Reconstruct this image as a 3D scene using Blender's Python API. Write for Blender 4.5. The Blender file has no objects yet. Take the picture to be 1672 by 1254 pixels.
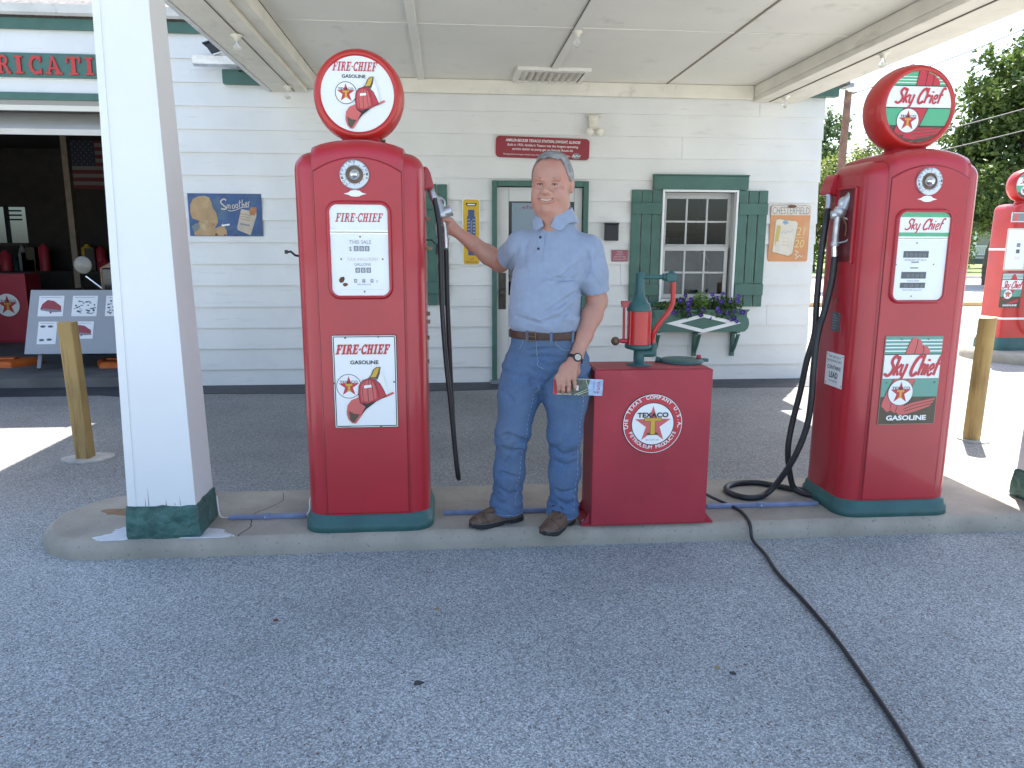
import bpy, bmesh, math, random
import numpy as np
from mathutils import Vector, Matrix, Euler
from mathutils.geometry import tessellate_polygon
random.seed(7)
D = bpy.data
S = bpy.context.scene
COL = S.collection
R = math.radians
PI = math.pi

# ------------------------------------------------------------------ camera
cam = D.objects.new('camera', D.cameras.new('camera')); COL.objects.link(cam)
S.camera = cam
cam.data.sensor_width = 36.0
cam.data.lens = 1200.0 / 1672.0 * 36.0
cam.data.clip_start = 0.05
cam.data.clip_end = 2000
_p, _y, _r = R(10.6), R(5.0), R(0.2)
_F = Vector((math.sin(_y) * math.cos(_p), math.cos(_y) * math.cos(_p), -math.sin(_p)))
_R0 = Vector((math.cos(_y), -math.sin(_y), 0)); _U0 = _R0.cross(_F)
_R1 = _R0 * math.cos(_r) + _U0 * math.sin(_r); _U1 = -_R0 * math.sin(_r) + _U0 * math.cos(_r)
mw = Matrix.Identity(4)
for i in range(3):
    mw[i][0] = _R1[i]; mw[i][1] = _U1[i]; mw[i][2] = -_F[i]
mw[2][3] = 1.47
cam.matrix_world = mw

# ------------------------------------------------------------------ sky and sun
world = D.worlds.new('World'); S.world = world; world.use_nodes = True
wn = world.node_tree
bg = wn.nodes['Background']
sky = wn.nodes.new('ShaderNodeTexSky'); sky.sky_type = 'NISHITA'
sky.sun_disc = False
SUNV = Vector((0.30, 0.44, 1.0)).normalized()
sky.sun_elevation = math.asin(SUNV.z); sky.sun_rotation = math.atan2(SUNV.x, SUNV.y)
sky.air_density = 1.0; sky.dust_density = 2.2; sky.ozone_density = 1.0
wn.links.new(sky.outputs[0], bg.inputs[0]); bg.inputs[1].default_value = 0.115
sl = D.lights.new('sun', 'SUN'); sl.energy = 4.6; sl.angle = R(0.5); sl.color = (1, 0.955, 0.88)
so = D.objects.new('sun', sl); COL.objects.link(so)
so.rotation_euler = (-SUNV).to_track_quat('-Z', 'Y').to_euler()
S.view_settings.view_transform = 'Standard'; S.view_settings.look = 'None'
S.view_settings.exposure = 1.92; S.view_settings.gamma = 1
S.view_settings.use_curve_mapping = False
S.cycles.max_bounces = 8; S.cycles.diffuse_bounces = 5; S.cycles.glossy_bounces = 4
S.cycles.transparent_max_bounces = 16; S.cycles.sample_clamp_indirect = 6

# ------------------------------------------------------------------ materials
MATS = {}
def mat(name, col, rough=.6, metal=0., n=None, bump=None, stain=None, spec=.5, coat=0., coords='Object', trans=0.):
    """n=(scale, amount) value noise; bump=(scale, strength, distance); stain=(scale, lo, hi, colour)"""
    if name in MATS: return MATS[name]
    m = D.materials.new(name); m.use_nodes = True; t = m.node_tree; N = t.nodes; L = t.links
    b = N['Principled BSDF']
    b.inputs['Roughness'].default_value = rough; b.inputs['Metallic'].default_value = metal
    b.inputs['Specular IOR Level'].default_value = spec
    b.inputs['Coat Weight'].default_value = coat; b.inputs['Coat Roughness'].default_value = .08
    if trans: b.inputs['Transmission Weight'].default_value = trans
    tc = N.new('ShaderNodeTexCoord')
    c = None
    rgb = N.new('ShaderNodeRGB'); rgb.outputs[0].default_value = (*col, 1); c = rgb.outputs[0]
    if n:
        nz = N.new('ShaderNodeTexNoise'); nz.inputs['Scale'].default_value = n[0]; nz.inputs['Detail'].default_value = 5
        L.new(tc.outputs[coords], nz.inputs['Vector'])
        mr = N.new('ShaderNodeMapRange'); mr.inputs[1].default_value = .3; mr.inputs[2].default_value = .7
        mr.inputs[3].default_value = 1 - n[1]; mr.inputs[4].default_value = 1 + n[1]
        L.new(nz.outputs[0], mr.inputs[0])
        vm = N.new('ShaderNodeVectorMath'); vm.operation = 'SCALE'
        L.new(c, vm.inputs[0]); L.new(mr.outputs[0], vm.inputs['Scale']); c = vm.outputs[0]
    for st in (stain or []):
        nz = N.new('ShaderNodeTexNoise'); nz.inputs['Scale'].default_value = st[0]; nz.inputs['Detail'].default_value = 6
        nz.inputs['Roughness'].default_value = .65
        mp = N.new('ShaderNodeMapping'); L.new(tc.outputs[coords], mp.inputs[0])
        mp.inputs['Location'].default_value = (st[0] * 1.7, 3.1, 7.7)
        if len(st) > 4: mp.inputs['Scale'].default_value = st[4]
        L.new(mp.outputs[0], nz.inputs['Vector'])
        mr = N.new('ShaderNodeMapRange'); mr.inputs[1].default_value = st[1]; mr.inputs[2].default_value = st[2]
        L.new(nz.outputs[0], mr.inputs[0])
        mx = N.new('ShaderNodeMix'); mx.data_type = 'RGBA'
        L.new(mr.outputs[0], mx.inputs['Factor']); L.new(c, mx.inputs['A']); mx.inputs['B'].default_value = (*st[3], 1)
        c = mx.outputs['Result']
    L.new(c, b.inputs['Base Color'])
    if bump:
        nz = N.new('ShaderNodeTexNoise'); nz.inputs['Scale'].default_value = bump[0]; nz.inputs['Detail'].default_value = 4
        L.new(tc.outputs[coords], nz.inputs['Vector'])
        bp = N.new('ShaderNodeBump'); bp.inputs['Strength'].default_value = bump[1]
        bp.inputs['Distance'].default_value = bump[2] if len(bump) > 2 else .01
        L.new(nz.outputs[0], bp.inputs['Height']); L.new(bp.outputs[0], b.inputs['Normal'])
    MATS[name] = m
    return m

def asphalt(name, lo, hi, scale=110, lane_shade=True, strength=.6):
    m = D.materials.new(name); m.use_nodes = True; t = m.node_tree; N = t.nodes; L = t.links
    b = N['Principled BSDF']; b.inputs['Roughness'].default_value = .85
    tc = N.new('ShaderNodeTexCoord')
    v = N.new('ShaderNodeTexVoronoi'); v.inputs['Scale'].default_value = scale
    wv = N.new('ShaderNodeTexNoise'); wv.inputs['Scale'].default_value = scale * .7
    L.new(tc.outputs['Object'], wv.inputs['Vector'])
    ad = N.new('ShaderNodeVectorMath'); ad.operation = 'MULTIPLY_ADD'
    L.new(wv.outputs['Color'], ad.inputs[0]); ad.inputs[1].default_value = (.012, .012, .012); L.new(tc.outputs['Object'], ad.inputs[2])
    L.new(ad.outputs[0], v.inputs['Vector'])
    sp = N.new('ShaderNodeSeparateColor'); L.new(v.outputs['Color'], sp.inputs[0])
    cr = N.new('ShaderNodeValToRGB'); L.new(sp.outputs[0], cr.inputs[0])
    e = cr.color_ramp.elements
    e[0].position = 0; e[0].color = (*lo, 1); e[1].position = 1; e[1].color = (*hi, 1)
    mid = cr.color_ramp.elements.new(.55); mid.color = tuple((lo[i] * .55 + hi[i] * .45) * (1, .985, .96)[i] for i in range(3)) + (1,)
    big = N.new('ShaderNodeTexNoise'); big.inputs['Scale'].default_value = .8; big.inputs['Detail'].default_value = 7; big.inputs['Roughness'].default_value = .6
    L.new(tc.outputs['Object'], big.inputs['Vector'])
    mr = N.new('ShaderNodeMapRange'); mr.inputs[1].default_value = .3; mr.inputs[2].default_value = .7
    mr.inputs[3].default_value = .80; mr.inputs[4].default_value = 1.2; L.new(big.outputs[0], mr.inputs[0])
    # dark gaps between the stones
    gp = N.new('ShaderNodeMapRange'); gp.inputs[1].default_value = .35; gp.inputs[2].default_value = .75
    gp.inputs[3].default_value = 1.08; gp.inputs[4].default_value = .68; L.new(v.outputs['Distance'], gp.inputs[0])
    mu = N.new('ShaderNodeMath'); mu.operation = 'MULTIPLY'; L.new(mr.outputs[0], mu.inputs[0]); L.new(gp.outputs[0], mu.inputs[1])
    vm = N.new('ShaderNodeVectorMath'); vm.operation = 'SCALE'; L.new(cr.outputs[0], vm.inputs[0]); L.new(mu.outputs[0], vm.inputs['Scale'])
    c = vm.outputs[0]
    if lane_shade:  # darker, warmer tint beyond the island: weaker sky light put into the colour
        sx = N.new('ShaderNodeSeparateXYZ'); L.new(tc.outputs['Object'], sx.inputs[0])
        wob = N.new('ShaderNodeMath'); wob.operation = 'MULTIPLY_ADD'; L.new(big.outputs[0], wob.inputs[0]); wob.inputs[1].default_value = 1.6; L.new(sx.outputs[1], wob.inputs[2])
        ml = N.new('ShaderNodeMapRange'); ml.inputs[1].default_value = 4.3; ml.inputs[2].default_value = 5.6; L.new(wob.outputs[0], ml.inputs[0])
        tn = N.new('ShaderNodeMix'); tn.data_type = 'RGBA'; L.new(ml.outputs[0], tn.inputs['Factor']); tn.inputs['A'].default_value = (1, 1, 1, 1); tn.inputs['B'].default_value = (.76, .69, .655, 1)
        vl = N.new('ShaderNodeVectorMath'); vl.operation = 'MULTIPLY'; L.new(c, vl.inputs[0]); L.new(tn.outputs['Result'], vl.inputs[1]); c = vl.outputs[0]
    # sparse rusty chips
    ch = N.new('ShaderNodeMath'); ch.operation = 'GREATER_THAN'; ch.inputs[1].default_value = .972; L.new(sp.outputs[1], ch.inputs[0])
    mx = N.new('ShaderNodeMix'); mx.data_type = 'RGBA'; L.new(ch.outputs[0], mx.inputs['Factor']); L.new(c, mx.inputs['A']); mx.inputs['B'].default_value = (.14, .085, .06, 1)
    L.new(mx.outputs['Result'], b.inputs['Base Color'])
    bp = N.new('ShaderNodeBump'); bp.inputs['Strength'].default_value = strength; bp.inputs['Distance'].default_value = .006
    iv = N.new('ShaderNodeMath'); iv.operation = 'SUBTRACT'; iv.inputs[0].default_value = 1
    L.new(v.outputs['Distance'], iv.inputs[1]); L.new(iv.outputs[0], bp.inputs['Height']); L.new(bp.outputs[0], b.inputs['Normal'])
    MATS[name] = m
    return m

def glass_mat(name, tint=(.9, .95, 1), rough=.02, fac=.006):
    m = D.materials.new(name); m.use_nodes = True; t = m.node_tree; N = t.nodes; L = t.links
    N.remove(N['Principled BSDF'])
    o = [x for x in N if x.type == 'OUTPUT_MATERIAL'][0]
    tr = N.new('ShaderNodeBsdfTransparent'); tr.inputs[0].default_value = (*tint, 1)
    gl = N.new('ShaderNodeBsdfGlossy'); gl.inputs['Roughness'].default_value = rough
    fr = N.new('ShaderNodeFresnel'); fr.inputs[0].default_value = 1.5
    ad = N.new('ShaderNodeMath'); ad.operation = 'MULTIPLY_ADD'; ad.inputs[1].default_value = .6; ad.inputs[2].default_value = fac; L.new(fr.outputs[0], ad.inputs[0])
    mx = N.new('ShaderNodeMixShader'); L.new(ad.outputs[0], mx.inputs[0]); L.new(tr.outputs[0], mx.inputs[1]); L.new(gl.outputs[0], mx.inputs[2])
    L.new(mx.outputs[0], o.inputs[0]); MATS[name] = m
    return m

def leaf_mat(name, c1, c2, tr=.35, sc=1.5):
    m = D.materials.new(name); m.use_nodes = True; t = m.node_tree; N = t.nodes; L = t.links
    b = N['Principled BSDF']; b.inputs['Roughness'].default_value = .5
    o = [x for x in N if x.type == 'OUTPUT_MATERIAL'][0]
    tc = N.new('ShaderNodeTexCoord'); nz = N.new('ShaderNodeTexNoise'); nz.inputs['Scale'].default_value = sc; nz.inputs['Detail'].default_value = 8
    L.new(tc.outputs['Object'], nz.inputs['Vector'])
    cr = N.new('ShaderNodeValToRGB'); L.new(nz.outputs[0], cr.inputs[0])
    cr.color_ramp.elements[0].position = .35; cr.color_ramp.elements[0].color = (*c1, 1)
    cr.color_ramp.elements[1].position = .65; cr.color_ramp.elements[1].color = (*c2, 1)
    L.new(cr.outputs[0], b.inputs['Base Color'])
    ts = N.new('ShaderNodeBsdfTranslucent'); L.new(cr.outputs[0], ts.inputs[0])
    mx = N.new('ShaderNodeMixShader'); mx.inputs[0].default_value = tr
    L.new(b.outputs[0], mx.inputs[1]); L.new(ts.outputs[0], mx.inputs[2]); L.new(mx.outputs[0], o.inputs[0])
    MATS[name] = m
    return m

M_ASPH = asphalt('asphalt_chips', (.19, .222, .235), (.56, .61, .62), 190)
M_SEAL = mat('black_sealer', (.035, .037, .045), .55, n=(9, .25), bump=(60, .5, .006))
M_CONC = mat('island_concrete', (.34, .31, .255), .85, n=(3.2, .22), bump=(140, .45, .004),
             stain=[(55, .60, .70, (.17, .165, .155)), (2.0, .60, .80, (.20, .17, .13))])
M_SIDE = mat('white_siding_paint', (.745, .735, .70), .5, n=(2.2, .05), bump=(30, .2, .005),
             stain=[(5, .60, .78, (.60, .575, .52), (.5, 1, 5)), (26, .69, .78, (.40, .38, .34)), (90, .76, .80, (.25, .22, .18))])
M_SOFF = mat('soffit_paint', (.77, .74, .665), .6, n=(1.1, .05), bump=(30, .15, .004), stain=[(3, .60, .80, (.57, .54, .47)), (38, .73, .79, (.30, .27, .22))])
M_BEAM = mat('beam_paint', (.75, .705, .60), .6, n=(3, .08), bump=(25, .3, .006), stain=[(5, .55, .75, (.52, .48, .40), (1, .35, 1)), (42, .69, .76, (.22, .19, .15))])
M_POST = mat('post_paint', (.76, .765, .765), .38, n=(2, .03), bump=(25, .15, .004), stain=[(8, .72, .82, (.60, .59, .57), (2, 2, .5))])
M_GRN = mat('green_paint', (.055, .135, .105), .5, n=(6, .12), bump=(60, .15, .003))
M_GRN2 = mat('green_sign_paint', (.06, .15, .12), .5, n=(6, .08))
M_BASEG = mat('green_masonry_paint', (.04, .115, .10), .5, n=(14, .35), bump=(16, .9, .03))
M_GALV = mat('galvanised', (.55, .57, .60), .35, .85, n=(20, .12))
M_RED = mat('pump_red', (.42, .015, .027), .34, n=(2.5, .10), coat=.35, bump=(7, .05, .01), stain=[(60, .76, .80, (.20, .02, .02))])
M_RED2 = mat('bright_red', (.50, .022, .018), .35, n=(5, .08), coat=.25)
M_REDM = mat('cabinet_red', (.37, .024, .042), .48, n=(3.5, .12), bump=(40, .08, .003), stain=[(5, .60, .80, (.43, .05, .065))])
M_PGRN = mat('pump_green', (.030, .105, .100), .45, n=(8, .15), bump=(30, .2, .004), stain=[(45, .72, .78, (.10, .12, .11))])
M_TIN = mat('enamel_white', (.80, .82, .82), .25, n=(6, .03), stain=[(12, .74, .78, (.30, .18, .10))])
M_WHT = mat('print_white', (.82, .82, .81), .35)
M_BLK = mat('print_black', (.018, .018, .022), .45)
M_PRED = mat('print_red', (.52, .035, .05), .4)
M_PRED2 = mat('print_pinkred', (.60, .12, .11), .4)
M_PGR = mat('print_green', (.10, .42, .22), .4)
M_PGR2 = mat('print_dullgreen', (.13, .33, .26), .4)
M_PBRN = mat('print_brown', (.085, .065, .04), .45)
M_PYEL = mat('print_yellow', (.62, .38, .04), .4)
M_PBLU = mat('print_blue', (.045, .085, .22), .4)
M_GREY = mat('print_grey', (.22, .23, .24), .4)
M_CHR = mat('chrome', (.75, .76, .78), .18, 1.0)
M_ALU = mat('cast_aluminium', (.52, .53, .55), .38, .7, n=(30, .25), bump=(60, .2, .002))
M_RUB = mat('black_rubber', (.022, .023, .027), .42, n=(12, .2))
M_BRASS = mat('worn_brass', (.20, .13, .08), .5, .6, n=(30, .3))
M_RUST = mat('rust', (.16, .07, .035), .8, n=(30, .4))
M_WOOD = mat('treated_timber', (.36, .235, .085), .7, n=(3, .22), bump=(40, .3, .004), stain=[(4, .52, .70, (.14, .085, .035), (5, 5, .35)), (22, .70, .76, (.10, .055, .03))])
M_WOODC = mat('footing_concrete', (.42, .41, .37), .9, n=(12, .15), bump=(60, .3, .004))
M_PIPE = mat('conduit_paint', (.17, .22, .36), .5, n=(14, .2), bump=(60, .2, .002))
M_GLS = glass_mat('window_glass')
M_FROST = mat('old_white_glass', (.80, .81, .80), .15)
M_DARK = mat('dark_void', (.012, .012, .014), .8)

# ------------------------------------------------------------------ builders
ORG = {}
def tag(o, label=None, cat=None, group=None, kind=None):
    if label: o['label'] = label
    if cat: o['category'] = cat
    if group: o['group'] = group
    if kind: o['kind'] = kind
    return o
def thing(name, label, cat, loc=(0, 0, 0), group=None):
    o = D.objects.new(name, None); COL.objects.link(o); o.location = loc; o.empty_display_size = .1
    ORG[o.name] = Vector(loc)
    return tag(o, label, cat, group)
def rel(parent):
    return ORG.get(parent.name, Vector((0, 0, 0))) if parent else Vector((0, 0, 0))

def catmull(pts, n=6, closed=False):
    P = [Vector(p) for p in pts]; out = []
    N_ = len(P); rng = range(N_ if closed else N_ - 1)
    for i in rng:
        if closed: a, b, c, d = P[(i - 1) % N_], P[i], P[(i + 1) % N_], P[(i + 2) % N_]
        else: a, b, c, d = P[max(i - 1, 0)], P[i], P[i + 1], P[min(i + 2, N_ - 1)]
        for k in range(n):
            t = k / n
            out.append(0.5 * ((2 * b) + (c - a) * t + (2 * a - 5 * b + 4 * c - d) * t * t + (3 * b - a - 3 * c + d) * t ** 3))
    if not closed: out.append(P[-1].copy())
    return out

class MB:
    def __init__(s): s.v = []; s.f = []; s.m = []; s.sm = []; s.mats = []
    def mi(s, m):
        if m not in s.mats: s.mats.append(m)
        return s.mats.index(m)
    def add(s, vs, fs, m, smooth=False):
        o = len(s.v); k = s.mi(m)
        s.v.extend([tuple(v) for v in vs])
        for f in fs:
            s.f.append(tuple(i + o for i in f)); s.m.append(k); s.sm.append(smooth)
        return s
    def box(s, x0, x1, y0, y1, z0, z1, m, M4=None, bev=0.):
        if bev:
            bm = bmesh.new(); bmesh.ops.create_cube(bm, size=1)
            for v in bm.verts: v.co = Vector(((x0 + x1) / 2 + v.co.x * (x1 - x0), (y0 + y1) / 2 + v.co.y * (y1 - y0), (z0 + z1) / 2 + v.co.z * (z1 - z0)))
            bmesh.ops.bevel(bm, geom=bm.edges[:], offset=bev, segments=2, affect='EDGES', profile=.6)
            bm.verts.ensure_lookup_table()
            vs = [v.co.copy() for v in bm.verts]; fs = [[v.index for v in f.verts] for f in bm.faces]; bm.free()
        else:
            vs = [Vector((x, y, z)) for x in (x0, x1) for y in (y0, y1) for z in (z0, z1)]
            fs = [(0, 1, 3, 2), (4, 6, 7, 5), (0, 4, 5, 1), (2, 3, 7, 6), (0, 2, 6, 4), (1, 5, 7, 3)]
        if M4 is not None: vs = [M4 @ v for v in vs]
        return s.add(vs, fs, m)
    def prism(s, pts, axis, a, b, m, M4=None):
        """polygon pts (2D) extruded along axis from a to b.  axis 'y': pts are (x,z); 'x': (y,z); 'z': (x,y)"""
        def mk(p, t):
            return Vector({'y': (p[0], t, p[1]), 'x': (t, p[0], p[1]), 'z': (p[0], p[1], t)}[axis])
        n = len(pts); vs = [mk(p, a) for p in pts] + [mk(p, b) for p in pts]
        tr = tessellate_polygon([[Vector((p[0], p[1], 0)) for p in pts]])
        fs = [tuple(t) for t in tr] + [tuple(i + n for i in reversed(t)) for t in tr]
        fs += [(i, (i + 1) % n, (i + 1) % n + n, i + n) for i in range(n)]
        if M4 is not None: vs = [M4 @ v for v in vs]
        return s.add(vs, fs, m)
    def loft(s, rings, m, cap=True, smooth=True):
        n = len(rings[0]); vs = [p for r in rings for p in r]; fs = []
        for j in range(len(rings) - 1):
            for i in range(n):
                a = j * n + i; b = j * n + (i + 1) % n
                fs.append((a, b, b + n, a + n))
        s.add(vs, fs, m, smooth)
        if cap:
            s.add(rings[0], [tuple(reversed(range(n)))], m); s.add(rings[-1], [tuple(range(n))], m)
        return s
    def tube(s, path, r, m, seg=10, cap=True):
        P = [Vector(p) for p in path]; rs = r if hasattr(r, '__len__') else [r] * len(P); rings = []
        up = Vector((0, 0, 1))
        t0 = (P[1] - P[0]).normalized()
        if abs(t0.dot(up)) > .95: up = Vector((0, 1, 0))
        u = t0.cross(up).normalized()
        for i, p in enumerate(P):
            t = (P[min(i + 1, len(P) - 1)] - P[max(i - 1, 0)])
            t = t.normalized() if t.length > 1e-9 else t0
            u = (u - t * u.dot(t)).normalized(); w = t.cross(u)
            rings.append([p + (u * math.cos(2 * PI * k / seg) + w * math.sin(2 * PI * k / seg)) * rs[i] for k in range(seg)])
        return s.loft(rings, m, cap)
    def lathe(s, prof, c, axis, m, seg=32, cap=True, smooth=True):
        """prof [(radius, height)] about axis through c"""
        A = {'x': Vector((1, 0, 0)), 'y': Vector((0, 1, 0)), 'z': Vector((0, 0, 1))}[axis] if isinstance(axis, str) else Vector(axis).normalized()
        u = A.orthogonal().normalized(); w = A.cross(u); c = Vector(c)
        rings = [[c + A * h + (u * math.cos(2 * PI * k / seg) + w * math.sin(2 * PI * k / seg)) * max(r, 1e-4) for k in range(seg)] for r, h in prof]
        return s.loft(rings, m, cap, smooth)
    def ball(s, c, r, m, sc=(1, 1, 1), seg=14, rot=None):
        prof = [(math.sin(PI * k / 10), -math.cos(PI * k / 10)) for k in range(11)]
        q = Euler(rot).to_matrix() if rot else Matrix.Identity(3)
        rings = [[Vector(c) + q @ Vector((max(a, .01) * math.cos(2 * PI * k / seg) * r * sc[0], max(a, .01) * math.sin(2 * PI * k / seg) * r * sc[1], h * r * sc[2])) for k in range(seg)] for a, h in prof]
        return s.loft(rings, m)
    def build(s, name, parent=None, bevel=0, kind=None, fixn=True, wn=False):
        me = D.meshes.new(name); o0 = rel(parent)
        me.from_pydata([tuple(Vector(v) - o0) for v in s.v], [], s.f)
        for m in s.mats: me.materials.append(m)
        me.polygons.foreach_set('material_index', s.m); me.polygons.foreach_set('use_smooth', s.sm)
        if fixn:
            bm = bmesh.new(); bm.from_mesh(me); bmesh.ops.recalc_face_normals(bm, faces=bm.faces[:]); bm.to_mesh(me); bm.free()
        me.update()
        o = D.objects.new(name, me); COL.objects.link(o)
        if parent:
            o.parent = parent; ORG[o.name] = rel(parent)
        if bevel:
            md = o.modifiers.new('bevel', 'BEVEL'); md.width = bevel; md.segments = 2; md.limit_method = 'ANGLE'; md.angle_limit = R(40)
            md.harden_normals = False
        if kind: o['kind'] = kind
        return o

def copy_tree(o, off, label=None, parent=None, rot=None):
    c = o.copy(); COL.objects.link(c)
    if parent: c.parent = parent; c.matrix_parent_inverse = Matrix.Identity(4)
    else: c.location = o.location + Vector(off)
    if rot is not None: c.rotation_euler = rot
    if label: c['label'] = label
    for ch in [x for x in D.objects if x.parent == o]: copy_tree(ch, (0, 0, 0), None, c)
    return c

# 2-D lettering helpers --------------------------------------------------------
_tc = {}
def text2d(txt, size=1., bold=0., spacing=1.):
    """triangles of the built-in font: (verts, faces), width, baseline 0, capital height = size"""
    key = (txt, bold, spacing)
    if key not in _tc:
        cu = D.curves.new('t', 'FONT'); cu.body = txt; cu.size = 1; cu.offset = bold; cu.space_character = spacing; cu.resolution_u = 3
        ob = D.objects.new('t', cu); COL.objects.link(ob); bpy.context.view_layer.update()
        me = D.meshes.new_from_object(ob.evaluated_get(bpy.context.evaluated_depsgraph_get()))
        vs = [(v.co.x, v.co.y) for v in me.vertices]; fs = [tuple(p.vertices) for p in me.polygons]
        D.objects.remove(ob); D.curves.remove(cu); D.meshes.remove(me)
        _tc[key] = (vs, fs)
    vs, fs = _tc[key]
    k = size / .70
    return [(x * k, y * k) for x, y in vs], fs

def arcpts(cx, cy, rx, ry, a0, a1, n=12):
    return [(cx + rx * math.cos(R(a0 + (a1 - a0) * i / n)), cy + ry * math.sin(R(a0 + (a1 - a0) * i / n))) for i in range(n + 1)]
def stroke_poly(pts, w, w2=None):
    P = [Vector(p) for p in pts]; n = len(P); l = []; r = []
    for i in range(n):
        t = (P[min(i + 1, n - 1)] - P[max(i - 1, 0)])
        t = t.normalized() if t.length > 1e-9 else Vector((1, 0)); nn = Vector((-t.y, t.x))
        ww = w if w2 is None else w + (w2 - w) * i / (n - 1)
        l.append(P[i] + nn * ww / 2); r.append(P[i] - nn * ww / 2)
    return [tuple(p) for p in l + r[::-1]]

# slab letters: list of polygons in a unit-high box, with advance
def slab(ch):
    rc = lambda x0, y0, x1, y1: [(x0, y0), (x1, y0), (x1, y1), (x0, y1)]
    t = .11
    if ch == 'F': return [rc(.12, 0, .34, 1), rc(0, 0, .46, t), rc(0, 1 - t, .72, 1), rc(.62, .68, .72, 1 - t), rc(.34, .46, .56, .57), rc(.5, .38, .57, .65)], .80
    if ch == 'E': return [rc(.12, 0, .34, 1), rc(0, 0, .72, t), rc(0, 1 - t, .72, 1), rc(.62, .70, .72, 1 - t), rc(.62, t, .72, .30), rc(.34, .46, .54, .57), rc(.49, .38, .56, .65)], .82
    if ch == 'I': return [rc(.12, 0, .34, 1), rc(0, 0, .46, t), rc(0, 1 - t, .46, 1)], .54
    if ch == 'H': return [rc(.10, 0, .30, 1), rc(.52, 0, .72, 1), rc(0, 0, .38, t), rc(.44, 0, .82, t), rc(0, 1 - t, .38, 1), rc(.44, 1 - t, .82, 1), rc(.3, .45, .52, .57)], .90
    if ch == 'R': return [rc(.10, 0, .31, 1), rc(0, 0, .40, t), rc(0, 1 - t, .42, 1), stroke_poly([(.31, .955)] + arcpts(.42, .74, .18, .215, 90, -90, 8) + [(.31, .525)], .13), stroke_poly([(.42, .52), (.58, .30), (.66, .05), (.80, .05)], .15)], .84
    if ch == 'C': return [stroke_poly(arcpts(.40, .5, .31, .44, 50, 310, 16), .17), rc(.60, .66, .70, 1), rc(.60, 0, .70, .30)], .78
    if ch == 'A': return [[(.10, .05), (.38, 1), (.48, 1), (.24, .05)], [(.38, 1), (.50, 1), (.84, .05), (.62, .05)], rc(0, 0, .34, t), rc(.52, 0, .94, t), rc(.24, .28, .66, .38)], 1.0
    if ch == 'T': return [rc(.29, 0, .51, 1), rc(.16, 0, .64, t), rc(0, 1 - t, .80, 1), rc(0, .66, .10, 1 - t), rc(.70, .66, .80, 1 - t)], .88
    if ch == 'L': return [rc(.12, 0, .34, 1), rc(0, 0, .72, t), rc(0, 1 - t, .46, 1), rc(.62, t, .72, .34)], .80
    if ch == 'B': return [rc(.10, 0, .31, 1), rc(0, 0, .4, t), rc(0, 1 - t, .4, 1), stroke_poly([(.31, .955)] + arcpts(.44, .75, .16, .205, 90, -90, 8) + [(.31, .545)], .12), stroke_poly([(.31, .50)] + arcpts(.46, .275, .20, .225, 90, -90, 8) + [(.31, .05)], .12)], .78
    if ch == 'U': return [stroke_poly([(.20, .95), (.20, .35)] + arcpts(.41, .30, .21, .25, 180, 360, 8) + [(.62, .95)], .17), rc(0, 1 - t, .38, 1), rc(.46, 1 - t, .82, 1)], .90
    if ch == 'O': return [stroke_poly(arcpts(.42, .5, .33, .44, 0, 360, 24), .17)], .9
    if ch == 'N': return [rc(.10, 0, .26, 1), rc(.58, 0, .74, 1), [(.10, 1), (.30, 1), (.74, 0), (.56, 0)], rc(0, 0, .36, t), rc(.48, 1 - t, .84, 1)], .92
    if ch == '-': return [rc(.02, .42, .26, .56)], .34
    return [], .35

SCRIPT = {  # casual brush italics, unit capital height
 'S': ([([(.56, .86), (.46, .98), (.28, .99), (.16, .84), (.20, .66), (.40, .48), (.46, .30), (.38, .10), (.20, .0), (.0, .04), (-.08, .13)], .13)], .56),
 'k': ([([(.06, 1.0), (.06, .5), (.06, 0)], .12), ([(.40, .60), (.24, .42), (.08, .32)], .10), ([(.12, .34), (.26, .18), (.40, .0)], .12)], .44),
 'y': ([([(.04, .58), (.05, .25), (.12, .06), (.24, .04), (.36, .16)], .11), ([(.38, .60), (.36, .2), (.30, -.15), (.20, -.34)], .12)], .50),
 'C': ([([(.60, .74), (.58, .90), (.46, 1.0), (.28, .94), (.12, .70), (.04, .40), (.08, .12), (.22, .0), (.40, .04), (.54, .16)], .14)], .60),
 'h': ([([(.06, 1.06), (.06, .5), (.06, 0)], .12), ([(.08, .34), (.20, .54), (.31, .56), (.35, .44), (.34, .0)], .11)], .46),
 'i': ([([(.06, .58), (.06, .3), (.06, 0)], .12), ([(.05, .74), (.05, .84)], .13)], .20),
 'e': ([([(.06, .26), (.22, .30), (.34, .40), (.30, .56), (.16, .56), (.05, .38), (.05, .14), (.16, .0), (.30, .04), (.38, .14)], .10)], .42),
 'f': ([([(.42, .94), (.34, 1.06), (.20, 1.0), (.14, .80), (.12, .4), (.12, 0)], .12), ([(-.02, .56), (.12, .57), (.36, .62)], .10)], .40),
 ' ': ([], .26)}

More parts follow.
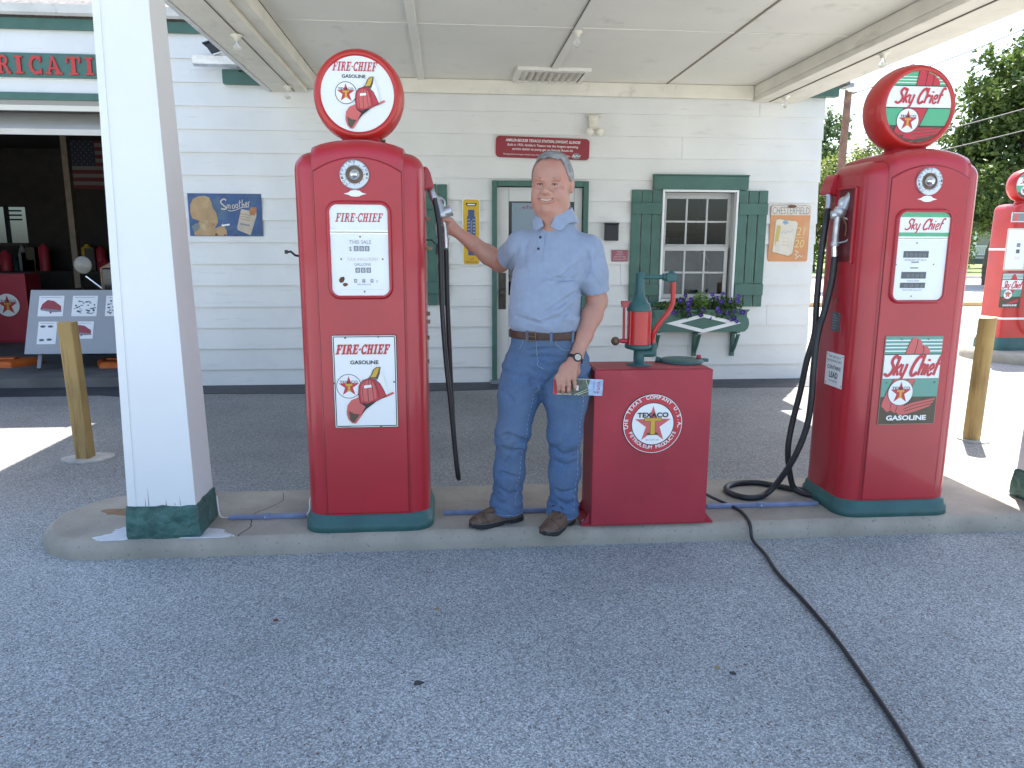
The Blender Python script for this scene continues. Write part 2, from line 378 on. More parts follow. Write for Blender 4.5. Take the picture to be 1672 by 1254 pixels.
class Decal:
    """thin layered artwork on a plane: origin O, right u, up v, facing n (2-D coordinates in metres)"""
    def __init__(s, O, u=(1, 0, 0), v=(0, 0, 1), mb=None, lift=.0007):
        s.O = Vector(O); s.u = Vector(u).normalized(); s.v = Vector(v).normalized(); s.n = s.u.cross(s.v)
        s.mb = mb or MB(); s.L = lift; s.c = 0
    def pt(s, x, y, h): return s.O + s.u * x + s.v * y + s.n * h
    def poly(s, pts, m, lay=1):
        s.c += 1; h = s.L * (lay + .09 * (s.c % 8))
        tr = tessellate_polygon([[Vector((p[0], p[1], 0)) for p in pts]])
        s.mb.add([s.pt(p[0], p[1], h) for p in pts], [tuple(t) for t in tr], m); return s
    def rect(s, x0, y0, x1, y1, m, lay=1): return s.poly([(x0, y0), (x1, y0), (x1, y1), (x0, y1)], m, lay)
    def disc(s, x, y, r, m, lay=1, n=40, ry=None): return s.poly([(x + r * math.cos(2 * PI * k / n), y + (ry or r) * math.sin(2 * PI * k / n)) for k in range(n)], m, lay)
    def ring(s, x, y, r0, r1, m, lay=1, n=40): return s.poly(stroke_poly(arcpts(x, y, (r0 + r1) / 2, (r0 + r1) / 2, 0, 359.9, n), abs(r1 - r0)), m, lay)
    def star(s, x, y, r, m, lay=1, k=.382): return s.poly([(x + (r if i % 2 == 0 else r * k) * math.sin(PI * i / 5), y + (r if i % 2 == 0 else r * k) * math.cos(PI * i / 5)) for i in range(10)], m, lay)
    def stroke(s, pts, w, m, lay=1, sm=0, w2=None):
        if sm: pts = [(p.x, p.y) for p in catmull([(a, b, 0) for a, b in pts], sm)]
        return s.poly(stroke_poly(pts, w, w2), m, lay)
    def text(s, txt, x, y, size, m, lay=2, shear=0., bold=0., spacing=1., width=None, align='c', rot=0.):
        vs, fs = text2d(txt, size, bold, spacing)
        if not vs: return s
        x0 = min(v[0] for v in vs); x1 = max(v[0] for v in vs)
        k = (width / (x1 - x0)) if width else 1.
        off = {'c': (x0 + x1) / 2, 'l': x0, 'r': x1}[align]
        s.c += 1; h = s.L * (lay + .09 * (s.c % 8)); cr, sr = math.cos(rot), math.sin(rot)
        out = []
        for a, b in vs:
            X = (a - off) * k + shear * b; Y = b
            out.append(s.pt(x + X * cr - Y * sr, y + X * sr + Y * cr, h))
        s.mb.add(out, fs, m); return s
    def slabtext(s, txt, x, y, h, width, m, lay=2, shear=.22):
        adv = []; X = 0
        for ch in txt:
            P, a = slab(ch); adv.append((P, X)); X += a + .03
        k = width / X
        for P, ox in adv:
            for p in P: s.poly([(x - width / 2 + (a + ox) * k + shear * b * h, y + b * h) for a, b in p], m, lay)
        return s
    def script(s, txt, x, y, h, width, m, lay=2, shear=.30, wk=1.):
        X = 0; items = []
        for ch in txt:
            G, a = SCRIPT[ch]; items.append((G, X)); X += a + .04
        k = width / X
        for G, ox in items:
            for pts, w in G:
                P = [(x - width / 2 + (a + ox) * k + shear * b * h, y + b * h) for a, b in pts]
                s.stroke(P, w * h * wk, m, lay, sm=4)
        return s
    def circtext(s, txt, r, a_mid, span, size, m, lay=2, inward=False, bold=0.):
        n = len(txt)
        for i, ch in enumerate(txt):
            a = a_mid + (span * ((i + .5) / n - .5)) * (1 if inward else -1)
            if ch == ' ': continue
            ar = R(a)
            if inward: s.text(ch, (r + size / 2) * math.cos(ar), (r + size / 2) * math.sin(ar), size, m, lay, rot=ar + PI / 2, bold=bold)
            else: s.text(ch, (r - size / 2) * math.cos(ar), (r - size / 2) * math.sin(ar), size, m, lay, rot=ar - PI / 2, bold=bold)
        return s

def star_logo(d, x, y, r, lay=2, ringw=.06, txt=True, bg=None):
    d.disc(x, y, r, M_BLK, lay); d.disc(x, y, r * (1 - ringw), bg or M_WHT, lay + 1)
    d.star(x, y - r * .02, r * .86, M_PRED, lay + 2)
    d.rect(x - r * .28, y + r * .05, x + r * .28, y + r * .19, M_PYEL, lay + 3); d.rect(x - r * .09, y - r * .42, x + r * .09, y + r * .06, M_PYEL, lay + 3)
    d.rect(x - r * .17, y - r * .42, x + r * .17, y - r * .35, M_PYEL, lay + 4)
    if txt: d.text('TEXACO', x, y + r * .26, r * .20, M_BLK, lay + 5, bold=.015, width=r * 1.42)

def hat(d, fx, fy, lay=2):
    """fireman's helmet; fx, fy map sheet pixels to metres"""
    T = lambda pts: [(fx(a), fy(b)) for a, b in pts]
    w = abs(fx(5) - fx(0))
    brim = [(307, 600), (312, 572), (330, 548), (368, 533), (420, 545), (500, 522), (524, 511), (531, 519), (500, 534), (455, 548), (420, 572), (392, 598), (368, 632), (348, 660), (330, 658), (314, 640), (307, 615)]
    crown = [(372, 562), (364, 520), (368, 480), (385, 456), (412, 447), (440, 450), (466, 472), (486, 510), (492, 530), (450, 552), (405, 566)]
    d.poly(T(brim), M_PRED2, lay)
    d.poly(T([(316, 598), (340, 612), (368, 616), (350, 640), (338, 656), (322, 642)]), M_PBRN, lay + 1)
    d.poly(T([(372, 562), (400, 568), (455, 549), (520, 520), (450, 553), (400, 590), (370, 622), (395, 580)]), M_BLK, lay + 1)
    d.poly(T(crown), M_PRED, lay + 1)
    d.poly(T([(380, 552), (374, 515), (380, 478), (396, 458), (420, 456), (436, 470), (446, 505), (448, 542), (410, 556)]), M_PRED2, lay + 2)
    for a in ([(388, 554), (384, 500), (400, 458)], [(410, 556), (408, 500), (414, 452)], [(436, 548), (430, 495), (424, 455)], [(462, 540), (450, 490), (436, 455)]):
        d.stroke(T(a), w * .45, M_BLK, lay + 3, sm=3)
    d.poly(T([(390, 480), (424, 476), (427, 488), (392, 493)]), M_WHT, lay + 4)
    d.poly(T([(468, 396), (474, 420), (492, 470), (501, 524), (488, 518), (474, 484), (452, 456)]), M_WHT, lay + 3)
    d.poly(T([(412, 446), (424, 432), (434, 408), (450, 394), (470, 393), (466, 425), (455, 452), (436, 446)]), M_PBRN, lay + 3)
    d.poly(T([(420, 442), (430, 430), (440, 408), (452, 398), (464, 396), (458, 418), (448, 440)]), M_PYEL, lay + 4)
    d.stroke(T(crown + [crown[0]]), w * .5, M_BLK, lay + 5)

# ================================================================== ground
def sheet(name, x0, x1, y0, y1, z, m, kind='structure', nx=1, ny=1):
    mb = MB(); vs = [(x0 + (x1 - x0) * i / nx, y0 + (y1 - y0) * j / ny, z) for j in range(ny + 1) for i in range(nx + 1)]
    mb.add(vs, [(j * (nx + 1) + i, j * (nx + 1) + i + 1, (j + 1) * (nx + 1) + i + 1, (j + 1) * (nx + 1) + i) for j in range(ny) for i in range(nx)], m)
    return mb.build(name, kind=kind)
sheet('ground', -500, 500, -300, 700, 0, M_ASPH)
def rough_strip(name, pts, z, m, kind='structure'):
    mb = MB(); mb.prism(pts, 'z', z - .003, z, m); return mb.build(name, kind=kind)
# black sealed border along the foot of the building
fr = [(-9.6, 7.47)]
x = -9.4
while x < -3.35: fr.append((x, 7.47 + random.uniform(-.008, .008))); x += .35
fr += [(-3.25, 7.40), (-3.05, 7.29), (-2.8, 7.28), (-2.62, 7.33)]
x = -2.55
while x < 4.2: fr.append((x, 7.49 + .05 * math.sin(x * 1.3) + random.uniform(-.012, .012))); x += .17
fr += [(4.25, 7.55), (4.25, 8.1), (-9.6, 8.1)]
mb = MB(); mb.prism(fr, 'z', .001, .006, M_SEAL); mb.build('sealed_border', kind='structure')
M_STREET = mat('pale_street', (.40, .385, .36), .9, n=(.8, .1), bump=(60, .3, .005))
M_WALK = mat('footpath_concrete', (.50, .48, .44), .9, n=(1.5, .08), bump=(60, .3, .005))
sheet('street', 4.8, 140, 19.5, 34, .006, M_STREET)
sheet('footpath', 4.8, 140, 14.2, 17.6, .011, M_WALK)
mb = MB(); mb.box(4.8, 140, 17.62, 17.86, 0, .12, mat('tan_kerb', (.42, .27, .13), .9, n=(3, .2)), bev=.02); mb.build('kerb', kind='structure')
mb = MB(); mb.box(4.8, 140, 34.0, 34.3, 0, .15, M_WALK, bev=.03); mb.build('kerb', kind='structure')
M_TURF = mat('turf', (.13, .19, .045), .9, n=(.35, .35), bump=(14, .8, .05))
mb = MB(); mb.box(4.8, 200, 34.3, 200, -.02, .10, M_TURF); mb.build('lawn', kind='structure')

# pump island -----------------------------------------------------------------
def island(name, x0, x1, y0, y1, h, m, mw, ends=(True, False)):
    r = (y1 - y0) / 2; cy = (y0 + y1) / 2; out = []
    nA = 22
    if ends[0]:
        for i in range(nA + 1):
            a = PI / 2 + PI * i / nA; out.append((x0 + r * .95 + r * .95 * math.cos(a), cy + r * math.sin(a)))
    else: out += [(x0, y1), (x0, y0)]
    xs = np.arange(x0 + r + .1, x1 - (r if ends[1] else 0) - .05, .12)
    out += [(x, y0 + random.uniform(-.004, .004)) for x in xs]
    if ends[1]:
        for i in range(nA + 1):
            a = -PI / 2 + PI * i / nA; out.append((x1 - r * .95 + r * .95 * math.cos(a), cy + r * math.sin(a)))
    else: out += [(x1, y0), (x1, y1)]
    out += [(x, y1) for x in xs[::-1]]
    C = Vector((sum(p[0] for p in out) / len(out), cy))
    rings = []
    for ins, z in ((0, -.02), (.0, h * .30), (.005, h * .52), (.015, h * .74), (.029, h * .91), (.046, h)):
        ring = []
        for i, p in enumerate(out):
            a = Vector(out[i - 1]); b = Vector(out[(i + 1) % len(out)]); t = (b - a).normalized(); nn = Vector((-t.y, t.x))
            q = Vector(p) + nn * (ins + (random.uniform(-.003, .003) if 0 < ins < .05 else 0)); ring.append(Vector((q.x, q.y, z)))
        rings.append(ring)
    mb = MB(); mb.loft(rings, m, cap=False)
    tr = tessellate_polygon([[Vector((p.x, p.y, 0)) for p in rings[-1]]])
    mb.add(rings[-1], [tuple(t) for t in tr], m)
    return mb.build(name, kind='structure')
island('pump_island', -2.06, 4.70, 3.43, 4.19, .085, M_CONC, None, (True, True))
# second island at the right, running away from the camera
island('pump_island', 7.02, 16, 8.55, 9.95, .13, M_CONC, None, (True, False))
# worn white paint and rust on the island
M_WPAINT = mat('worn_white_paint', (.62, .64, .66), .8, n=(18, .12), bump=(60, .5, .003))
mb = MB()
pp = [(-1.66, 3.452), (-1.60, 3.45), (-1.55, 3.475), (-1.35, 3.470), (-1.1, 3.463), (-1.05, 3.475), (-1.10, 3.52), (-1.12, 3.56), (-1.2, 3.585), (-1.42, 3.60), (-1.56, 3.67), (-1.66, 3.60), (-1.645, 3.56), (-1.72, 3.50)]
pj = []
for i, p in enumerate(pp):
    q = pp[(i + 1) % len(pp)]
    for k in range(5):
        t = k / 5; pj.append((p[0] * (1 - t) + q[0] * t + random.uniform(-.009, .009), p[1] * (1 - t) + q[1] * t + random.uniform(-.004, .004)))
pj = [(a, max(b, 3.460)) for a, b in pj]
mb.prism(pj, 'z', .0820, .0862, M_WPAINT)
mb.build('paint_patch', kind='structure')
M_RST = mat('rust_stain', (.25, .155, .085), .9, n=(10, .25))
mb = MB()
q = [(-1.72 + .11 * math.cos(a) * (1 + .25 * math.sin(3 * a)), 3.86 + .055 * math.sin(a) * (1 + .2 * math.cos(5 * a))) for a in np.linspace(0, 2 * PI, 28, endpoint=False)]
M_RSTm = M_RST
mb.prism(q, 'z', .0852, .0858, M_RST); mb.build('rust_patch', kind='structure')
# dark repair cracks on the island
mb = MB()
for pts in ([(-1.03, 3.47), (-1.0, 3.6), (-1.03, 3.75), (-.93, 3.95), (-.95, 4.1)], [(2.12, 3.475), (2.10, 3.62), (2.0, 3.70)], [(.9, 4.12), (.92, 3.9)]):
    P = [(p.x + random.uniform(-.006, .006), p.y) for p in catmull([(a, b, 0) for a, b in pts], 6)]
    mb.prism(stroke_poly(P, .006, .003), 'z', .0852, .0856, mat('crack_dark', (.06, .055, .05), .9))
mb.build('island_cracks', kind='structure')
# sparse litter on the asphalt: dark tar spots, a brown leaf crumb
for (x, y, r, c) in ((-.115, 2.30, .019, (.05, .05, .055)), (.98, 2.27, .013, (.05, .05, .05)), (-.70, 2.78, .011, (.18, .05, .03)), (-.06, 2.82, .010, (.35, .22, .10)), (.94, 2.31, .01, (.35, .25, .12))):
    mb = MB(); mb.prism([(x + r * random.uniform(.6, 1.2) * math.cos(a), y + r * .8 * random.uniform(.6, 1.1) * math.sin(a)) for a in np.linspace(0, 2 * PI, 11, endpoint=False)], 'z', .001, .005, mat('speck_%d' % int(x * 100), c, .9)); mb.build('tar_spot', kind='structure')

# ================================================================== station building
YW = 7.95
bld = thing('service_station', 'white clapboard filling station with green trim and an open garage bay', 'building', (0, YW, 0))
OPEN = [(-7.3, -3.25, -1, 2.76), (.527, 1.446, -1, 2.09), (2.32, 3.11, .88, 2.05)]   # garage, door, window
M_GREYED = M_SIDE
zb = [-.03, .175] + [.175 + .2215 * k for k in range(1, 15)] + [3.53]
wall = MB()
def lap(x0, x1, z0, z1):
    lo, hi = YW - .026, YW - .003
    # a board: thick at the foot
    wall.add([(x0, lo, z0), (x1, lo, z0), (x1, hi, z1 + .006), (x0, hi, z1 + .006), (x0, YW + .0, z0), (x1, YW + .0, z0), (x1, YW, z1 + .006), (x0, YW, z1 + .006)],
             [(0, 1, 2, 3), (4, 5, 1, 0), (0, 3, 7, 4), (1, 5, 6, 2)], M_SIDE)
for i in range(len(zb) - 1):
    z0, z1 = zb[i], zb[i + 1]
    xs = -9.5; xe = 4.035
    joints = sorted(random.uniform(-2.6, 4.0) for _ in range(1)) if i % 2 else []
    spans = [(xs, xe, z0, z1)]
    for (a, b, c, d) in OPEN:
        ns = []
        for (p, q_, u, v) in spans:
            if b <= p or a >= q_ or d <= u or c >= v: ns.append((p, q_, u, v)); continue
            if p < a: ns.append((p, a, u, v))
            if b < q_: ns.append((b, q_, u, v))
            if d < v: ns.append((max(a, p), min(b, q_), d, v))
            if c > u: ns.append((max(a, p), min(b, q_), u, c))
        spans = ns
    for (p, q_, u, v) in spans:
        J = [j for j in joints if p + .3 < j < q_ - .3]
        e = [p] + J + [q_]
        for k in range(len(e) - 1): lap(e[k] + (.0015 if k else 0), e[k + 1] - (.0015 if k < len(e) - 2 else 0) + (random.uniform(0, .012) if abs(e[k + 1] - xe) < .01 else 0), u, v)
wall.build('wall', bld, fixn=True)
# inner wall leaf, side and back walls, partitions
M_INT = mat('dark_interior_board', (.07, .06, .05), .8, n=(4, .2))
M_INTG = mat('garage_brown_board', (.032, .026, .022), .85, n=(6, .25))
core = MB()
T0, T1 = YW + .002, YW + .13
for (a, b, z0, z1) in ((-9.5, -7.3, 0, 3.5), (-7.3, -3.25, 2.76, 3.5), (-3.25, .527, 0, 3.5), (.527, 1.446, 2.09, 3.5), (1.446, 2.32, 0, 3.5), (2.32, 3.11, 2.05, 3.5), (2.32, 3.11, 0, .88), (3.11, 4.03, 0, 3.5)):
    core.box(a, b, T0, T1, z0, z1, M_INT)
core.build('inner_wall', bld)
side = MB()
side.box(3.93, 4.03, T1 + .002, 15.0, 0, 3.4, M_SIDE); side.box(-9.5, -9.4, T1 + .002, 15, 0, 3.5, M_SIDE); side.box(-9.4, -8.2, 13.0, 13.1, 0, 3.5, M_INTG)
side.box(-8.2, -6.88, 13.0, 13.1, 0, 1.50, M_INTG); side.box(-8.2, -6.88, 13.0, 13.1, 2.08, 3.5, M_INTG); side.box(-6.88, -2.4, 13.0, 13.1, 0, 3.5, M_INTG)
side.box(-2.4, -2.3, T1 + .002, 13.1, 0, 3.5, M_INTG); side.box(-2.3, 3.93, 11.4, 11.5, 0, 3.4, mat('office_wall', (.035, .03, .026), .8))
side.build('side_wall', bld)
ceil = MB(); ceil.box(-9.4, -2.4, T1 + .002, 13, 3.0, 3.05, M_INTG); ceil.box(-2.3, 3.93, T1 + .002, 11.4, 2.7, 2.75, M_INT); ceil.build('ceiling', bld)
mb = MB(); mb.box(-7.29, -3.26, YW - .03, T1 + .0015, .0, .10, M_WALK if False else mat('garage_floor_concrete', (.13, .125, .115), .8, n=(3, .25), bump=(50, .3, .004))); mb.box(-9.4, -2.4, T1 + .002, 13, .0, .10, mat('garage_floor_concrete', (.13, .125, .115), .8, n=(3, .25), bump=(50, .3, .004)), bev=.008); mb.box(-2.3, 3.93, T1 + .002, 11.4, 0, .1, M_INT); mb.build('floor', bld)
# garage bay head: fascia boards, green strips, rolled door edge
mb = MB(); mb.box(-7.6, -3.0, YW - .045, YW - .02, 2.857, 2.925, M_GRN); mb.build('head_trim', bld, bevel=.003)
mb = MB(); mb.box(-7.3, -3.25, YW - .03, YW - .021, 2.76, 2.81, mat('cream_strip', (.70, .66, .56), .5)); mb.box(-7.3, -3.25, YW - .028, YW - .022, 2.812, 2.855, mat('painted_shade', (.33, .31, .27), .7)); mb.build('door_head', bld)  # grey strip above the cream one is shade put in as colour
gd = MB()
Mg = Matrix.Translation((0, YW + .16, 2.60)) @ Matrix.Rotation(R(38), 4, 'X')
gd.box(-7.25, -3.3, 0, .9, 0, .03, M_SIDE, Mg); gd.box(-7.25, -3.3, -.03, .05, -.03, .035, M_SIDE, Mg)
for x in (-6.3, -5.25, -4.2): gd.box(x - .02, x + .02, .05, .85, -.012, 0, mat('door_rib', (.45, .44, .43), .6), Mg)
gd.build('garage_door', bld)
# garage sign board with raised slab letters
sg = MB(); sg.box(-6.9, -3.35, YW - .045, YW - .021, 3.062, 3.285, M_GRN2); sgo = sg.build('name_board', bld, bevel=.003)
hh = .165
CH = 'LUBRICATION'; pos = {}
LX = {'L': -5.65, 'U': -5.35, 'B': -5.0, 'R': -4.35, 'I': -4.10, 'C': -3.83, 'A': -3.56, 'T': -3.245}
px = [(-4.78, 'U'), (-4.53, 'B'), (-4.29, 'R'), (-4.12, 'I'), (-3.99, 'C'), (-3.84, 'A'), (-3.645, 'T'), (-3.47, 'I'), (-3.35, 'O')]
for cx, ch in px:
    P, a = slab(ch); lt = MB()
    for i, p in enumerate(P):
        lt.prism([(cx + u * hh * 1.0, 3.090 + v * hh) for u, v in p], 'y', YW - .060 - .0004 * i, YW - .046, M_RED2)
    lt.build('letter', sgo)

# eaves, gutters, roofs
M_SHING = mat('grey_shingles', (.16, .155, .15), .9, n=(25, .35), bump=(30, .5, .01))
mb = MB(); mb.box(-9.7, -2.05, YW - .05, YW - .021, 3.50, 3.60, M_GRN); mb.build('eave_trim', bld, bevel=.003)
def gutter(x0, x1, y, z, r, m):
    prof = [(y, z + r * .9), (y - .02, z + .2 * r), (y - .035, z - .5 * r), (y - .07, z - r), (y - .11, z - r * .6), (y - .125, z + .2 * r), (y - .14, z + .9 * r), (y - .132, z + .9 * r), (y - .115, z + .2 * r), (y - .10, z - .5 * r), (y - .07, z - .85 * r), (y - .042, z - .4 * r), (y - .028, z + .3 * r), (y - .008, z + r * .9)]
    g = MB(); g.prism(prof, 'x', x0, x1, m)
    cap_ = [(y, z + r * .9), (y - .02, z + .2 * r), (y - .035, z - .5 * r), (y - .07, z - r), (y - .11, z - r * .6), (y - .125, z + .2 * r), (y - .14, z + .9 * r)]
    g.prism(cap_, 'x', x0 - .004, x0 - .001, m); g.prism(cap_, 'x', x1 + .001, x1 + .004, m)
    for sx in np.arange(x0 + .6, x1, 1.1):
        g.prism([(a - .003 if i > 3 else a, b - .002) for i, (a, b) in enumerate(cap_[2:])], 'x', sx, sx + .03, m)
    return g
M_GUT = mat('gutter_paint', (.62, .62, .60), .4, n=(5, .1), stain=[(9, .6, .75, (.40, .38, .34))])
gutter(-9.7, -2.05, YW - .03, 3.655, .045, M_GUT).build('gutter', bld)
gutter(-2.41, -1.76, YW - .10, 3.215, .045, M_GALV).build('gutter', bld)
mb = MB(); mb.box(-2.175, -1.76, YW - .10, YW - .021, 3.035, 3.165, M_GRN); mb.build('eave_trim', bld, bevel=.003); mb = MB(); mb.box(3.72, 4.13, YW - .12, YW - .021, 3.03, 3.13, M_GRN); mb.build('eave_trim', bld, bevel=.003)
rf = MB()
def roof(x0, x1, y0, y1, z0, zr, hipL=0, hipR=0, th=.05, m=M_SHING):
    ym = (y0 + y1) / 2
    a, b, c, d = Vector((x0, y0, z0)), Vector((x1, y0, z0)), Vector((x1, y1, z0)), Vector((x0, y1, z0))
    r0, r1 = Vector((x0 + hipL, ym, zr)), Vector((x1 - hipR, ym, zr)); up = Vector((0, 0, th))
    vs = [a, b, c, d, r0, r1] + [v + up for v in (a, b, c, d, r0, r1)]
    top = [(6, 7, 11, 10), (8, 9, 10, 11), (7, 8, 11), (9, 6, 10)]
    bot = [tuple(reversed([i - 6 for i in f])) for f in top]
    ed = [(0, 1, 7, 6), (1, 2, 8, 7), (2, 3, 9, 8), (3, 0, 6, 9)]
    return vs, top + bot + ed
vs, fs = roof(-9.8, -2.02, YW - .06, 15.2, 3.66, 5.9, 2, .3); rf.add(vs, fs, M_SHING)
vs, fs = roof(-2.0, 4.20, YW - .20, 15.2, 3.14, 5.4, .3, 2.2); rf.add(vs, fs, M_SHING)
rf.build('roof', bld)
# gable infill between the two roof heights
mb = MB(); mb.prism([(YW + .01, 3.14), (15.0, 3.14), (11.5, 5.8), (YW + .01, 3.66)], 'x', -2.12, -2.06, M_SIDE); mb.build('gable_wall', bld)
# back window in the garage
mb = MB(); mb.box(-8.2, -6.86, 12.95, 12.999, 1.45, 1.50, M_INT); mb.box(-7.20, -7.16, 12.97, 13.05, 1.50, 2.08, M_DARK)
for z in (1.86, 1.93, 2.0): mb.box(-7.14, -6.9, 12.9, 12.93, z, z + .025, M_DARK)
mb.build('window', bld)
M_SKYL = glass_mat('dusty_glass', (.35, .40, .43), .3, .0)
mb = MB(); mb.box(-8.2, -6.88, 13.04, 13.045, 1.50, 2.08, M_SKYL); mb.build('window', bld)
# timber post inside
mb = MB(); mb.box(-5.36, -5.28, 11.2, 11.3, .1, 3.0, mat('stud_timber', (.17, .13, .09), .8, n=(8, .2))); mb.build('stud', bld)

# ---------------------------------------------------------------- door
M_FROSTD = mat('door_paint', (.66, .65, .62), .45, n=(3, .06))
dr = MB(); dr.box(.475, .527, YW - .055, YW + .02, 0.012, 2.147, M_GRN); dr.box(1.446, 1.498, YW - .055, YW + .02, .012, 2.147, M_GRN); dr.box(.529, 1.444, YW - .055, YW + .02, 2.09, 2.147, M_GRN)
dfr = dr.build('door_frame', bld, bevel=.004)
d = MB(); d.box(.530, .655, YW + .02, YW + .06, .03, 2.085, M_FROSTD); d.box(1.36, 1.443, YW + .02, YW + .06, .03, 2.085, M_FROSTD); d.box(.657, 1.358, YW + .02, YW + .06, 1.94, 2.085, M_FROSTD); d.box(.657, 1.358, YW + .02, YW + .06, .03, .95, M_FROSTD)
door = d.build('door', bld, bevel=.003)
gp = MB(); gp.box(.657, 1.358, YW + .036, YW + .042, .951, 1.939, M_GLS); gp.build('pane', door)
dd = Decal((.66, YW + .034, .95)); dd.rect(0.03, .36, .66, .975, mat('grey_blue_notice', (.24, .31, .36), .5)); dd.text('eho', .215, .915, .038, mat('notice_maroon', (.30, .10, .14), .5), bold=.015, width=.15)
dd.mb.build('notice', door)
hd = MB(); hd.box(.548, .628, YW + .012, YW + .019, .80, 1.19, mat('dark_bronze', (.07, .06, .05), .4, .5, n=(20, .3))); hd.lathe([(.012, 0), (.012, .03), (.03, .035), (.03, .06), (.0, .062)], (.588, YW + .012, .98), (0, -1, 0), mat('dark_bronze', (0, 0, 0))); hd.build('handle', door, bevel=.002)
mb = MB(); mb.box(.45, 1.52, YW - .14, YW + .02, .0, .032, M_GREY); mb.build('doorstep', bld, bevel=.004)

# ---------------------------------------------------------------- window
M_SASH = mat('sash_paint', (.50, .495, .47), .5, n=(3, .05)); M_TRIMW = mat('white_trim', (.80, .80, .78), .4)
wf = MB()
wf.box(2.298, 2.320, YW - .06, YW + .05, .88, 2.073, M_TRIMW); wf.box(3.110, 3.132, YW - .06, YW + .05, .88, 2.073, M_TRIMW); wf.box(2.322, 3.108, YW - .06, YW + .05, 2.05, 2.073, M_TRIMW); wf.box(2.322, 3.108, YW - .06, YW + .05, .88, .91, M_TRIMW)
win = wf.build('window_frame', bld, bevel=.002)
def sash(x0, x1, z0, z1, y, rows, nm, bot=.045, top=.045):
    s_ = MB(); w = .04
    s_.box(x0, x0 + w, y, y + .035, z0, z1, M_SASH); s_.box(x1 - w, x1, y, y + .035, z0, z1, M_SASH)
    s_.box(x0 + w, x1 - w, y, y + .035, z0, z0 + bot, M_SASH); s_.box(x0 + w, x1 - w, y, y + .035, z1 - top, z1, M_SASH)
    X0, X1, Z0, Z1 = x0 + w, x1 - w, z0 + bot, z1 - top
    for k in (1, 2): xx = X0 + (X1 - X0) * k / 3; s_.box(xx - .010, xx + .010, y + .003, y + .03, Z0, Z1, M_SASH)
    for k in range(1, rows):
        zz = Z0 + (Z1 - Z0) * k / rows
        for j in range(3):
            a = X0 + (X1 - X0) * j / 3 + (.010 if j else 0); b = X0 + (X1 - X0) * (j + 1) / 3 - (.010 if j < 2 else 0)
            s_.box(a, b, y + .005, y + .028, zz - .010, zz + .010, M_SASH)
    o = s_.build(nm, win, bevel=.002)
    g = MB(); g.box(X0, X1, y + .014, y + .018, Z0, Z1, M_GLS); g.build('pane', o)
sash(2.335, 3.095, 1.455, 2.03, YW + .052, 2, 'upper_sash')
sash(2.325, 3.07, .915, 1.475, YW + .012, 2, 'lower_sash')
mb = MB(); mb.box(2.322, 2.334, YW + .05, YW + .10, .92, 2.045, M_SASH); mb.box(3.096, 3.108, YW - .03, YW + .10, .92, 2.045, M_SASH); mb.box(2.335, 3.095, YW + .05, YW + .10, 2.031, 2.049, M_SASH); mb.build('jamb', win)
# header and shutters
mb = MB(); mb.box(2.19, 3.228, YW - .075, YW - .021, 2.075, 2.214, M_GRN); mb.box(2.185, 3.233, YW - .085, YW - .021, 2.215, 2.228, M_GRN); mb.build('window_head', bld, bevel=.004)
def shutter(xc, top=2.07, bot=.824):
    s_ = MB()
    for k in (-1, 0, 1): s_.box(xc + k * .112 - .050, xc + k * .112 + .050, YW - .045, YW - .022, bot, top + random.uniform(-.003, .003), M_GRN)
    s_.box(xc - .162, xc + .162, YW - .066, YW - .046, top - .255, top - .135, M_GRN); s_.box(xc - .162, xc + .162, YW - .066, YW - .046, bot + .125, bot + .25, M_GRN)
    return s_
for xc, lb in ((2.128, 'left'), (3.302, 'right'), (-.155, 'garage-side'), (-1.22, 'x')):
    sh = shutter(xc, *((2.103, .849) if xc < 0 else (2.07, .824))).build('shutter', bld, bevel=.004)
# second window behind the pump (frame only, mostly hidden)
mb = MB(); mb.box(-1.04, -.34, YW - .05, YW - .021, .88, 2.08, M_TRIMW); mb.box(-1.00, -.38, YW - .055, YW - .051, .92, 2.04, mat('dark_pane', (.05, .06, .07), .05)); mb.build('window_frame', bld)

# seen through the window: a shelf unit with pale goods, pale curtain, a round-backed chair
sh = thing('shelf_unit', 'dim shelf unit of boxes seen through the station window', 'shelf', (2.8, 10.9, .1))
mb = MB()
for z in (.1, .5, .9, 1.3, 1.7): mb.box(2.0, 3.8, 10.8, 11.2, z, z + .03, mat('shelf_wood', (.20, .15, .10), .7))
mb.box(1.97, 2.0, 10.8, 11.2, .1, 1.9, M_WOODC); mb.box(3.8, 3.83, 10.8, 11.2, .1, 1.9, M_WOODC); mb.build('frame', sh)
for z in (.53, .93, 1.33):
    x = 2.05
    while x < 3.7:
        w = random.uniform(.08, .2); mb = MB(); mb.box(x, x + w, 10.85, 11.1, z, z + random.uniform(.12, .3), random.choice([M_SASH, M_WOODC, M_PBRN, M_GREY, M_PYEL])); x += w + .03; mb.build('goods', sh)
ch = thing('display_stand', 'pale round-topped display standing inside the station window', 'display', (2.75, 9.0, .1))
mb = MB(); mb.prism([(2.35, .1), (3.2, .1)] + [(2.775 + .43 * math.cos(a), 1.28 + .18 * math.sin(a)) for a in np.linspace(0, PI, 18)], 'y', 8.95, 9.05, mat('display_tan', (.14, .11, .075), .6, n=(5, .3)))
mb.build('panel', ch)
mb = MB(); mb.tube([(2.775 + .44 * math.cos(a), 8.94, 1.28 + .19 * math.sin(a)) for a in np.linspace(0, PI, 18)], .012, M_SASH, 8); mb.build('rim', ch)

# ================================================================== canopy
can = thing('canopy', 'cream painted drive-through canopy reaching out from the station over the pumps', 'canopy', (1.0, 5.0, 2.98))
CF = 2.55; YB = YW - .022
mb = MB()
mb.box(-1.27, 3.228, CF + .35, YB, 3.133, 3.16, M_SOFF)
cl = mb.build('ceiling_panel', can)
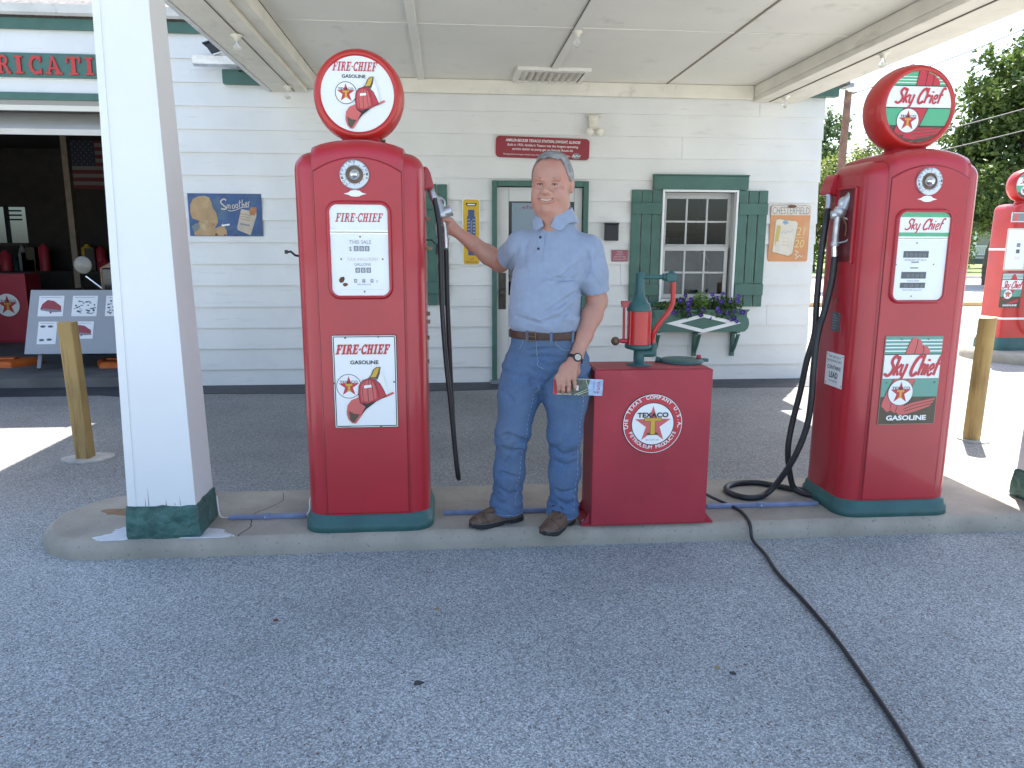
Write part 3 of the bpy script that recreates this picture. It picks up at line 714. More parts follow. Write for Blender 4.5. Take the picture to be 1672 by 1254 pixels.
# beams boxed along both sides
mb = MB(); mb.box(-1.72, -1.375, CF, YB, 2.982, 3.26, M_BEAM); mb.box(-1.373, -1.272, CF, YB, 3.02, 3.131, M_BEAM); mb.build('beam', can, bevel=.006)
mb = MB(); mb.box(-1.76, -1.722, CF - .05, YB, 2.975, 3.27, M_GUT); mb.build('gutter', can, bevel=.004)
mb = MB(); mb.box(3.24, 3.70, CF, YB, 2.975, 3.26, M_BEAM); mb.box(3.228, 3.2395, CF, YB, 3.02, 3.131, M_BEAM); mb.build('beam', can, bevel=.006)
mb = MB(); mb.box(-1.27, 3.226, CF, CF + .34, 2.98, 3.26, M_BEAM); mb.build('beam', can, bevel=.006)
mb = MB(); mb.box(-1.27, 3.226, YW - .075, YW - .0215, 2.995, 3.131, M_BEAM); mb.build('frieze', can, bevel=.008)
# battens, seams
mb = MB(); mb.box(-.272, -.208, CF + .4, YW - .08, 3.112, 3.1325, M_SOFF); mb.build('batten', can, bevel=.005)
mb = MB(); mb.box(.998, 1.058, CF + .4, 7.28, 3.114, 3.1325, M_SOFF); mb.build('batten', can, bevel=.004)
mb = MB(); mb.box(2.279, 2.293, CF + .4, YW - .08, 3.125, 3.1325, mat('seam_brown', (.28, .24, .18), .8)); mb.build('seam', can)  # thin brown seam strip along the ceiling
for y in (6.03, 4.0):
    for (a, b) in ((-1.27, -.274), (-.206, .996), (1.06, 2.277), (2.295, 3.226)): mb = MB(); mb.box(a + .002, b - .002, y - .02, y + .02, 3.127, 3.1325, M_SOFF); mb.build('batten', can, bevel=.002)
# conduit on the beams
M_WIRE = mat('dark_seam', (.14, .12, .09), .8)
mb = MB(); mb.box(-1.512, -1.496, CF, YW - .08, 2.972, 2.9815, M_BEAM); mb.box(-1.496, -1.490, CF, YW - .08, 2.976, 2.9815, M_WIRE); mb.build('conduit', can)
mb = MB(); mb.box(3.395, 3.409, CF, YW - .08, 2.966, 2.9745, M_BEAM); mb.box(3.388, 3.394, CF, YW - .08, 2.969, 2.9745, M_WIRE); mb.build('conduit', can)
mb = MB(); mb.box(.992, .9975, CF + .4, 7.28, 3.124, 3.1325, M_WIRE); mb.build('conduit', can)
# vent louvre
vt = MB()
for (a, b, c, d_) in ((.68, 1.385, 7.29, 7.36), (.68, 1.385, 7.80, 7.845), (.68, .73, 7.36, 7.80), (1.335, 1.385, 7.36, 7.80)): vt.box(a, b, c, d_, 3.10, 3.1325, M_SOFF)
v_ = vt.build('vent', can, bevel=.004)
mb = MB()
for k in range(9):
    x = .745 + k * .066; M4 = Matrix.Translation((x + .02, 0, 3.116)) @ Matrix.Rotation(R(32), 4, 'Y'); mb.box(-.030, .030, 7.362, 7.798, -.003, .003, M_BEAM, M4)
mb.box(.732, 1.333, 7.362, 7.798, 3.1315, 3.1326, M_DARK); mb.build('louvre', v_)
# fascia and roof of the canopy
mb = MB(); mb.box(-1.80, -1.762, CF - .08, YB, 3.272, 3.32, M_GRN); mb.box(3.702, 3.74, CF - .08, YB, 2.985, 3.30, M_BEAM); mb.box(-1.76, 3.70, CF - .10, CF - .052, 2.98, 3.30, M_GRN); mb.build('fascia', can, bevel=.004)
rf = MB(); vs, fs = roof(-1.95, 4.03, CF - .35, YW + .3, 3.33, 4.6, 2.0, 2.0); rf.add(vs, fs, M_SHING); rf.build('roof', can)

# bulbs in porcelain sockets hanging under the beams
def bulb(x, y, z, label):
    t = thing('light_bulb', label, 'lamp', (x, y, z), 'bare bulbs under the canopy')
    mb = MB(); mb.lathe([(.042, 0), (.042, -.010), (.026, -.016), (.020, -.040), (.0, -.041)], (x, y, z), 'z', M_BEAM, 20); mb.build('socket', t)
    mb = MB(); mb.lathe([(.011, -.041), (.014, -.052), (.025, -.070), (.029, -.090), (.023, -.108), (.009, -.117), (0, -.118)], (x, y, z), 'z', mat('clear_bulb', (.9, .9, .88), .08, trans=.85), 20); mb.build('bulb', t)
bulb(-1.504, 5.86, 2.971, 'bare bulb under the left canopy beam, the nearer of two')
bulb(-1.504, 7.60, 2.971, 'bare bulb under the left canopy beam next to the wall')
bulb(3.43, 7.57, 2.974, 'bare bulb under the right canopy beam next to the wall')
bulb(3.43, 5.87, 2.974, 'bare bulb under the right canopy beam, above the right pump')
bulb(1.028, 6.05, 3.113, 'bare bulb on the middle of the canopy ceiling')

# ---------------------------------------------------------------- posts
def post(xc, label, face):
    t = thing('canopy_post', label, 'post', (xc, 3.62, .08), 'tapered posts carrying the canopy')
    def rect(z, hw, hd, yc): return [Vector((xc + sx * hw, yc + sy * hd, z)) for sx, sy in ((-1, -1), (1, -1), (1, 1), (-1, 1))]
    g = MB(); rings = []
    for z, e in ((.075, .004), (.10, .008), (.16, .006), (.225, .002), (.245, -.002)):
        r_ = []
        base = rect(z, .163 + e, .138 + e, 3.615)
        for i in range(4):
            for k in range(8):
                p = base[i].lerp(base[(i + 1) % 4], k / 8); r_.append(p + Vector((random.uniform(-.003, .003), random.uniform(-.003, .003), random.uniform(-.006, .006) if z > .2 else 0)))
        rings.append(r_)
    g.loft(rings, M_BASEG, smooth=False); g.build('footing', t)
    m = MB()
    m.loft([rect(.238, .157, .132, 3.615), rect(2.99, .108, .092, 3.615)], M_POST, smooth=False)
    sh_ = m.build('shaft', t, bevel=.004)
    # corner boards: raised strip down the left of the front face and seam lines
    c = MB()
    def strip(x0a, x1a, x0b, x1b, off=.004):
        yb0, yb1 = 3.615 - .132, 3.615 - .092
        c.add([(xc + x0a, yb0 - off, .24), (xc + x1a, yb0 - off, .24), (xc + x1b, yb1 - off, 2.985), (xc + x0b, yb1 - off, 2.985),
               (xc + x0a, yb0 + .01, .24), (xc + x1a, yb0 + .01, .24), (xc + x1b, yb1 + .01, 2.985), (xc + x0b, yb1 + .01, 2.985)],
              [(0, 1, 2, 3), (0, 4, 5, 1), (1, 5, 6, 2), (2, 6, 7, 3), (3, 7, 4, 0)], M_POST)
    strip(-.1565, -.118, -.1075, -.078); strip(.150, .1565, .103, .1075, .003)
    c.build('corner_board', sh_)
    Mk = mat('crack_dark', (0, 0, 0))
    for x, h in ((-.06, .10), (-.075, .045), (.02, .04), (.085, .05), (.06, .02)):
        k = MB(); k.add([(xc + x - .0015, 3.4825, .245), (xc + x + .0015, 3.4825, .245), (xc + x, 3.4838 , .245 + h)], [(0, 1, 2)], Mk); k.build('crack', sh_)
    return t
post(-1.375, 'white tapered canopy post on a green footing, left of the left gas pump', 0)
post(3.36, 'white canopy post on a green footing, cut by the right edge of the picture', 0)

# floodlight on the gutter by the left beam
fl = thing('floodlight', 'small black floodlight on the gutter end beside the canopy', 'lamp', (-2.2, 7.75, 3.26))
mb = MB(); Mf = Matrix.Translation((-2.17, 7.72, 3.32)) @ Matrix.Rotation(R(-18), 4, 'Y')
mb.prism([(-.085, .055), (.085, .055), (.06, -.045), (-.055, -.045)], 'y', -.06, .06, M_BLK, Mf); mb.box(-.1, .1, -.075, .075, .056, .07, M_BLK, Mf); mb.build('housing', fl, bevel=.004)
mb = MB(); mb.box(-.045, .05, -.05, .05, -.058, -.046, M_FROST, Mf); mb.build('lens', fl)
mb = MB(); mb.tube([(-2.15, 7.74, 3.37), (-2.08, 7.78, 3.36), (-2.04, 7.86, 3.30)], .012, M_BLK); mb.build('bracket', fl)

# ================================================================== gas pumps
def rrect(hw, hd, r, xc, yc, z, n=6):
    out = []
    for cx, cy, a0 in ((hw - r, hd - r, 0), (-hw + r, hd - r, 90), (-hw + r, -hd + r, 180), (hw - r, -hd + r, 270)):
        for k in range(n + 1):
            a = R(a0 + 90 * k / n); out.append(Vector((xc + cx + r * math.cos(a), yc + cy + r * math.sin(a), z)))
    return out
YF, YC = 3.49, 3.72
def pump_common(xc, side, label, name='gas_pump'):
    t = thing(name, label, 'gas pump', (xc, YC, .085), 'red gas pumps with round lit tops')
    g = MB()
    rings = [rrect(.312 + a, .245 + a, .10, xc, YC, z) for z, a in ((.083, 0), (.088, .004), (.125, .002), (.130, -.004), (.160, -.008), (.170, -.018))]
    g.loft(rings, M_PGRN); g.build('base', t)
    # shell
    s = MB(); hw, hd = .297, .222; zs = 1.812; r0 = .095
    rings = [rrect(hw, hd, r0, xc, YC, z) for z in (.168, .172, .6, 1.2, zs)]
    rr = .082
    for k in range(1, 9):
        a = R(90 * k / 8); ins = rr * (1 - math.cos(a)); z = zs + rr * math.sin(a)
        rings.append(rrect(hw - ins, hd - ins * .9, max(r0 - ins * .5, .03), xc, YC, z))
    for k in range(1, 5):
        ins = rr + .20 * k / 4; rings.append(rrect(hw - ins, max(hd - ins * .9, .02), .018, xc, YC, zs + rr + .030 * (1 - (1 - k / 4) ** 2)))
    s.loft(rings, M_RED); s.build('body', t)
    # central band that runs up the front and over the top
    b = MB(); bw = .208; N = 20; fy, by = YC - .230, YC + .230; cols = []
    for i in range(N + 1):
        u = -1 + 2 * i / N; x = bw * u
        if i == 0 or i == N: dz = -.03; dy = .020
        elif i == 1 or i == N - 1: dz = -.003; dy = .0015; x = bw * .985 * (1 if u > 0 else -1)
        else: dz = 0; dy = 0
        zt = 1.948 - .034 * (abs(x) / bw) ** 2 + dz; f = fy + dy; bk = by - dy; rc = .07
        col = [Vector((xc + x, f, z)) for z in (.170, .5, 1.0, 1.5, zt - rc)]
        for k in range(1, 8): a = R(90 * k / 7); col.append(Vector((xc + x, f + rc * (1 - math.cos(a)), zt - rc + rc * math.sin(a))))
        for k in range(1, 4): col.append(Vector((xc + x, f + rc + (bk - f - 2 * rc) * k / 3, zt + .004 * math.sin(PI * k / 3))))
        for k in range(1, 8): a = R(90 * k / 7); col.append(Vector((xc + x, bk - rc + rc * math.sin(a), zt - rc + rc * math.cos(a))))
        col += [Vector((xc + x, bk, z)) for z in (1.0, .17)]
        cols.append(col)
    n = len(cols[0]); vs = [p for c in cols for p in c]; fs = []
    for i in range(N):
        for j in range(n - 1): fs.append((i * n + j, (i + 1) * n + j, (i + 1) * n + j + 1, i * n + j + 1))
    b.add(vs, fs, M_RED, True); bo = b.build('cowl', t)
    # front door panel with an arched top, proud of the band
    d = MB(); pw = .196
    def arch(w, z0, z1, crown, n=20): return [(xc - w, z0), (xc + w, z0)] + [(xc + w - 2 * w * i / n, z1 + crown * (1 - (1 - 2 * i / n) ** 2)) for i in range(n + 1)]
    rings = []
    for off, ins in ((0, 0), (.004, .0), (.0065, .004)):
        A = arch(pw - ins, .178 + ins, 1.800 - ins, .062)
        rings.append([Vector((x, fy - off + .0005, z)) for x, z in A])
    d.loft(rings, M_RED, cap=False, smooth=False)
    tr = tessellate_polygon([[Vector((p.x, p.z, 0)) for p in rings[-1]]]); d.add(rings[-1], [tuple(q) for q in tr], M_RED)
    d.build('front_panel', t)
    # dark gap around the panel
    gq = MB(); A0 = arch(pw + .0025, .1765, 1.8025, .062); gq.poly = None
    tr = tessellate_polygon([[Vector((p[0], p[1], 0)) for p in A0]]); gq.add([Vector((x, fy - .0012, z)) for x, z in A0], [tuple(q) for q in tr], mat('red_gap', (.06, .004, .006), .7)); gq.build('gap', t)
    yp = fy - .0062
    # neck and globe
    k = MB(); k.loft([rrect(w, d_, .04, xc, YC, z) for w, d_, z in ((.098, .078, 1.935), (.096, .076, 1.955), (.088, .070, 1.958), (.086, .068, 2.0))], M_RED); k.tube([(xc + .09, YC, 1.965), (xc + .112, YC, 1.965)], .007, M_BRASS); k.build('neck', t)
    gc = (xc + (-.004 if side > 0 else -.004), YC, 2.160 if side > 0 else 2.155)
    ring = MB(); ring.lathe([(.166, -.082), (.172, -.090), (.184, -.094), (.196, -.080), (.206, -.05), (.211, 0), (.206, .05), (.196, .08), (.184, .094), (.172, .09), (.166, .082)], gc, 'y', M_RED2, 56, cap=False)
    ring.tube([(gc[0], gc[1], gc[2] + .208), (gc[0], gc[1], gc[2] + .216)], .012, M_RED2)
    gl = ring.build('globe', t)
    ln = MB(); ln.lathe([(.169, -.0835), (.169, -.080), (.001, -.0801)], gc, 'y', M_FROST, 56, cap=False, smooth=False); ln.lathe([(.001, -.0836), (.169, -.0835)], gc, 'y', M_FROST, 56, cap=False, smooth=False); ln.lathe([(.001, .0836), (.169, .0835)], gc, 'y', M_FROST, 56, cap=False, smooth=False)
    lens = ln.build('lens', gl)
    # filler dial
    dc = (xc - .012, yp, 1.786)
    q = MB(); q.lathe([(.066, 0), (.066, .008), (.062, .012), (.041, .010), (.039, .004)], dc, (0, -1, 0), M_GALV, 40); q.build('dial_ring', t)
    qd = Decal((dc[0], yp - .0122, dc[2]), lift=.0004); qd.ring(0, 0, .042, .060, mat('dial_face', (.55, .54, .48) if side < 0 else (.62, .65, .68), .4)); qd.circtext('COMPUTING  PUMP  ', .057, 90, 300, .011, M_BLK, 2, bold=.01)
    for a in range(0, 360, 30): qd.stroke([(.043 * math.cos(R(a)), .043 * math.sin(R(a))), (.047 * math.cos(R(a)), .047 * math.sin(R(a)))], .003, M_BLK, 2)
    qd.mb.build('dial_face', t)
    q = MB(); q.lathe([(.038, .002), (.038, .006), (.026, .004)], dc, (0, -1, 0), M_BRASS, 32); q.lathe([(.026, 0), (.024, .018), (.016, .026), (.014, .032), (0, .034)], dc, (0, -1, 0), M_CHR, 28); q.build('dial_knob', t)
    e = MB(); P = [(0 - .052, 0), (-.030, .006), (-.020, .014), (0, .017), (.020, .014), (.030, .006), (.052, 0), (.030, -.005), (.018, -.011), (0, -.013), (-.018, -.011), (-.030, -.005)]
    e.prism([(dc[0] + a, 1.702 + b_) for a, b_ in P], 'y', yp - .004, yp + .001, M_TIN); e.build('badge', t, bevel=.0012)
    return t, yp, gc, lens

def bezel(t, xc, yp, w, z0, z1, r):
    """red rounded lip round the display, open in the middle"""
    b = MB()
    def loop(ins, y, rr_):
        out = []
        hw, hh = w / 2 - ins, (z1 - z0) / 2 - ins; cz = (z0 + z1) / 2; rr_ = max(rr_ - ins, .004)
        for cx, cy, a0 in ((hw - rr_, hh - rr_, 0), (-hw + rr_, hh - rr_, 90), (-hw + rr_, -hh + rr_, 180), (hw - rr_, -hh + rr_, 270)):
            for k in range(7): a = R(a0 + 15 * k); out.append(Vector((xc + cx + rr_ * math.cos(a), y, cz + cy + rr_ * math.sin(a))))
        return out
    prof = [(-.016, 0.001), (-.013, -.008), (-.008, -.014), (-.003, -.0165), (.001, -.013), (.002, -.002), (.002, .001)]
    b.loft([loop(i, yp + y, r + .016) for i, y in prof], M_RED, cap=False)
    return b.build('bezel', t)

def rrpoly(x0, z0, x1, z1, r, n=6):
    out = []
    for cx, cz, a0 in ((x1 - r, z1 - r, 0), (x0 + r, z1 - r, 90), (x0 + r, z0 + r, 180), (x1 - r, z0 + r, 270)):
        for k in range(n + 1): a = R(a0 + 90 * k / n); out.append((cx + r * math.cos(a), cz + r * math.sin(a)))
    return out

# ---------------------------------------------------------------- pump on the left (fire-chief)
X1 = -.400
t, yp, gc, lens = pump_common(X1, 1, 'red FIRE-CHIEF gas pump the man is holding the nozzle of')
pump1 = t
gf = Decal((gc[0], gc[1] - .0842, gc[2]), lift=.0006)
kx = .168 / 186
gx = lambda a: (a - 386) * kx
gy = lambda b_: (295 - b_) * kx
gf.slabtext('FIRE-CHIEF', gx(374), gy(184), 44 * kx, 222 * kx, M_PRED, 2)
gf.text('GASOLINE', gx(370), gy(217), 16 * kx, M_BLK, 2, bold=.02, width=120 * kx)
star_logo(gf, gx(328), gy(290), 55 * kx, 1)
hat(gf, lambda a: gx(322 + (a - 307) * .915), lambda b_: gy(210 + (b_ - 393) * .955), 8)
gf.text('BATT', gx(360), gy(368), 12 * kx, M_WHT, 16, bold=.01) if False else None
gf.mb.build('lens_artwork', lens)
# display
dp = MB(); dp.prism(rrpoly(X1 - .131, 1.243, X1 + .131, 1.655, .022), 'y', yp - .0052, yp - .0005, M_TIN)
disp = dp.build('display', t, bevel=.0015)
bezel(t, X1, yp, .266, 1.241, 1.657, .022)
dd = Decal((X1, yp - .0054, 1.655), lift=.0004); k = .412 / 1100
dd.slabtext('FIRE-CHIEF', 0, -(302 - 95) * k, 104 * k, 565 * k, M_PRED, 2)
dd.rect(-.131, -(446 - 95) * k, .131, -(403 - 95) * k, M_CHR, 2); dd.rect(-.131, -(430 - 95) * k, .131, -(418 - 95) * k, M_GREY, 3)
ox = lambda a: (a - 352) * k
zz = lambda b_: -(b_ - 95) * k
dd.text('THIS SALE', ox(362), zz(565), 46 * k, M_GREY, 2, width=265 * k, bold=-.003)
dd.text('$', ox(240), zz(648), 50 * k, M_GREY, 2)
for i, c in enumerate('000'):
    dd.rect(ox(282 + i * 66), zz(652), ox(338 + i * 66), zz(590), M_GREY, 2); dd.text(c, ox(310 + i * 66), zz(642), 38 * k, M_WHT, 3)
dd.text('TAX INCLUDED', ox(385), zz(768), 36 * k, mat('faded_pink', (.66, .48, .47), .5), 2, width=370 * k)
dd.text('GALLONS', ox(382), zz(828), 34 * k, M_GREY, 2, width=200 * k)
for i, c in enumerate('000'):
    dd.rect(ox(292 + i * 67), zz(914), ox(347 + i * 67), zz(852), M_GREY, 2); dd.text(c, ox(320 + i * 67), zz(904), 40 * k, M_WHT, 3)
for x, c in ((290, '4'), (390, '7'), (490, '9')):
    dd.rect(ox(x - 17), zz(1034), ox(x + 17), zz(990), M_GREY, 2); dd.text(c, ox(x), zz(1028), 32 * k, M_WHT, 3)
dd.text('¢', ox(552), zz(1030), 34 * k, M_GREY, 2); dd.text('PER GALLON', ox(392), zz(1066), 18 * k, M_GREY, 2, width=160 * k)
for (x, z) in ((362, 478), (125, 748), (628, 748), (395, 1145)): dd.disc(ox(x), zz(z), 11 * k, M_BRASS, 2, 12)
dd.poly([(ox(a), zz(b_)) for a, b_ in ((88, 1000), (110, 968), (150, 962), (160, 990), (140, 1030), (108, 1040), (92, 1022))], M_RUST, 2)
dd.poly([(ox(a), zz(b_)) for a, b_ in ((130, 1050), (160, 1036), (190, 1042), (198, 1060), (170, 1082), (142, 1078))], M_RUST, 2)
dd.stroke([(ox(80), zz(1125)), (ox(620), zz(1122))], 4 * k, mat('scratch_grey', (.6, .6, .58), .5), 2)
dd.mb.build('display_artwork', disp)
# enamel sign
def sign_plate(t, xc, yp, z0, z1, w, m, edge):
    s = MB(); s.prism(rrpoly(xc - w / 2, z0, xc + w / 2, z1, .006, 3), 'y', yp - .0048, yp - .0005, edge)
    o = s.build('enamel_sign', t, bevel=.0012); dd_ = Decal((xc - w / 2, yp - .0050, z1), lift=.0004); dd_.poly([(a - xc + w / 2, b_ - z1) for a, b_ in rrpoly(xc - w / 2 + .0035, z0 + .0035, xc + w / 2 - .0035, z1 - .0035, .005, 3)], m, 1)
    return o, dd_
so_, sd = sign_plate(t, X1 + .006, yp, .612, 1.060, .302, M_WHT, M_RUST)
k = .302 / 298.; fx = lambda a: (a - 235 - 6) * k; fy_ = lambda b_: -(b_ - 245) * .448 / 436
W_, H_ = .302, .448
for pts in ([(.009, -.009), (W_ - .009, -.009)], [(.009, -H_ + .009), (W_ - .009, -H_ + .009)], [(.009, -.009), (.009, -H_ + .009)], [(W_ - .009, -.009), (W_ - .009, -H_ + .009)]): sd.stroke(pts, .0042, M_BLK, 2)
sd.slabtext('FIRE-CHIEF', fx(374 + 5), fy_(335), 44 * k, 246 * k, M_PRED2, 4); sd.slabtext('FIRE-CHIEF', fx(377 + 5), fy_(332), 44 * k, 244 * k, M_PRED, 5)
sd.text('GASOLINE', fx(384 + 4), fy_(380), 17 * k, M_BLK, 3, bold=.03, width=130 * k)
star_logo(sd, fx(315 - 2), fy_(483), 58 * k, 2, .05)
hat(sd, lambda a: fx(a - 8), fy_, 9)
for x, z in ((305, 258), (456, 254), (530, 464), (253, 468), (325, 679), (470, 673)): sd.disc(fx(x - 14 * (z - 250) / 430), fy_(z), .0045, M_RUST, 16, 10)
sd.text('PRINTED IN U.S.A.', fx(282), fy_(676), 4 * k, M_BLK, 3)
sd.mb.build('sign_artwork', so_)
# side lever, hood, switch gear on the right side
mb = MB(); mb.tube([(X1 - .29, 3.62, 1.42), (X1 - .315, 3.60, 1.425), (X1 - .335, 3.60, 1.443), (X1 - .352, 3.60, 1.440)], .0055, M_BLK); mb.box(X1 - .362, X1 - .350, 3.592, 3.608, 1.432, 1.450, M_BLK); mb.build('lever', t)
def hood(t, xs, s, yc):
    h = MB(); P = [(0, .085), (.020, .080), (.034, .055), (.048, .0), (.050, -.018), (.0, -.028)]
    h.prism([(xs + s * a, 1.765 + b_) for a, b_ in P], 'y', yc - .05, yc + .05, M_RED); return h.build('hood', t, bevel=.008)
hood(t, X1 + .290, 1, 3.745)
mb = MB()
mb.tube([(X1 + .322, 3.735, 1.748), (X1 + .334, 3.715, 1.712), (X1 + .340, 3.712, 1.690)], [.017, .017, .015], M_GALV, 14); mb.build('hose_fitting', t)
mb = MB(); Yh = 3.735
for z, w in ((1.60, .03), (1.46, .035), (1.14, .02), (1.10, .02), (1.02, .015), (.90, .012)): mb.box(X1 + .292, X1 + .292 + w, 3.66, 3.70, z - .008, z + .008, M_BRASS)
mb.tube([(X1 + .30, 3.68, 1.50), (X1 + .325, 3.68, 1.50), (X1 + .35, 3.68, 1.475), (X1 + .348, 3.68, 1.43)], .005, M_BLK)
mb.build('side_fittings', t)
# hose
hp = [(-.058, 3.708, 1.70), (-.045, 3.70, 1.62), (-.035, 3.69, 1.535), (-.031, 3.68, 1.36), (-.028, 3.68, 1.17), (-.014, 3.69, .92), (.008, 3.70, .68), (.026, 3.71, .46), (.040, 3.72, .30), (.046, 3.745, .262), (.046, 3.775, .268), (.036, 3.80, .34), (.022, 3.81, .52), (.012, 3.80, .75), (.004, 3.78, 1.0), (-.002, 3.765, 1.2), (-.004, 3.75, 1.38), (-.005, 3.742, 1.455)]
mb = MB(); mb.tube(catmull(hp, 6), .0125, M_RUB, 12); mb.build('hose', t)
# nozzle in the man's hand
nz = MB()
nz.tube(catmull([(-.078, 3.765, 1.712), (-.060, 3.760, 1.706), (-.042, 3.752, 1.672), (-.025, 3.745, 1.628)], 5), [.015 + .0011 * i for i in range(16)], M_ALU, 14)
nz.ball((-.024, 3.744, 1.625), .034, M_ALU, (1, .85, .9))
nz.tube([(-.022, 3.744, 1.630), (.004, 3.742, 1.638)], .025, M_ALU, 16); nz.tube([(.002, 3.742, 1.638), (.026, 3.740, 1.646)], .0275, M_ALU, 16)
nz.tube(catmull([(-.046, 3.755, 1.70), (-.030, 3.752, 1.705), (-.012, 3.748, 1.69), (-.010, 3.746, 1.66)], 4), .006, M_ALU, 8)
nz.tube(catmull([(-.020, 3.742, 1.61), (-.012, 3.742, 1.575), (-.008, 3.742, 1.54), (-.006, 3.742, 1.502)], 4), .0125, M_ALU, 12)
nzo = nz.build('nozzle', t)
mb = MB(); mb.tube([(-.006, 3.742, 1.505), (-.0055, 3.742, 1.462)], .0155, M_GALV, 12); mb.tube([(-.006, 3.742, 1.508), (-.006, 3.742, 1.500)], .019, M_ALU, 12); mb.build('hose_fitting', nzo)
mb = MB(); mb.tube(catmull([(-.040, 3.748, 1.608), (-.052, 3.748, 1.58), (-.052, 3.748, 1.545), (-.044, 3.746, 1.515), (-.020, 3.744, 1.506), (-.006, 3.742, 1.510)], 5), .0045, M_GALV, 8); mb.build('trigger_guard', nzo)
mb = MB(); mb.tube(catmull([(-.030, 3.746, 1.605), (-.038, 3.746, 1.575), (-.034, 3.746, 1.535)], 4), .005, M_RUST, 8); mb.build('trigger', nzo)

# ---------------------------------------------------------------- pump on the right (sky chief)
X2 = 2.335
def sky_art(d, w, h, lay=2, round_r=None):
    """the streaked poster art in a w x h box, origin top left"""
    X = lambda a: a * w; Z = lambda b_: -b_ * h
    d.rect(0, Z(.195), w, 0, M_PGR2 if round_r is None else M_PGR, lay)
    for b_ in (.035, .075, .115, .155): d.rect(0, Z(b_ + .014), w, Z(b_), M_WHT, lay + 1)
    d.rect(0, Z(.475), w, Z(.20), M_WHT, lay + 1); d.rect(0, Z(.205), w, Z(.195), M_BLK, lay + 2)
    d.rect(0, Z(.685), w, Z(.48), M_PGR2 if round_r is None else M_PGR, lay)
    d.rect(0, Z(1), w, Z(.685), M_PBRN, lay)
    return X, Z
t2, yp, gc2, lens2 = pump_common(X2, -1, 'red Sky Chief gas pump standing right of the low red cabinet')
pump2 = t2
# globe artwork: round, clipped chords
gf = Decal((gc2[0], gc2[1] - .0842, gc2[2]), lift=.0006); RR = .168
def chord(z0, z1, n=14):
    z0, z1 = max(z0, -RR), min(z1, RR)
    l = [(-math.sqrt(max(RR ** 2 - z ** 2, 0)), z) for z in np.linspace(z0, z1, n)]
    return l + [(-a, b_) for a, b_ in l[::-1]]
zt, zw, zg = .098, -.005, -.090
gf.poly(chord(zt, RR), M_PGR, 1); gf.poly(chord(zw, zt), M_WHT, 1); gf.poly(chord(zg, zw), M_PGR, 1); gf.poly(chord(-RR, zg), M_PBRN, 1)
for z in (.110, .124, .138): gf.poly([(a, b_) for a, b_ in chord(z, z + .004, 2)], M_WHT, 2)
gf.poly([(-.022, zt), (-.012, .167), (.030, .164), (.070, .148), (.092, .128), (.100, .112), (.096, zt)], M_PRED, 3)
gf.stroke([(.022, zt), (.032, .166)], .003, M_BLK, 4); gf.stroke([(.060, zt), (.066, .135), (.060, .150)], .003, M_BLK, 4); gf.stroke([(-.024, zt), (-.013, .167)], .003, M_BLK, 4)
gf.stroke([(-math.sqrt(RR ** 2 - zt ** 2), zt), (math.sqrt(RR ** 2 - zt ** 2), zt)], .004, M_BLK, 4); gf.stroke([(-RR, zw), (RR, zw)], .004, M_BLK, 4); gf.stroke([(-.142, zg), (.142, zg)], .003, M_BLK, 3)
gf.poly([(-.078, zw), (.048, zw), (.008, zg), (-.02, -.12), (-.09, -.135), (-.118, -.118)], M_PRED, 3); gf.stroke([(-.076, zw), (-.118, -.112)], .003, M_BLK, 4); gf.stroke([(.05, zw), (.012, zg)], .003, M_BLK, 4)
gf.poly([(-.06, -.12), (.0, -.098), (.08, -.096), (.13, -.098), (.11, -.124), (.06, -.142), (-.02, -.155), (-.07, -.148)], M_PRED, 3)
for a in ((-.03, -.115, .115, -.100), (-.02, -.130, .105, -.116), (-.0, -.144, .085, -.131)): gf.stroke([(a[0], a[1]), (a[2], a[3])], .003, M_PBRN, 4)
gf.script('Sky Chief', -.004, .017, .068, .235, M_PRED, 5, wk=1.25)
star_logo(gf, -.052, -.066, .058, 5, .03)
gf.mb.build('lens_artwork', lens2)
dp = MB(); dp.prism(rrpoly(X2 - .014 - .130, 1.215, X2 - .014 + .130, 1.640, .020), 'y', yp - .0052, yp - .0005, M_TIN)
disp = dp.build('display', t2, bevel=.0015); bezel(t2, X2 - .014, yp, .264, 1.213, 1.642, .02)
dd = Decal((X2 - .014 - .130, yp - .0054, 1.640), lift=.0004); k = .260 / 640; kz = .425 / 1105
ox = lambda a, b_=600: (a - (285 - 100 * (b_ - 75) / 1105.)) * k
zz = lambda b_: -(b_ - 75) * kz
dd.poly([(.004, 0 + zz(85)), (.012, -.0015), (.248, -.0015), (.256, zz(85)), (.260, zz(110)), (.260, zz(135)), (0, zz(135)), (0, zz(110))], M_PGR, 2)
dd.rect(0, zz(325), .26, zz(136), M_WHT, 2); dd.rect(0, zz(373), .26, zz(326), M_PGR, 2)
dd.rect(0, zz(395), .26, zz(384), M_CHR, 2); dd.rect(0, zz(420), .26, zz(404), M_CHR, 2); dd.rect(0, zz(402), .26, zz(397), M_GREY, 2)
dd.script('Sky Chief', .128, zz(290), .050, .190, M_PRED, 4, wk=1.1)
M_REG = mat('register_grey', (.10, .11, .115), .4)
for (a, b_, c, e) in ((325, 640, 645, 557), (300, 905, 615, 820), (285, 1025, 605, 957)):
    dd.rect(ox(a, b_), zz(b_), ox(c, b_), zz(e), M_REG, 2)
dd.text('$ 0 0 0 0', ox(485, 600), zz(628), 42 * kz, M_GREY, 3, width=.105); dd.text('0 0 0 0', ox(480, 860), zz(890), 42 * kz, M_GREY, 3, width=.085); dd.text('0 0 0 ¢', ox(465, 990), zz(1014), 40 * kz, M_GREY, 3, width=.10)
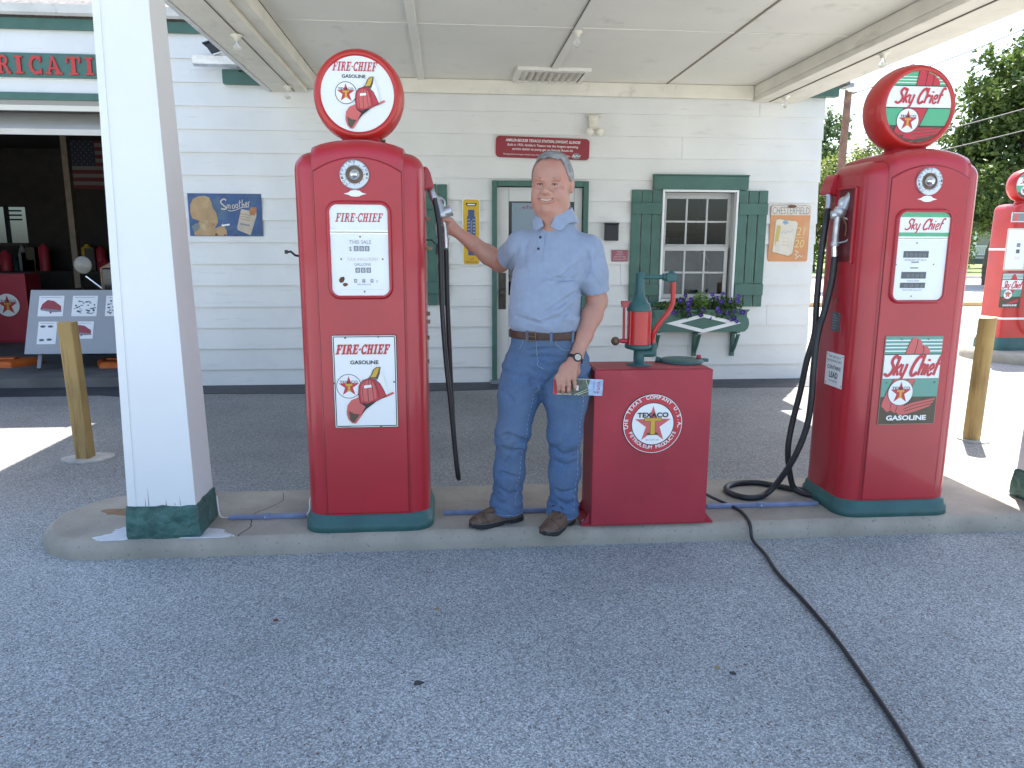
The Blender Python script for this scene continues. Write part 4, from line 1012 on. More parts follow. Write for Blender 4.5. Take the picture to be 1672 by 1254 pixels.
dd.text('AMOUNT OF SALE', ox(480, 665), zz(680), 22 * kz, M_GREY, 2, width=.112); dd.text('GALLONS', ox(455, 930), zz(942), 20 * kz, M_GREY, 2, width=.062); dd.text('CENTS PER GALLON', ox(440, 1050), zz(1060), 18 * kz, M_GREY, 2, width=.098)
dd.rect(ox(430, 695), zz(706), ox(525, 695), zz(690), M_GREY, 2); dd.rect(ox(415, 770), zz(776), ox(518, 770), zz(764), M_REG, 2)
for (x, z) in ((500, 455), (235, 730), (715, 725), (432, 1130)): dd.disc(ox(x, z), zz(z), 10 * k, M_GREY, 2, 12)
dd.mb.build('display_artwork', disp)
so_, sd = sign_plate(t2, X2 - .003, yp, .580, 1.036, .306, M_PBRN, mat('sign_edge', (.30, .26, .20), .5))
w, h = .299, .449
sd.O = sd.O + Vector((.0035, 0, -.0035))
X, Z = sky_art(sd, w, h)
sd.poly([(X(.36), Z(.195)), (X(.40), Z(.10)), (X(.46), Z(.02)), (X(.52), Z(.005)), (X(.57), Z(.03)), (X(.62), Z(.04)), (X(.66), Z(.10)), (X(.74), Z(.11)), (X(.79), Z(.15)), (X(.80), Z(.195))], M_PRED2, 4)
for pts in ([(.52, .195), (.55, .10), (.56, .03)], [(.67, .195), (.68, .14), (.66, .10)], [(.36, .195), (.40, .10), (.46, .02)]): sd.stroke([(X(a), Z(b_)) for a, b_ in pts], .003, M_BLK, 5, sm=3)
fing = [(.20, .48), (.60, .48), (.52, .60), (.44, .78), (.36, .86), (.26, .87), (.20, .84), (.13, .86), (.07, .82), (.03, .80), (.02, .74), (.10, .62)]
sd.poly([(X(a), Z(b_)) for a, b_ in fing], M_PRED2, 4)
for pts in ([(.33, .48), (.24, .62), (.18, .83)], [(.46, .48), (.38, .62), (.28, .86)], [(.58, .50), (.50, .64), (.42, .80)], [(.20, .48), (.10, .62), (.02, .76)]): sd.stroke([(X(a), Z(b_)) for a, b_ in pts], .003, M_BLK, 5, sm=3)
sd.poly([(X(a), Z(b_)) for a, b_ in ((.98, .70), (.56, .755), (.40, .80), (.30, .86), (.34, .895), (.44, .89), (.62, .86), (.88, .80), (.94, .755))], M_PRED2, 5)
for pts in ([(.96, .73), (.58, .785), (.42, .83)], [(.93, .765), (.60, .82), (.44, .855)]): sd.stroke([(X(a), Z(b_)) for a, b_ in pts], .0028, M_BLK, 6)
sd.script('Sky Chief', X(.50), Z(.44), .098, w * .93, M_PRED2, 6, wk=1.3); sd.script('Sky Chief', X(.503), Z(.437), .098, w * .93, M_PRED, 7, wk=.9)
star_logo(sd, X(.34), Z(.635), .067, 8, .03)
sd.text('GASOLINE', X(.49), Z(.955), .024, M_WHT, 4, bold=.04, width=w * .72)
for a, b_ in ((.27, .03), (.74, .03), (.07, .52), (.93, .52), (.23, .985), (.70, .985)): sd.disc(X(a), Z(b_), .004, M_RUST, 10, 10)
sd.mb.build('sign_artwork', so_)
# left side of the right pump: nozzle recess, plates, hood
xs = X2 - .2975
rc = MB(); rc.box(xs - .004, xs + .001, 3.615, 3.765, 1.40, 1.76, mat('recess_shade_red', (.12, .006, .01), .5));  # flat panel; the shade inside the recess is put into its darker red
rc.box(xs - .012, xs + .001, 3.598, 3.613, 1.39, 1.765, M_RED); rc.box(xs - .010, xs + .001, 3.614, 3.79, 1.762, 1.772, M_RED); rc.build('nozzle_recess', t2, bevel=.003)
pl = Decal((xs - .001, 3.770, .922), (0, -1, 0), (0, 0, 1)); pl.rect(0, -.178, .178, 0, M_TIN, 1)
for i, (tx, sz, bo) in enumerate((('FOR USE AS A', .011, 0), ('MOTOR FUEL ONLY', .011, 0), ('CONTAINS', .021, .01), ('LEAD', .030, .02), ('(TETRAETHYL)', .008, 0))):
    pl.text(tx, .086, (-.026, -.048, -.088, -.132, -.154)[i], sz, M_BLK, 2, bold=bo, width=(.12, .15, .135, .085, .09)[i])
for a, b_ in ((.012, -.012), (.166, -.012), (.012, -.166), (.166, -.166)): pl.disc(a, b_, .004, M_RUST, 2, 8)
pl.mb.build('warning_plate', t2)
pl = Decal((xs - .001, 3.757, 1.135), (0, -1, 0), (0, 0, 1)); pl.rect(-.02, -.115, .118, .02, M_RED, 1); pl.rect(.01, -.100, .095, 0, M_REG, 2)
for i in range(6): pl.rect(.018, -.018 - i * .014, .018 + random.uniform(.03, .07), -.012 - i * .014, M_GREY, 3)
pl.disc(.045, .06, .009, M_CHR, 2, 14); pl.mb.build('data_plate', t2)
hood(t2, X2 - .290, -1, 3.86)
mb = MB(); mb.tube([(2.035 - .022, 3.84, 1.745), (2.012, 3.83, 1.70), (2.004, 3.82, 1.665)], [.017, .017, .015], M_GALV, 14); mb.build('hose_fitting', t2)
hA = [(2.004, 3.82, 1.668), (1.988, 3.80, 1.60), (1.980, 3.80, 1.52), (1.973, 3.80, 1.355), (1.972, 3.80, 1.16), (1.974, 3.80, 1.01), (1.952, 3.82, .858), (1.938, 3.84, .681), (1.912, 3.85, .507), (1.898, 3.85, .348), (1.922, 3.85, .20), (1.95, 3.85, .125), (1.985, 3.82, .104), (2.03, 3.78, .104)]
hB = [(2.010, 3.72, 1.43), (2.003, 3.72, 1.294), (1.975, 3.72, 1.134), (1.945, 3.71, 1.023), (1.932, 3.70, .844), (1.933, 3.70, .678), (1.923, 3.71, .509), (1.880, 3.74, .33), (1.83, 3.80, .18), (1.776, 3.81, .112), (1.70, 3.775, .101), (1.626, 3.785, .101), (1.578, 3.87, .101), (1.600, 3.96, .101), (1.68, 4.02, .101), (1.80, 4.03, .101), (1.903, 3.96, .101), (1.97, 3.90, .101), (2.03, 3.88, .101)]
mb = MB(); mb.tube(catmull(hA, 6), .0165, M_RUB, 12); mb.build('hose', t2)
mb = MB(); mb.tube(catmull(hB, 6), .0165, M_RUB, 12); mb.build('hose', t2)
nz = MB()
nz.tube(catmull([(2.075, 3.665, 1.775), (2.062, 3.675, 1.755), (2.04, 3.69, 1.715), (2.022, 3.70, 1.665)], 5), [.010 + .0013 * i for i in range(16)], M_ALU, 14)
nz.ball((2.010, 3.705, 1.652), .033, M_ALU, (1, .9, 1)); nz.ball((2.020, 3.70, 1.69), .028, M_ALU, (1, .8, 1.3))
nz.tube([(2.012, 3.705, 1.640), (1.982, 3.712, 1.636)], .019, M_ALU, 16); nz.tube([(1.986, 3.711, 1.637), (1.968, 3.716, 1.634)], .0215, M_ALU, 16)
nz.tube(catmull([(2.000, 3.708, 1.63), (2.0, 3.712, 1.57), (2.002, 3.716, 1.53), (2.004, 3.72, 1.487)], 4), .0165, M_ALU, 12)
nz.tube([(2.004, 3.72, 1.50), (2.004, 3.72, 1.478)], .021, M_ALU, 14)
nzo = nz.build('nozzle', t2)
mb = MB(); mb.tube([(2.004, 3.72, 1.477), (2.009, 3.72, 1.425)], .0175, M_CHR, 12); mb.build('hose_fitting', nzo)
mb = MB(); mb.tube(catmull([(2.02, 3.70, 1.625), (2.045, 3.66, 1.60), (2.045, 3.645, 1.55), (2.035, 3.66, 1.505), (2.01, 3.71, 1.492)], 5), .005, M_GALV, 8); mb.build('trigger_guard', nzo)
mb = MB(); mb.tube(catmull([(2.018, 3.695, 1.625), (2.03, 3.67, 1.58), (2.028, 3.67, 1.53)], 4), .0055, M_RUST, 8); mb.build('trigger', nzo)

# ---------------------------------------------------------------- oil cabinet with hand pump
lub = thing('oil_cabinet', 'low dark red oil cabinet with a round star sign and a hand pump on top', 'oil cabinet', (1.0, 3.57, .085))
c = MB(); c.box(.700, 1.288, 3.440, 3.700, .096, .885, M_REDM); cab = c.build('cabinet', lub, bevel=.005)
c = MB(); c.box(.655, 1.335, 3.462, 3.69, .086, .0955, M_REDM)
for xa, s_ in ((.699, -1), (1.289, 1)):
    for y in (3.47, 3.675): c.prism([(xa, .096), (xa + s_ * .040, .096), (xa, .15)], 'y', y, y + .006, M_REDM)
c.build('foot_plate', lub)
for x, y in ((.672, 3.50), (.672, 3.66), (1.318, 3.50), (1.318, 3.66)):
    b_ = MB(); b_.lathe([(.010, 0), (.010, .007), (.005, .008), (.005, .014)], (x, y, .0955), 'z', M_GALV, 6, smooth=False); b_.build('bolt', lub)
sd = Decal((.994, 3.440 - .0006, .617), lift=.0006)
pb = MB(); pb.lathe([(.150, 0), (.150, .004), (.001, .0045)], (.994, 3.4398, .617), (0, -1, 0), M_BLK, 64, cap=False); so_ = pb.build('round_sign', lub)
sd.O = Vector((.994, 3.4352, .617))
sd.disc(0, 0, .1475, M_PRED, 1, 64); sd.disc(0, 0, .1075, M_BLK, 2, 64); sd.disc(0, 0, .1035, M_WHT, 3, 64)
sd.ring(0, 0, .1445, .1475, M_WHT, 2)
sd.circtext('THE TEXAS COMPANY U.S.A.', .1345, 90, 206, .0175, M_WHT, 3, bold=.02)
sd.circtext('PETROLEUM PRODUCTS', .1175, 270, 142, .0175, M_WHT, 3, inward=True, bold=.02)
sd.disc(-.1255, -.012, .0035, M_WHT, 3, 10); sd.disc(.1255, -.012, .0035, M_WHT, 3, 10)
sd.star(0, -.004, .094, M_PRED2, 4)
sd.text('TEXACO', -.001, .034, .023, M_BLK, 7, bold=.035, width=.155)
for a in ((-.044, .014, .044, .031), (-.013, -.052, .013, .016), (-.028, -.056, .028, -.044)): sd.rect(*a, M_PBRN, 5)
for a in ((-.042, .016, .042, .029), (-.011, -.050, .011, .018), (-.011, -.052, .011, -.046)): sd.rect(*a, M_PYEL, 6)
sd.text('REG. U.S. PAT. OFF.', 0, -.083, .0055, M_BLK, 5)
sd.mb.build('sign_artwork', so_)
# scuffs, bolts on the cabinet top edge
mb = MB(); mb.box(.71, 1.278, 3.45, 3.69, .8855, .888, M_REDM); mb.build('top_plate', lub, bevel=.001)
YL = 3.575
hpump = MB()
hpump.lathe([(.060, 0), (.060, .006), (.027, .008), (.027, .085), (.031, .088), (.031, .10)], (.950, YL, .888), 'z', M_PGRN, 24); hpump.build('pump_base', lub)
mb = MB(); mb.tube([(.955, YL, .948), (1.025, YL, .948)], .020, M_PGRN, 14); mb.tube([(1.022, YL, .932), (1.022, YL, .998)], .0175, M_PGRN, 14); mb.build('elbow', lub)
mb = MB(); mb.lathe([(.030, -.022), (.064, -.012), (.067, -.004), (.067, .006), (.062, .008)], (.944, YL, .985), 'z', M_PGRN, 28); mb.build('flange', lub)
mb = MB(); mb.lathe([(.056, 0), (.056, .165)], (.944, YL, .992), 'z', M_RED2, 32); mb.build('cylinder', lub)
for dx, dy in ((-.050, -.028), (.050, -.028), (-.045, .035), (.045, .035)):
    mb = MB(); mb.tube([(.944 + dx, YL + dy, .99), (.944 + dx, YL + dy, 1.160)], .0055, M_RED, 8); mb.build('tie_rod', lub)
mb = MB(); mb.lathe([(.058, 0), (.060, .006), (.058, .020), (.055, .036), (.040, .052), (.028, .075), (.023, .10), (.021, .16), (.021, .185), (.012, .192), (0, .193)], (.942, YL, 1.157), 'z', M_PGRN, 28); mb.tube([(.942, YL, 1.345), (.942, YL, 1.372)], .004, M_BLK, 6); mb.build('dome', lub)
mb = MB(); mb.tube([(.945, YL, 1.325), (1.06, YL, 1.325)], .0115, M_PGRN, 12); mb.tube([(1.055, YL, 1.325), (1.078, YL, 1.325)], .017, M_PGRN, 12); mb.box(1.070, 1.124, YL - .022, YL + .022, 1.302, 1.345, M_PGRN, bev=.008); mb.ball((1.10, YL, 1.342), .016, M_PGRN); mb.build('outlet_arm', lub)
mb = MB(); mb.tube(catmull([(1.108, YL - .004, 1.300), (1.110, YL - .006, 1.26), (1.108, YL - .01, 1.20), (1.085, YL - .02, 1.155), (1.045, YL - .02, 1.10), (1.020, YL - .012, 1.055), (1.018, YL, 1.02), (1.021, YL, .992)], 6), .0125, M_RED2, 12); mb.build('outlet_pipe', lub)
mb = MB(); mb.box(.855, .905, YL - .012, YL + .012, 1.178, 1.205, M_RED); mb.tube([(.852, YL, 1.200), (.880, YL, 1.200)], .009, M_RED); mb.tube([(.867, YL, 1.19), (.870, YL, 1.01)], .0065, M_RED, 10); mb.build('link_rod', lub)
mb = MB(); mb.tube([(.93, YL, 1.005), (.862, YL, 1.010), (.845, YL, 1.010)], [.013, .012, .008], M_RED, 10); mb.build('crank_arm', lub)
mb = MB(); mb.ball((.828, YL, 1.009), .022, M_BRASS); mb.build('crank_knob', lub)
mb = MB(); lc = (1.196, 3.655, .889); mb.lathe([(.110, 0), (.112, .008), (.106, .014), (.06, .019), (0, .020)], lc, 'z', M_PGRN, 40); mb.tube([(1.086, 3.66, .897), (1.062, 3.668, .901)], .016, M_PGRN, 10); mb.box(1.29, 1.335, 3.640, 3.670, .889, .905, M_PGRN, bev=.003); mb.build('lid', lub)
mb = MB(); mb.lathe([(.012, 0), (.012, .016), (.006, .017)], (1.286, 3.655, .907), 'z', M_REDM, 12); mb.build('lid_bolt', lub)

# conduits on the island
def conduit(x0, x1, y, label, wire0=None):
    t = thing('conduit', label, 'conduit', ((x0 + x1) / 2, y, .085), 'pale blue conduits lying on the pump island')
    m = MB(); m.box(x0, x1, y - .013, y + .013, .0855, .107, M_PIPE, bev=.005); m.build('channel', t)
    for x in (x0 + (x1 - x0) * .48,): c_ = MB(); c_.box(x - .02, x + .02, y - .018, y + .016, .0855, .110, M_PIPE, bev=.003); c_.ball((x, y - .020, .098), .006, M_GALV); c_.build('clamp', t)
    return t
conduit(-1.135, -.745, 3.70, 'short blue conduit between the left post and the left pump')
conduit(-.035, .66, 3.685, 'blue conduit behind the man\'s shoes')
conduit(1.375, 2.0, 3.672, 'blue conduit between the oil cabinet and the right pump')
wr = MB(); wr.tube(catmull([(-1.20, 3.74, .20), (-1.185, 3.72, .10), (-1.135, 3.702, .095)], 5), .0035, M_WHT, 8); tag(wr.build('wire'), 'white wire at the left end of the short conduit', 'wire')
wr = MB(); wr.tube(catmull([(-.745, 3.70, .096), (-.725, 3.69, .13), (-.722, 3.70, .18), (-.706, 3.72, .215)], 5), .0035, M_WHT, 8); tag(wr.build('wire'), 'white wire running up beside the left pump base', 'wire')
# black cable snaking to the foreground
cp = [(1.30, 3.72, .22), (1.36, 3.73, .165), (1.43, 3.75, .120), (1.50, 3.70, .096), (1.535, 3.60, .094), (1.530, 3.50, .094), (1.522, 3.43, .075), (1.517, 3.38, .02), (1.515, 3.22, .010), (1.484, 3.02, .010), (1.472, 2.70, .010), (1.448, 2.418, .010), (1.405, 2.13, .010), (1.359, 1.867, .010), (1.30, 1.62, .010), (1.24, 1.40, .010)]
mb = MB(); mb.tube(catmull(cp, 8), .0085, M_RUB, 10); tag(mb.build('cable'), 'black cable running from the oil cabinet down across the asphalt towards the camera', 'cable')

# ---------------------------------------------------------------- timber bollards
def bollard(xc, yc, hw, h, label, ped, lean=0, round_=False):
    t = thing('wooden_bollard', label, 'bollard', (xc, yc, 0), 'timber bollards')
    b_ = MB(); rings = []
    for z in np.linspace(-.01, h, 12):
        if round_: ring = [Vector((xc + lean * z + hw * 1.08 * math.cos(a), yc + hw * 1.08 * math.sin(a), z + (.006 * math.cos(a) if z > h * .9 else 0))) for a in np.linspace(0, 2 * PI, 24, endpoint=False)]
        else: ring = [p + Vector((lean * z, 0, 0)) for p in rrect(hw, hw, .008, xc, yc, z, 2)]
        rings.append(ring)
    b_.loft(rings, M_WOOD, smooth=round_); b_.build('timber', t)
    f = MB(); P = []
    for a in np.linspace(0, 2 * PI, 26, endpoint=False): P.append((xc + .02 + (.165 if ped else .11) * math.cos(a) * random.uniform(.88, 1.1), yc + .13 * math.sin(a) * random.uniform(.85, 1.1)))
    f.prism(P, 'z', -.01, .012, M_WOODC); f.build('footing', t, bevel=.004)
bollard(-2.537, 5.20, .048, .958, 'square timber bollard standing left of the white post', True, lean=-.028)
bollard(4.050, 5.22, .056, .955, 'round timber bollard in sun at the right, beyond the Sky Chief pump', False, lean=.018, round_=True)

# ================================================================== things on the wall
YS = YW - .024
# recognition plaque
t = thing('wall_plaque', 'dark red plaque with white lettering above the man\'s head', 'plaque', (1.006, YS, 2.475))
cq, sq = math.cos(R(-1.3)), math.sin(R(-1.3))
def rotp(P, c): return [(c[0] + (a - c[0]) * cq - (b_ - c[1]) * sq, c[1] + (a - c[0]) * sq + (b_ - c[1]) * cq) for a, b_ in P]
mb = MB(); M_PLQ = mat('plaque_red', (.27, .018, .03), .35)
mb.prism(rotp(rrpoly(.515, 2.372, 1.497, 2.585, .04), (1.006, 2.478)), 'y', YS - .012, YS, M_PLQ); pq = mb.build('board', t, bevel=.002)
dd = Decal((1.006, YS - .013, 2.478), (cq, 0, sq), (-sq, 0, cq), lift=.0006)
dd.text('AMBLER-BECKER TEXACO STATION, DWIGHT, ILLINOIS', 0, .055, .026, M_WHT, 1, shear=.15, bold=.02, width=.78)
dd.text("Built in 1933, Ambler's Texaco was the longest operating", 0, .012, .023, M_WHT, 1, shear=.15, bold=.01, width=.74)
dd.text('service station to pump gas on historic Route 66.', 0, -.028, .023, M_WHT, 1, shear=.15, bold=.01, width=.64)
dd.text('Recognized by Hampton Hotels Save-A-Landmark for historic roadside safety', -.06, -.078, .014, M_WHT, 1, shear=.15, width=.70)
dd.disc(.355, -.070, .045, M_GREY, 1, 30, ry=.030); dd.script('Chief', .355, -.078, .022, .08, M_WHT, 3) if False else dd.stroke([(.31, -.082), (.33, -.055), (.335, -.082), (.36, -.06), (.375, -.075), (.40, -.06)], .006, M_WHT, 2, sm=3)
dd.mb.build('lettering', pq)
# twin flood lamps
t = thing('twin_spotlight', 'cream twin-headed security lamp above the plaque', 'lamp', (1.53, YS, 2.72))
mb = MB(); mb.prism([(1.478, 2.80), (1.580, 2.80), (1.578, 2.70), (1.528, 2.64), (1.482, 2.70)], 'y', YS - .05, YS, M_BEAM); mb.box(1.44, 1.61, YS - .055, YS, 2.80, 2.808, M_BEAM); mb.build('housing', t, bevel=.004)
for dx in (-.045, .052):
    mb = MB(); mb.lathe([(.015, 0), (.030, .02), (.040, .05), (.042, .07), (.030, .08), (0, .082)], (1.53 + dx, YS - .04, 2.655), (dx * 2.5, -1, -.35), M_BEAM, 20); mb.build('lamp_head', t)
# thermometer
t = thing('thermometer', 'yellow enamel thermometer on the wall behind the man\'s outstretched arm', 'thermometer', (.258, YS, 1.615))
mb = MB(); mb.prism(rrpoly(.162, 1.268, .352, 1.962, .035), 'y', YS - .008, YS, M_TIN); pq = mb.build('plate', t, bevel=.002)
M_THY = mat('thermo_yellow', (.66, .40, .02), .4, n=(8, .08))
dd = Decal((.257, YS - .0085, 1.615), lift=.0006); dd.poly(rrpoly(-.084, -.336, .084, .336, .028), M_THY, 1)
dd.poly([(-.060, .300), (.060, .300), (.045, .268), (-.045, .268)], M_BLK, 2); dd.text('NORBERT', 0, .277, .016, M_WHT, 3, width=.075) if False else dd.rect(-.040, .278, .040, .291, M_WHT, 3)
dd.poly([(-.033, .232), (.033, .232), (.033, .165), (.044, .160), (.044, -.10), (.033, -.24), (-.033, -.24), (-.044, -.10), (-.044, .160), (-.033, .165)], M_PBLU, 2)
dd.rect(-.008, -.20, .008, .12, M_GREY, 3); dd.rect(-.002, -.20, .002, .05, M_PRED, 4)
for i in range(9):
    for s_ in (-1, 1): dd.text(str(120 - i * 20 if i < 7 else 20 * (i - 6)), s_ * .027, .125 - i * .033, .013, M_WHT, 3)
dd.text('1-800', 0, -.285, .016, M_PRED, 2) ; dd.text('PRESTONE', 0, -.318, .017, M_BLK, 2, width=.12)
dd.mb.build('scale', pq)
# black letter box, small red notice
t = thing('mail_box', 'small black metal letter box on the wall right of the man\'s shoulder', 'mailbox', (1.75, YS, 1.63))
mb = MB(); mb.box(1.680, 1.822, YS - .07, YS, 1.535, 1.700, M_BLK); mb.build('box', t, bevel=.006)
mb = MB(); mb.box(1.675, 1.827, YS - .078, YS - .001, 1.701, 1.722, M_BLK); mb.build('lid', t, bevel=.005)
t = thing('small_notice', 'small faded red notice beside the left window shutter', 'sign', (1.856, YS, 1.375))
mb = MB(); mb.box(1.767, 1.946, YS - .006, YS, 1.314, 1.437, mat('faded_red', (.33, .10, .13), .5)); pq = mb.build('plate', t, bevel=.001)
dd = Decal((1.856, YS - .0065, 1.375)); M_FPK = mat('faded_letter', (.60, .42, .42), .5)
for i, (tx, w) in enumerate((('FREE', .06), ('PUBLIC', .09), ('RESTROOMS', .13), ('AVAILABLE HERE', .15))): dd.text(tx, 0, .032 - i * .026, .017, M_FPK, 1, width=w, bold=.01)
dd.mb.build('lettering', pq)
# blue tobacco tin sign
t = thing('tin_sign', 'rusty blue tin advertising sign reading Smoother, left of the left gas pump', 'sign', (-2.25, YS, 1.78), 'tin signs on the station wall')
x0, x1, z0, z1 = -2.614, -1.887, 1.564, 1.988
mb = MB(); M_TBL = mat('tin_blue', (.035, .085, .21), .5, n=(7, .25), stain=[(5, .5, .7, (.09, .15, .21))])
mb.box(x0, x1, YS - .006, YS, z0, z1, M_TBL); pq = mb.build('plate', t)
M_TAN = mat('tin_tan', (.42, .27, .13), .6, n=(9, .15), stain=[(6, .5, .65, (.50, .40, .22)), (9, .62, .70, (.34, .13, .05))])
dd = Decal((x0, YS - .0065, z1), lift=.0006); w, h = x1 - x0, z1 - z0
TX = lambda P: [((a - 90 - (b_ - 110) * .07) / 1430 * w, -(b_ - 115) / 830 * h) for a, b_ in P]
dd.poly(TX([(150, 480), (150, 330), (200, 230), (290, 175), (420, 160), (520, 190), (560, 290), (590, 400), (650, 480), (680, 600), (690, 690), (640, 760), (635, 935), (240, 935), (215, 800), (300, 700), (330, 650), (190, 600)]), M_TAN, 1)
dd.poly(TX([(175, 760), (260, 690), (330, 720), (330, 800), (260, 860), (220, 850)]), mat('tin_bluegrey', (.16, .19, .19), .5), 2)
dd.poly(TX([(640, 935), (640, 800), (700, 760), (770, 750), (780, 670), (810, 740), (860, 830), (860, 935)]), M_TAN, 1)
dd.poly(TX([(750, 725), (915, 700), (920, 730), (770, 752)]), M_WHT, 2)
dd.poly(TX([(1140, 410), (1300, 445), (1330, 380), (1440, 375), (1440, 560), (1330, 925), (1070, 820), (1065, 770)]), mat('tin_pale', (.50, .42, .32), .6, n=(9, .12)), 1)
dd.poly(TX([(1300, 445), (1340, 375), (1440, 372), (1440, 470), (1400, 540), (1310, 520)]), mat('tin_orange', (.42, .17, .06), .6, n=(9, .2)), 2)
dd.stroke(TX([(1120, 700), (1310, 735)]), .018, M_GREY, 2)
for i in range(3): dd.stroke(TX([(1120 + i * 5, 500 + i * 50), (1340 - i * 10, 540 + i * 50)]), .004, M_BRASS, 2)
SC = lambda P, ww: dd.stroke(TX(P), ww, mat('tin_cream', (.56, .50, .42), .5), 3, sm=4)
SC([(850, 250), (800, 220), (740, 270), (780, 330), (850, 390), (820, 420), (750, 405)], .014)
SC([(865, 402), (866, 345), (880, 332), (892, 345), (893, 402)], .007); SC([(893, 350), (910, 332), (924, 345), (926, 402), (938, 400)], .007)
for o_ in ((990, 368), (1055, 352)): SC([(o_[0] + 24 * math.cos(a), o_[1] - 36 * math.sin(a)) for a in np.linspace(0, 2 * PI, 9)], .008)
SC([(1110, 240), (1105, 380)], .008); SC([(1090, 290), (1140, 280)], .007); SC([(1160, 230), (1160, 370), (1185, 310), (1205, 360)], .008)
SC([(1225, 330), (1260, 310), (1240, 280), (1220, 330), (1260, 365)], .008); SC([(1285, 360), (1285, 280), (1310, 275)], .008)
SC([(880, 440), (960, 450), (1060, 420), (1160, 380), (1290, 370)], .008)
for a, b_, r in ((660, 918, .014), (825, 925, .009), (1035, 930, .009)): dd.disc(*TX([(a, b_)])[0], r, M_RUST, 3, 12)
dd.mb.build('artwork', pq)
# orange tobacco tin sign
t = thing('tin_sign', 'orange and cream tin sign reading CHESTERFIELD beside the right shutter', 'sign', (3.74, YS, 1.615), 'tin signs on the station wall')
mb = MB(); x0, x1, z0, z1 = 3.512, 3.962, 1.318, 1.916
M_TOR = mat('tin_faded_orange', (.62, .27, .11), .55, n=(6, .08), stain=[(3, .5, .7, (.60, .36, .20))])
mb.prism(rrpoly(x0, z0, x1, z1, .02, 4), 'y', YS - .006, YS, M_TOR); pq = mb.build('plate', t, bevel=.001)
dd = Decal((x0, YS - .0065, z1), lift=.0006); w, h = x1 - x0, z1 - z0; M_TCR = mat('tin_cream2', (.66, .60, .50), .5, n=(9, .08), stain=[(8, .6, .7, (.40, .22, .12))])
dd.poly([(.004, -.02), (.02, -.004), (w - .02, -.004), (w - .004, -.02), (w - .004, -.10), (.004, -.10)], M_TCR, 1)
dd.text('CHESTERFIELD', w / 2, -.090, .076, M_GREY, 2, width=.42, bold=0); dd.disc(w * .52, -.008, .05, M_RUST, 3, 14, ry=.018)
TX = lambda P: [((a - 95 + (b_ - 130) * .055) / 735 * w, -(b_ - 130) / 1035 * h) for a, b_ in P]
dd.poly(TX([(180, 385), (230, 365), (560, 410), (600, 450), (500, 1020), (430, 1085), (115, 1000), (115, 930)]), M_TAN, 1)
dd.poly(TX([(185, 395), (230, 378), (560, 418), (585, 455), (490, 1010), (420, 1060), (125, 985), (128, 930)]), M_TCR, 2)
dd.poly(TX([(200, 490), (275, 500), (230, 790), (185, 800), (165, 900), (160, 780)]), mat('tin_mustard', (.52, .42, .12), .5), 3)
dd.poly(TX([(300, 440), (330, 400), (390, 400), (400, 460), (350, 485)]), mat('tin_skyblue', (.22, .36, .48), .5), 3)
dd.stroke(TX([(270, 640), (330, 610), (360, 640), (410, 600), (450, 620), (500, 560)]), .008, mat('tin_lilac', (.48, .44, .52), .5), 3, sm=3)
for b_ in (720, 790, 850): dd.stroke(TX([(300, b_), (420, b_ + 15)]), .003, M_TAN, 3)
M_TYL = mat('tin_yellow', (.68, .55, .26), .5)
dd.text('21', *TX([(630, 670)])[0], .085, M_TYL, 2, shear=.15, width=.085); dd.text('20', *TX([(610, 900)])[0], .085, M_TYL, 2, shear=.15, width=.105); dd.stroke(TX([(530, 715), (710, 715)]), .006, M_TYL, 2)
dd.stroke(TX([(540, 960), (600, 990), (545, 1040), (590, 1075), (545, 1120)]), .010, M_TCR, 2, sm=3); dd.stroke(TX([(600, 1080), (630, 1040), (650, 1080), (690, 1050)]), .007, M_TCR, 2, sm=3)
dd.mb.build('artwork', pq)

# ---------------------------------------------------------------- window box with petunias
wb = thing('window_box', 'green scalloped window box with a white diamond under the right window', 'planter', (2.72, YS, .55))
yb0, yb1 = YW - .235, YW - .03
def scal(x, s_): return [(x, .808), (x - s_ * .030, .775), (x - s_ * .034, .735), (x - s_ * .010, .700), (x - s_ * .002, .655), (x - s_ * .012, .605), (x - s_ * .045, .572), (x - s_ * .07, .566)]
P = scal(3.262, 1) + [(p[0], p[1]) for p in scal(2.178, -1)][::-1]
mb = MB(); mb.prism(P, 'y', yb0, yb0 + .02, M_GRN); mb.build('front_board', wb, bevel=.002)
mb = MB(); mb.box(2.21, 3.23, yb0 + .021, yb1, .568, .586, M_GRN); mb.box(2.21, 2.228, yb0 + .021, yb1, .587, .80, M_GRN); mb.box(3.212, 3.23, yb0 + .021, yb1, .587, .80, M_GRN); mb.box(2.229, 3.211, yb1 - .018, yb1, .587, .80, M_GRN); mb.build('box', wb)
mb = MB(); mb.box(2.23, 3.21, yb0 + .022, yb1 - .02, .6, .775, mat('potting_soil', (.05, .035, .022), .95, n=(30, .4), bump=(80, .8, .01))); mb.build('soil', wb)
cx, cz = 2.745, .662
dm = [(2.335, cz), (cx, .765), (3.165, cz), (cx, .558)]
di = [(2.335 + .155, cz), (cx, .765 - .038), (3.165 - .155, cz), (cx, .558 + .040)]
mb = MB()
for i in range(4): j = (i + 1) % 4; mb.prism([dm[i], dm[j], di[j], di[i]], 'y', yb0 - .007, yb0 - .0005, M_TRIMW)
mb.build('diamond_trim', wb)
def bracket(x):
    b_ = MB(); b_.box(x - .023, x + .023, YS - .03, YS - .001, .275, .565, M_GRN); b_.box(x - .02, x + .02, yb0 + .03, YS - .031, .535, .5655, M_GRN)
    b_.tube(catmull([(x, YS - .032, .33), (x, YS - .09, .40), (x, YS - .15, .50), (x, YS - .178, .545)], 5), .021, M_GRN, 8, True)
    b_.build('bracket', wb, bevel=.003)
    c_ = MB(); c_.lathe([(.0215, 0), (.0215, .004), (0, .0045)], (x, YS - .179, .546), (0, -1, .45), M_TRIMW, 12); c_.build('bracket_cap', wb)
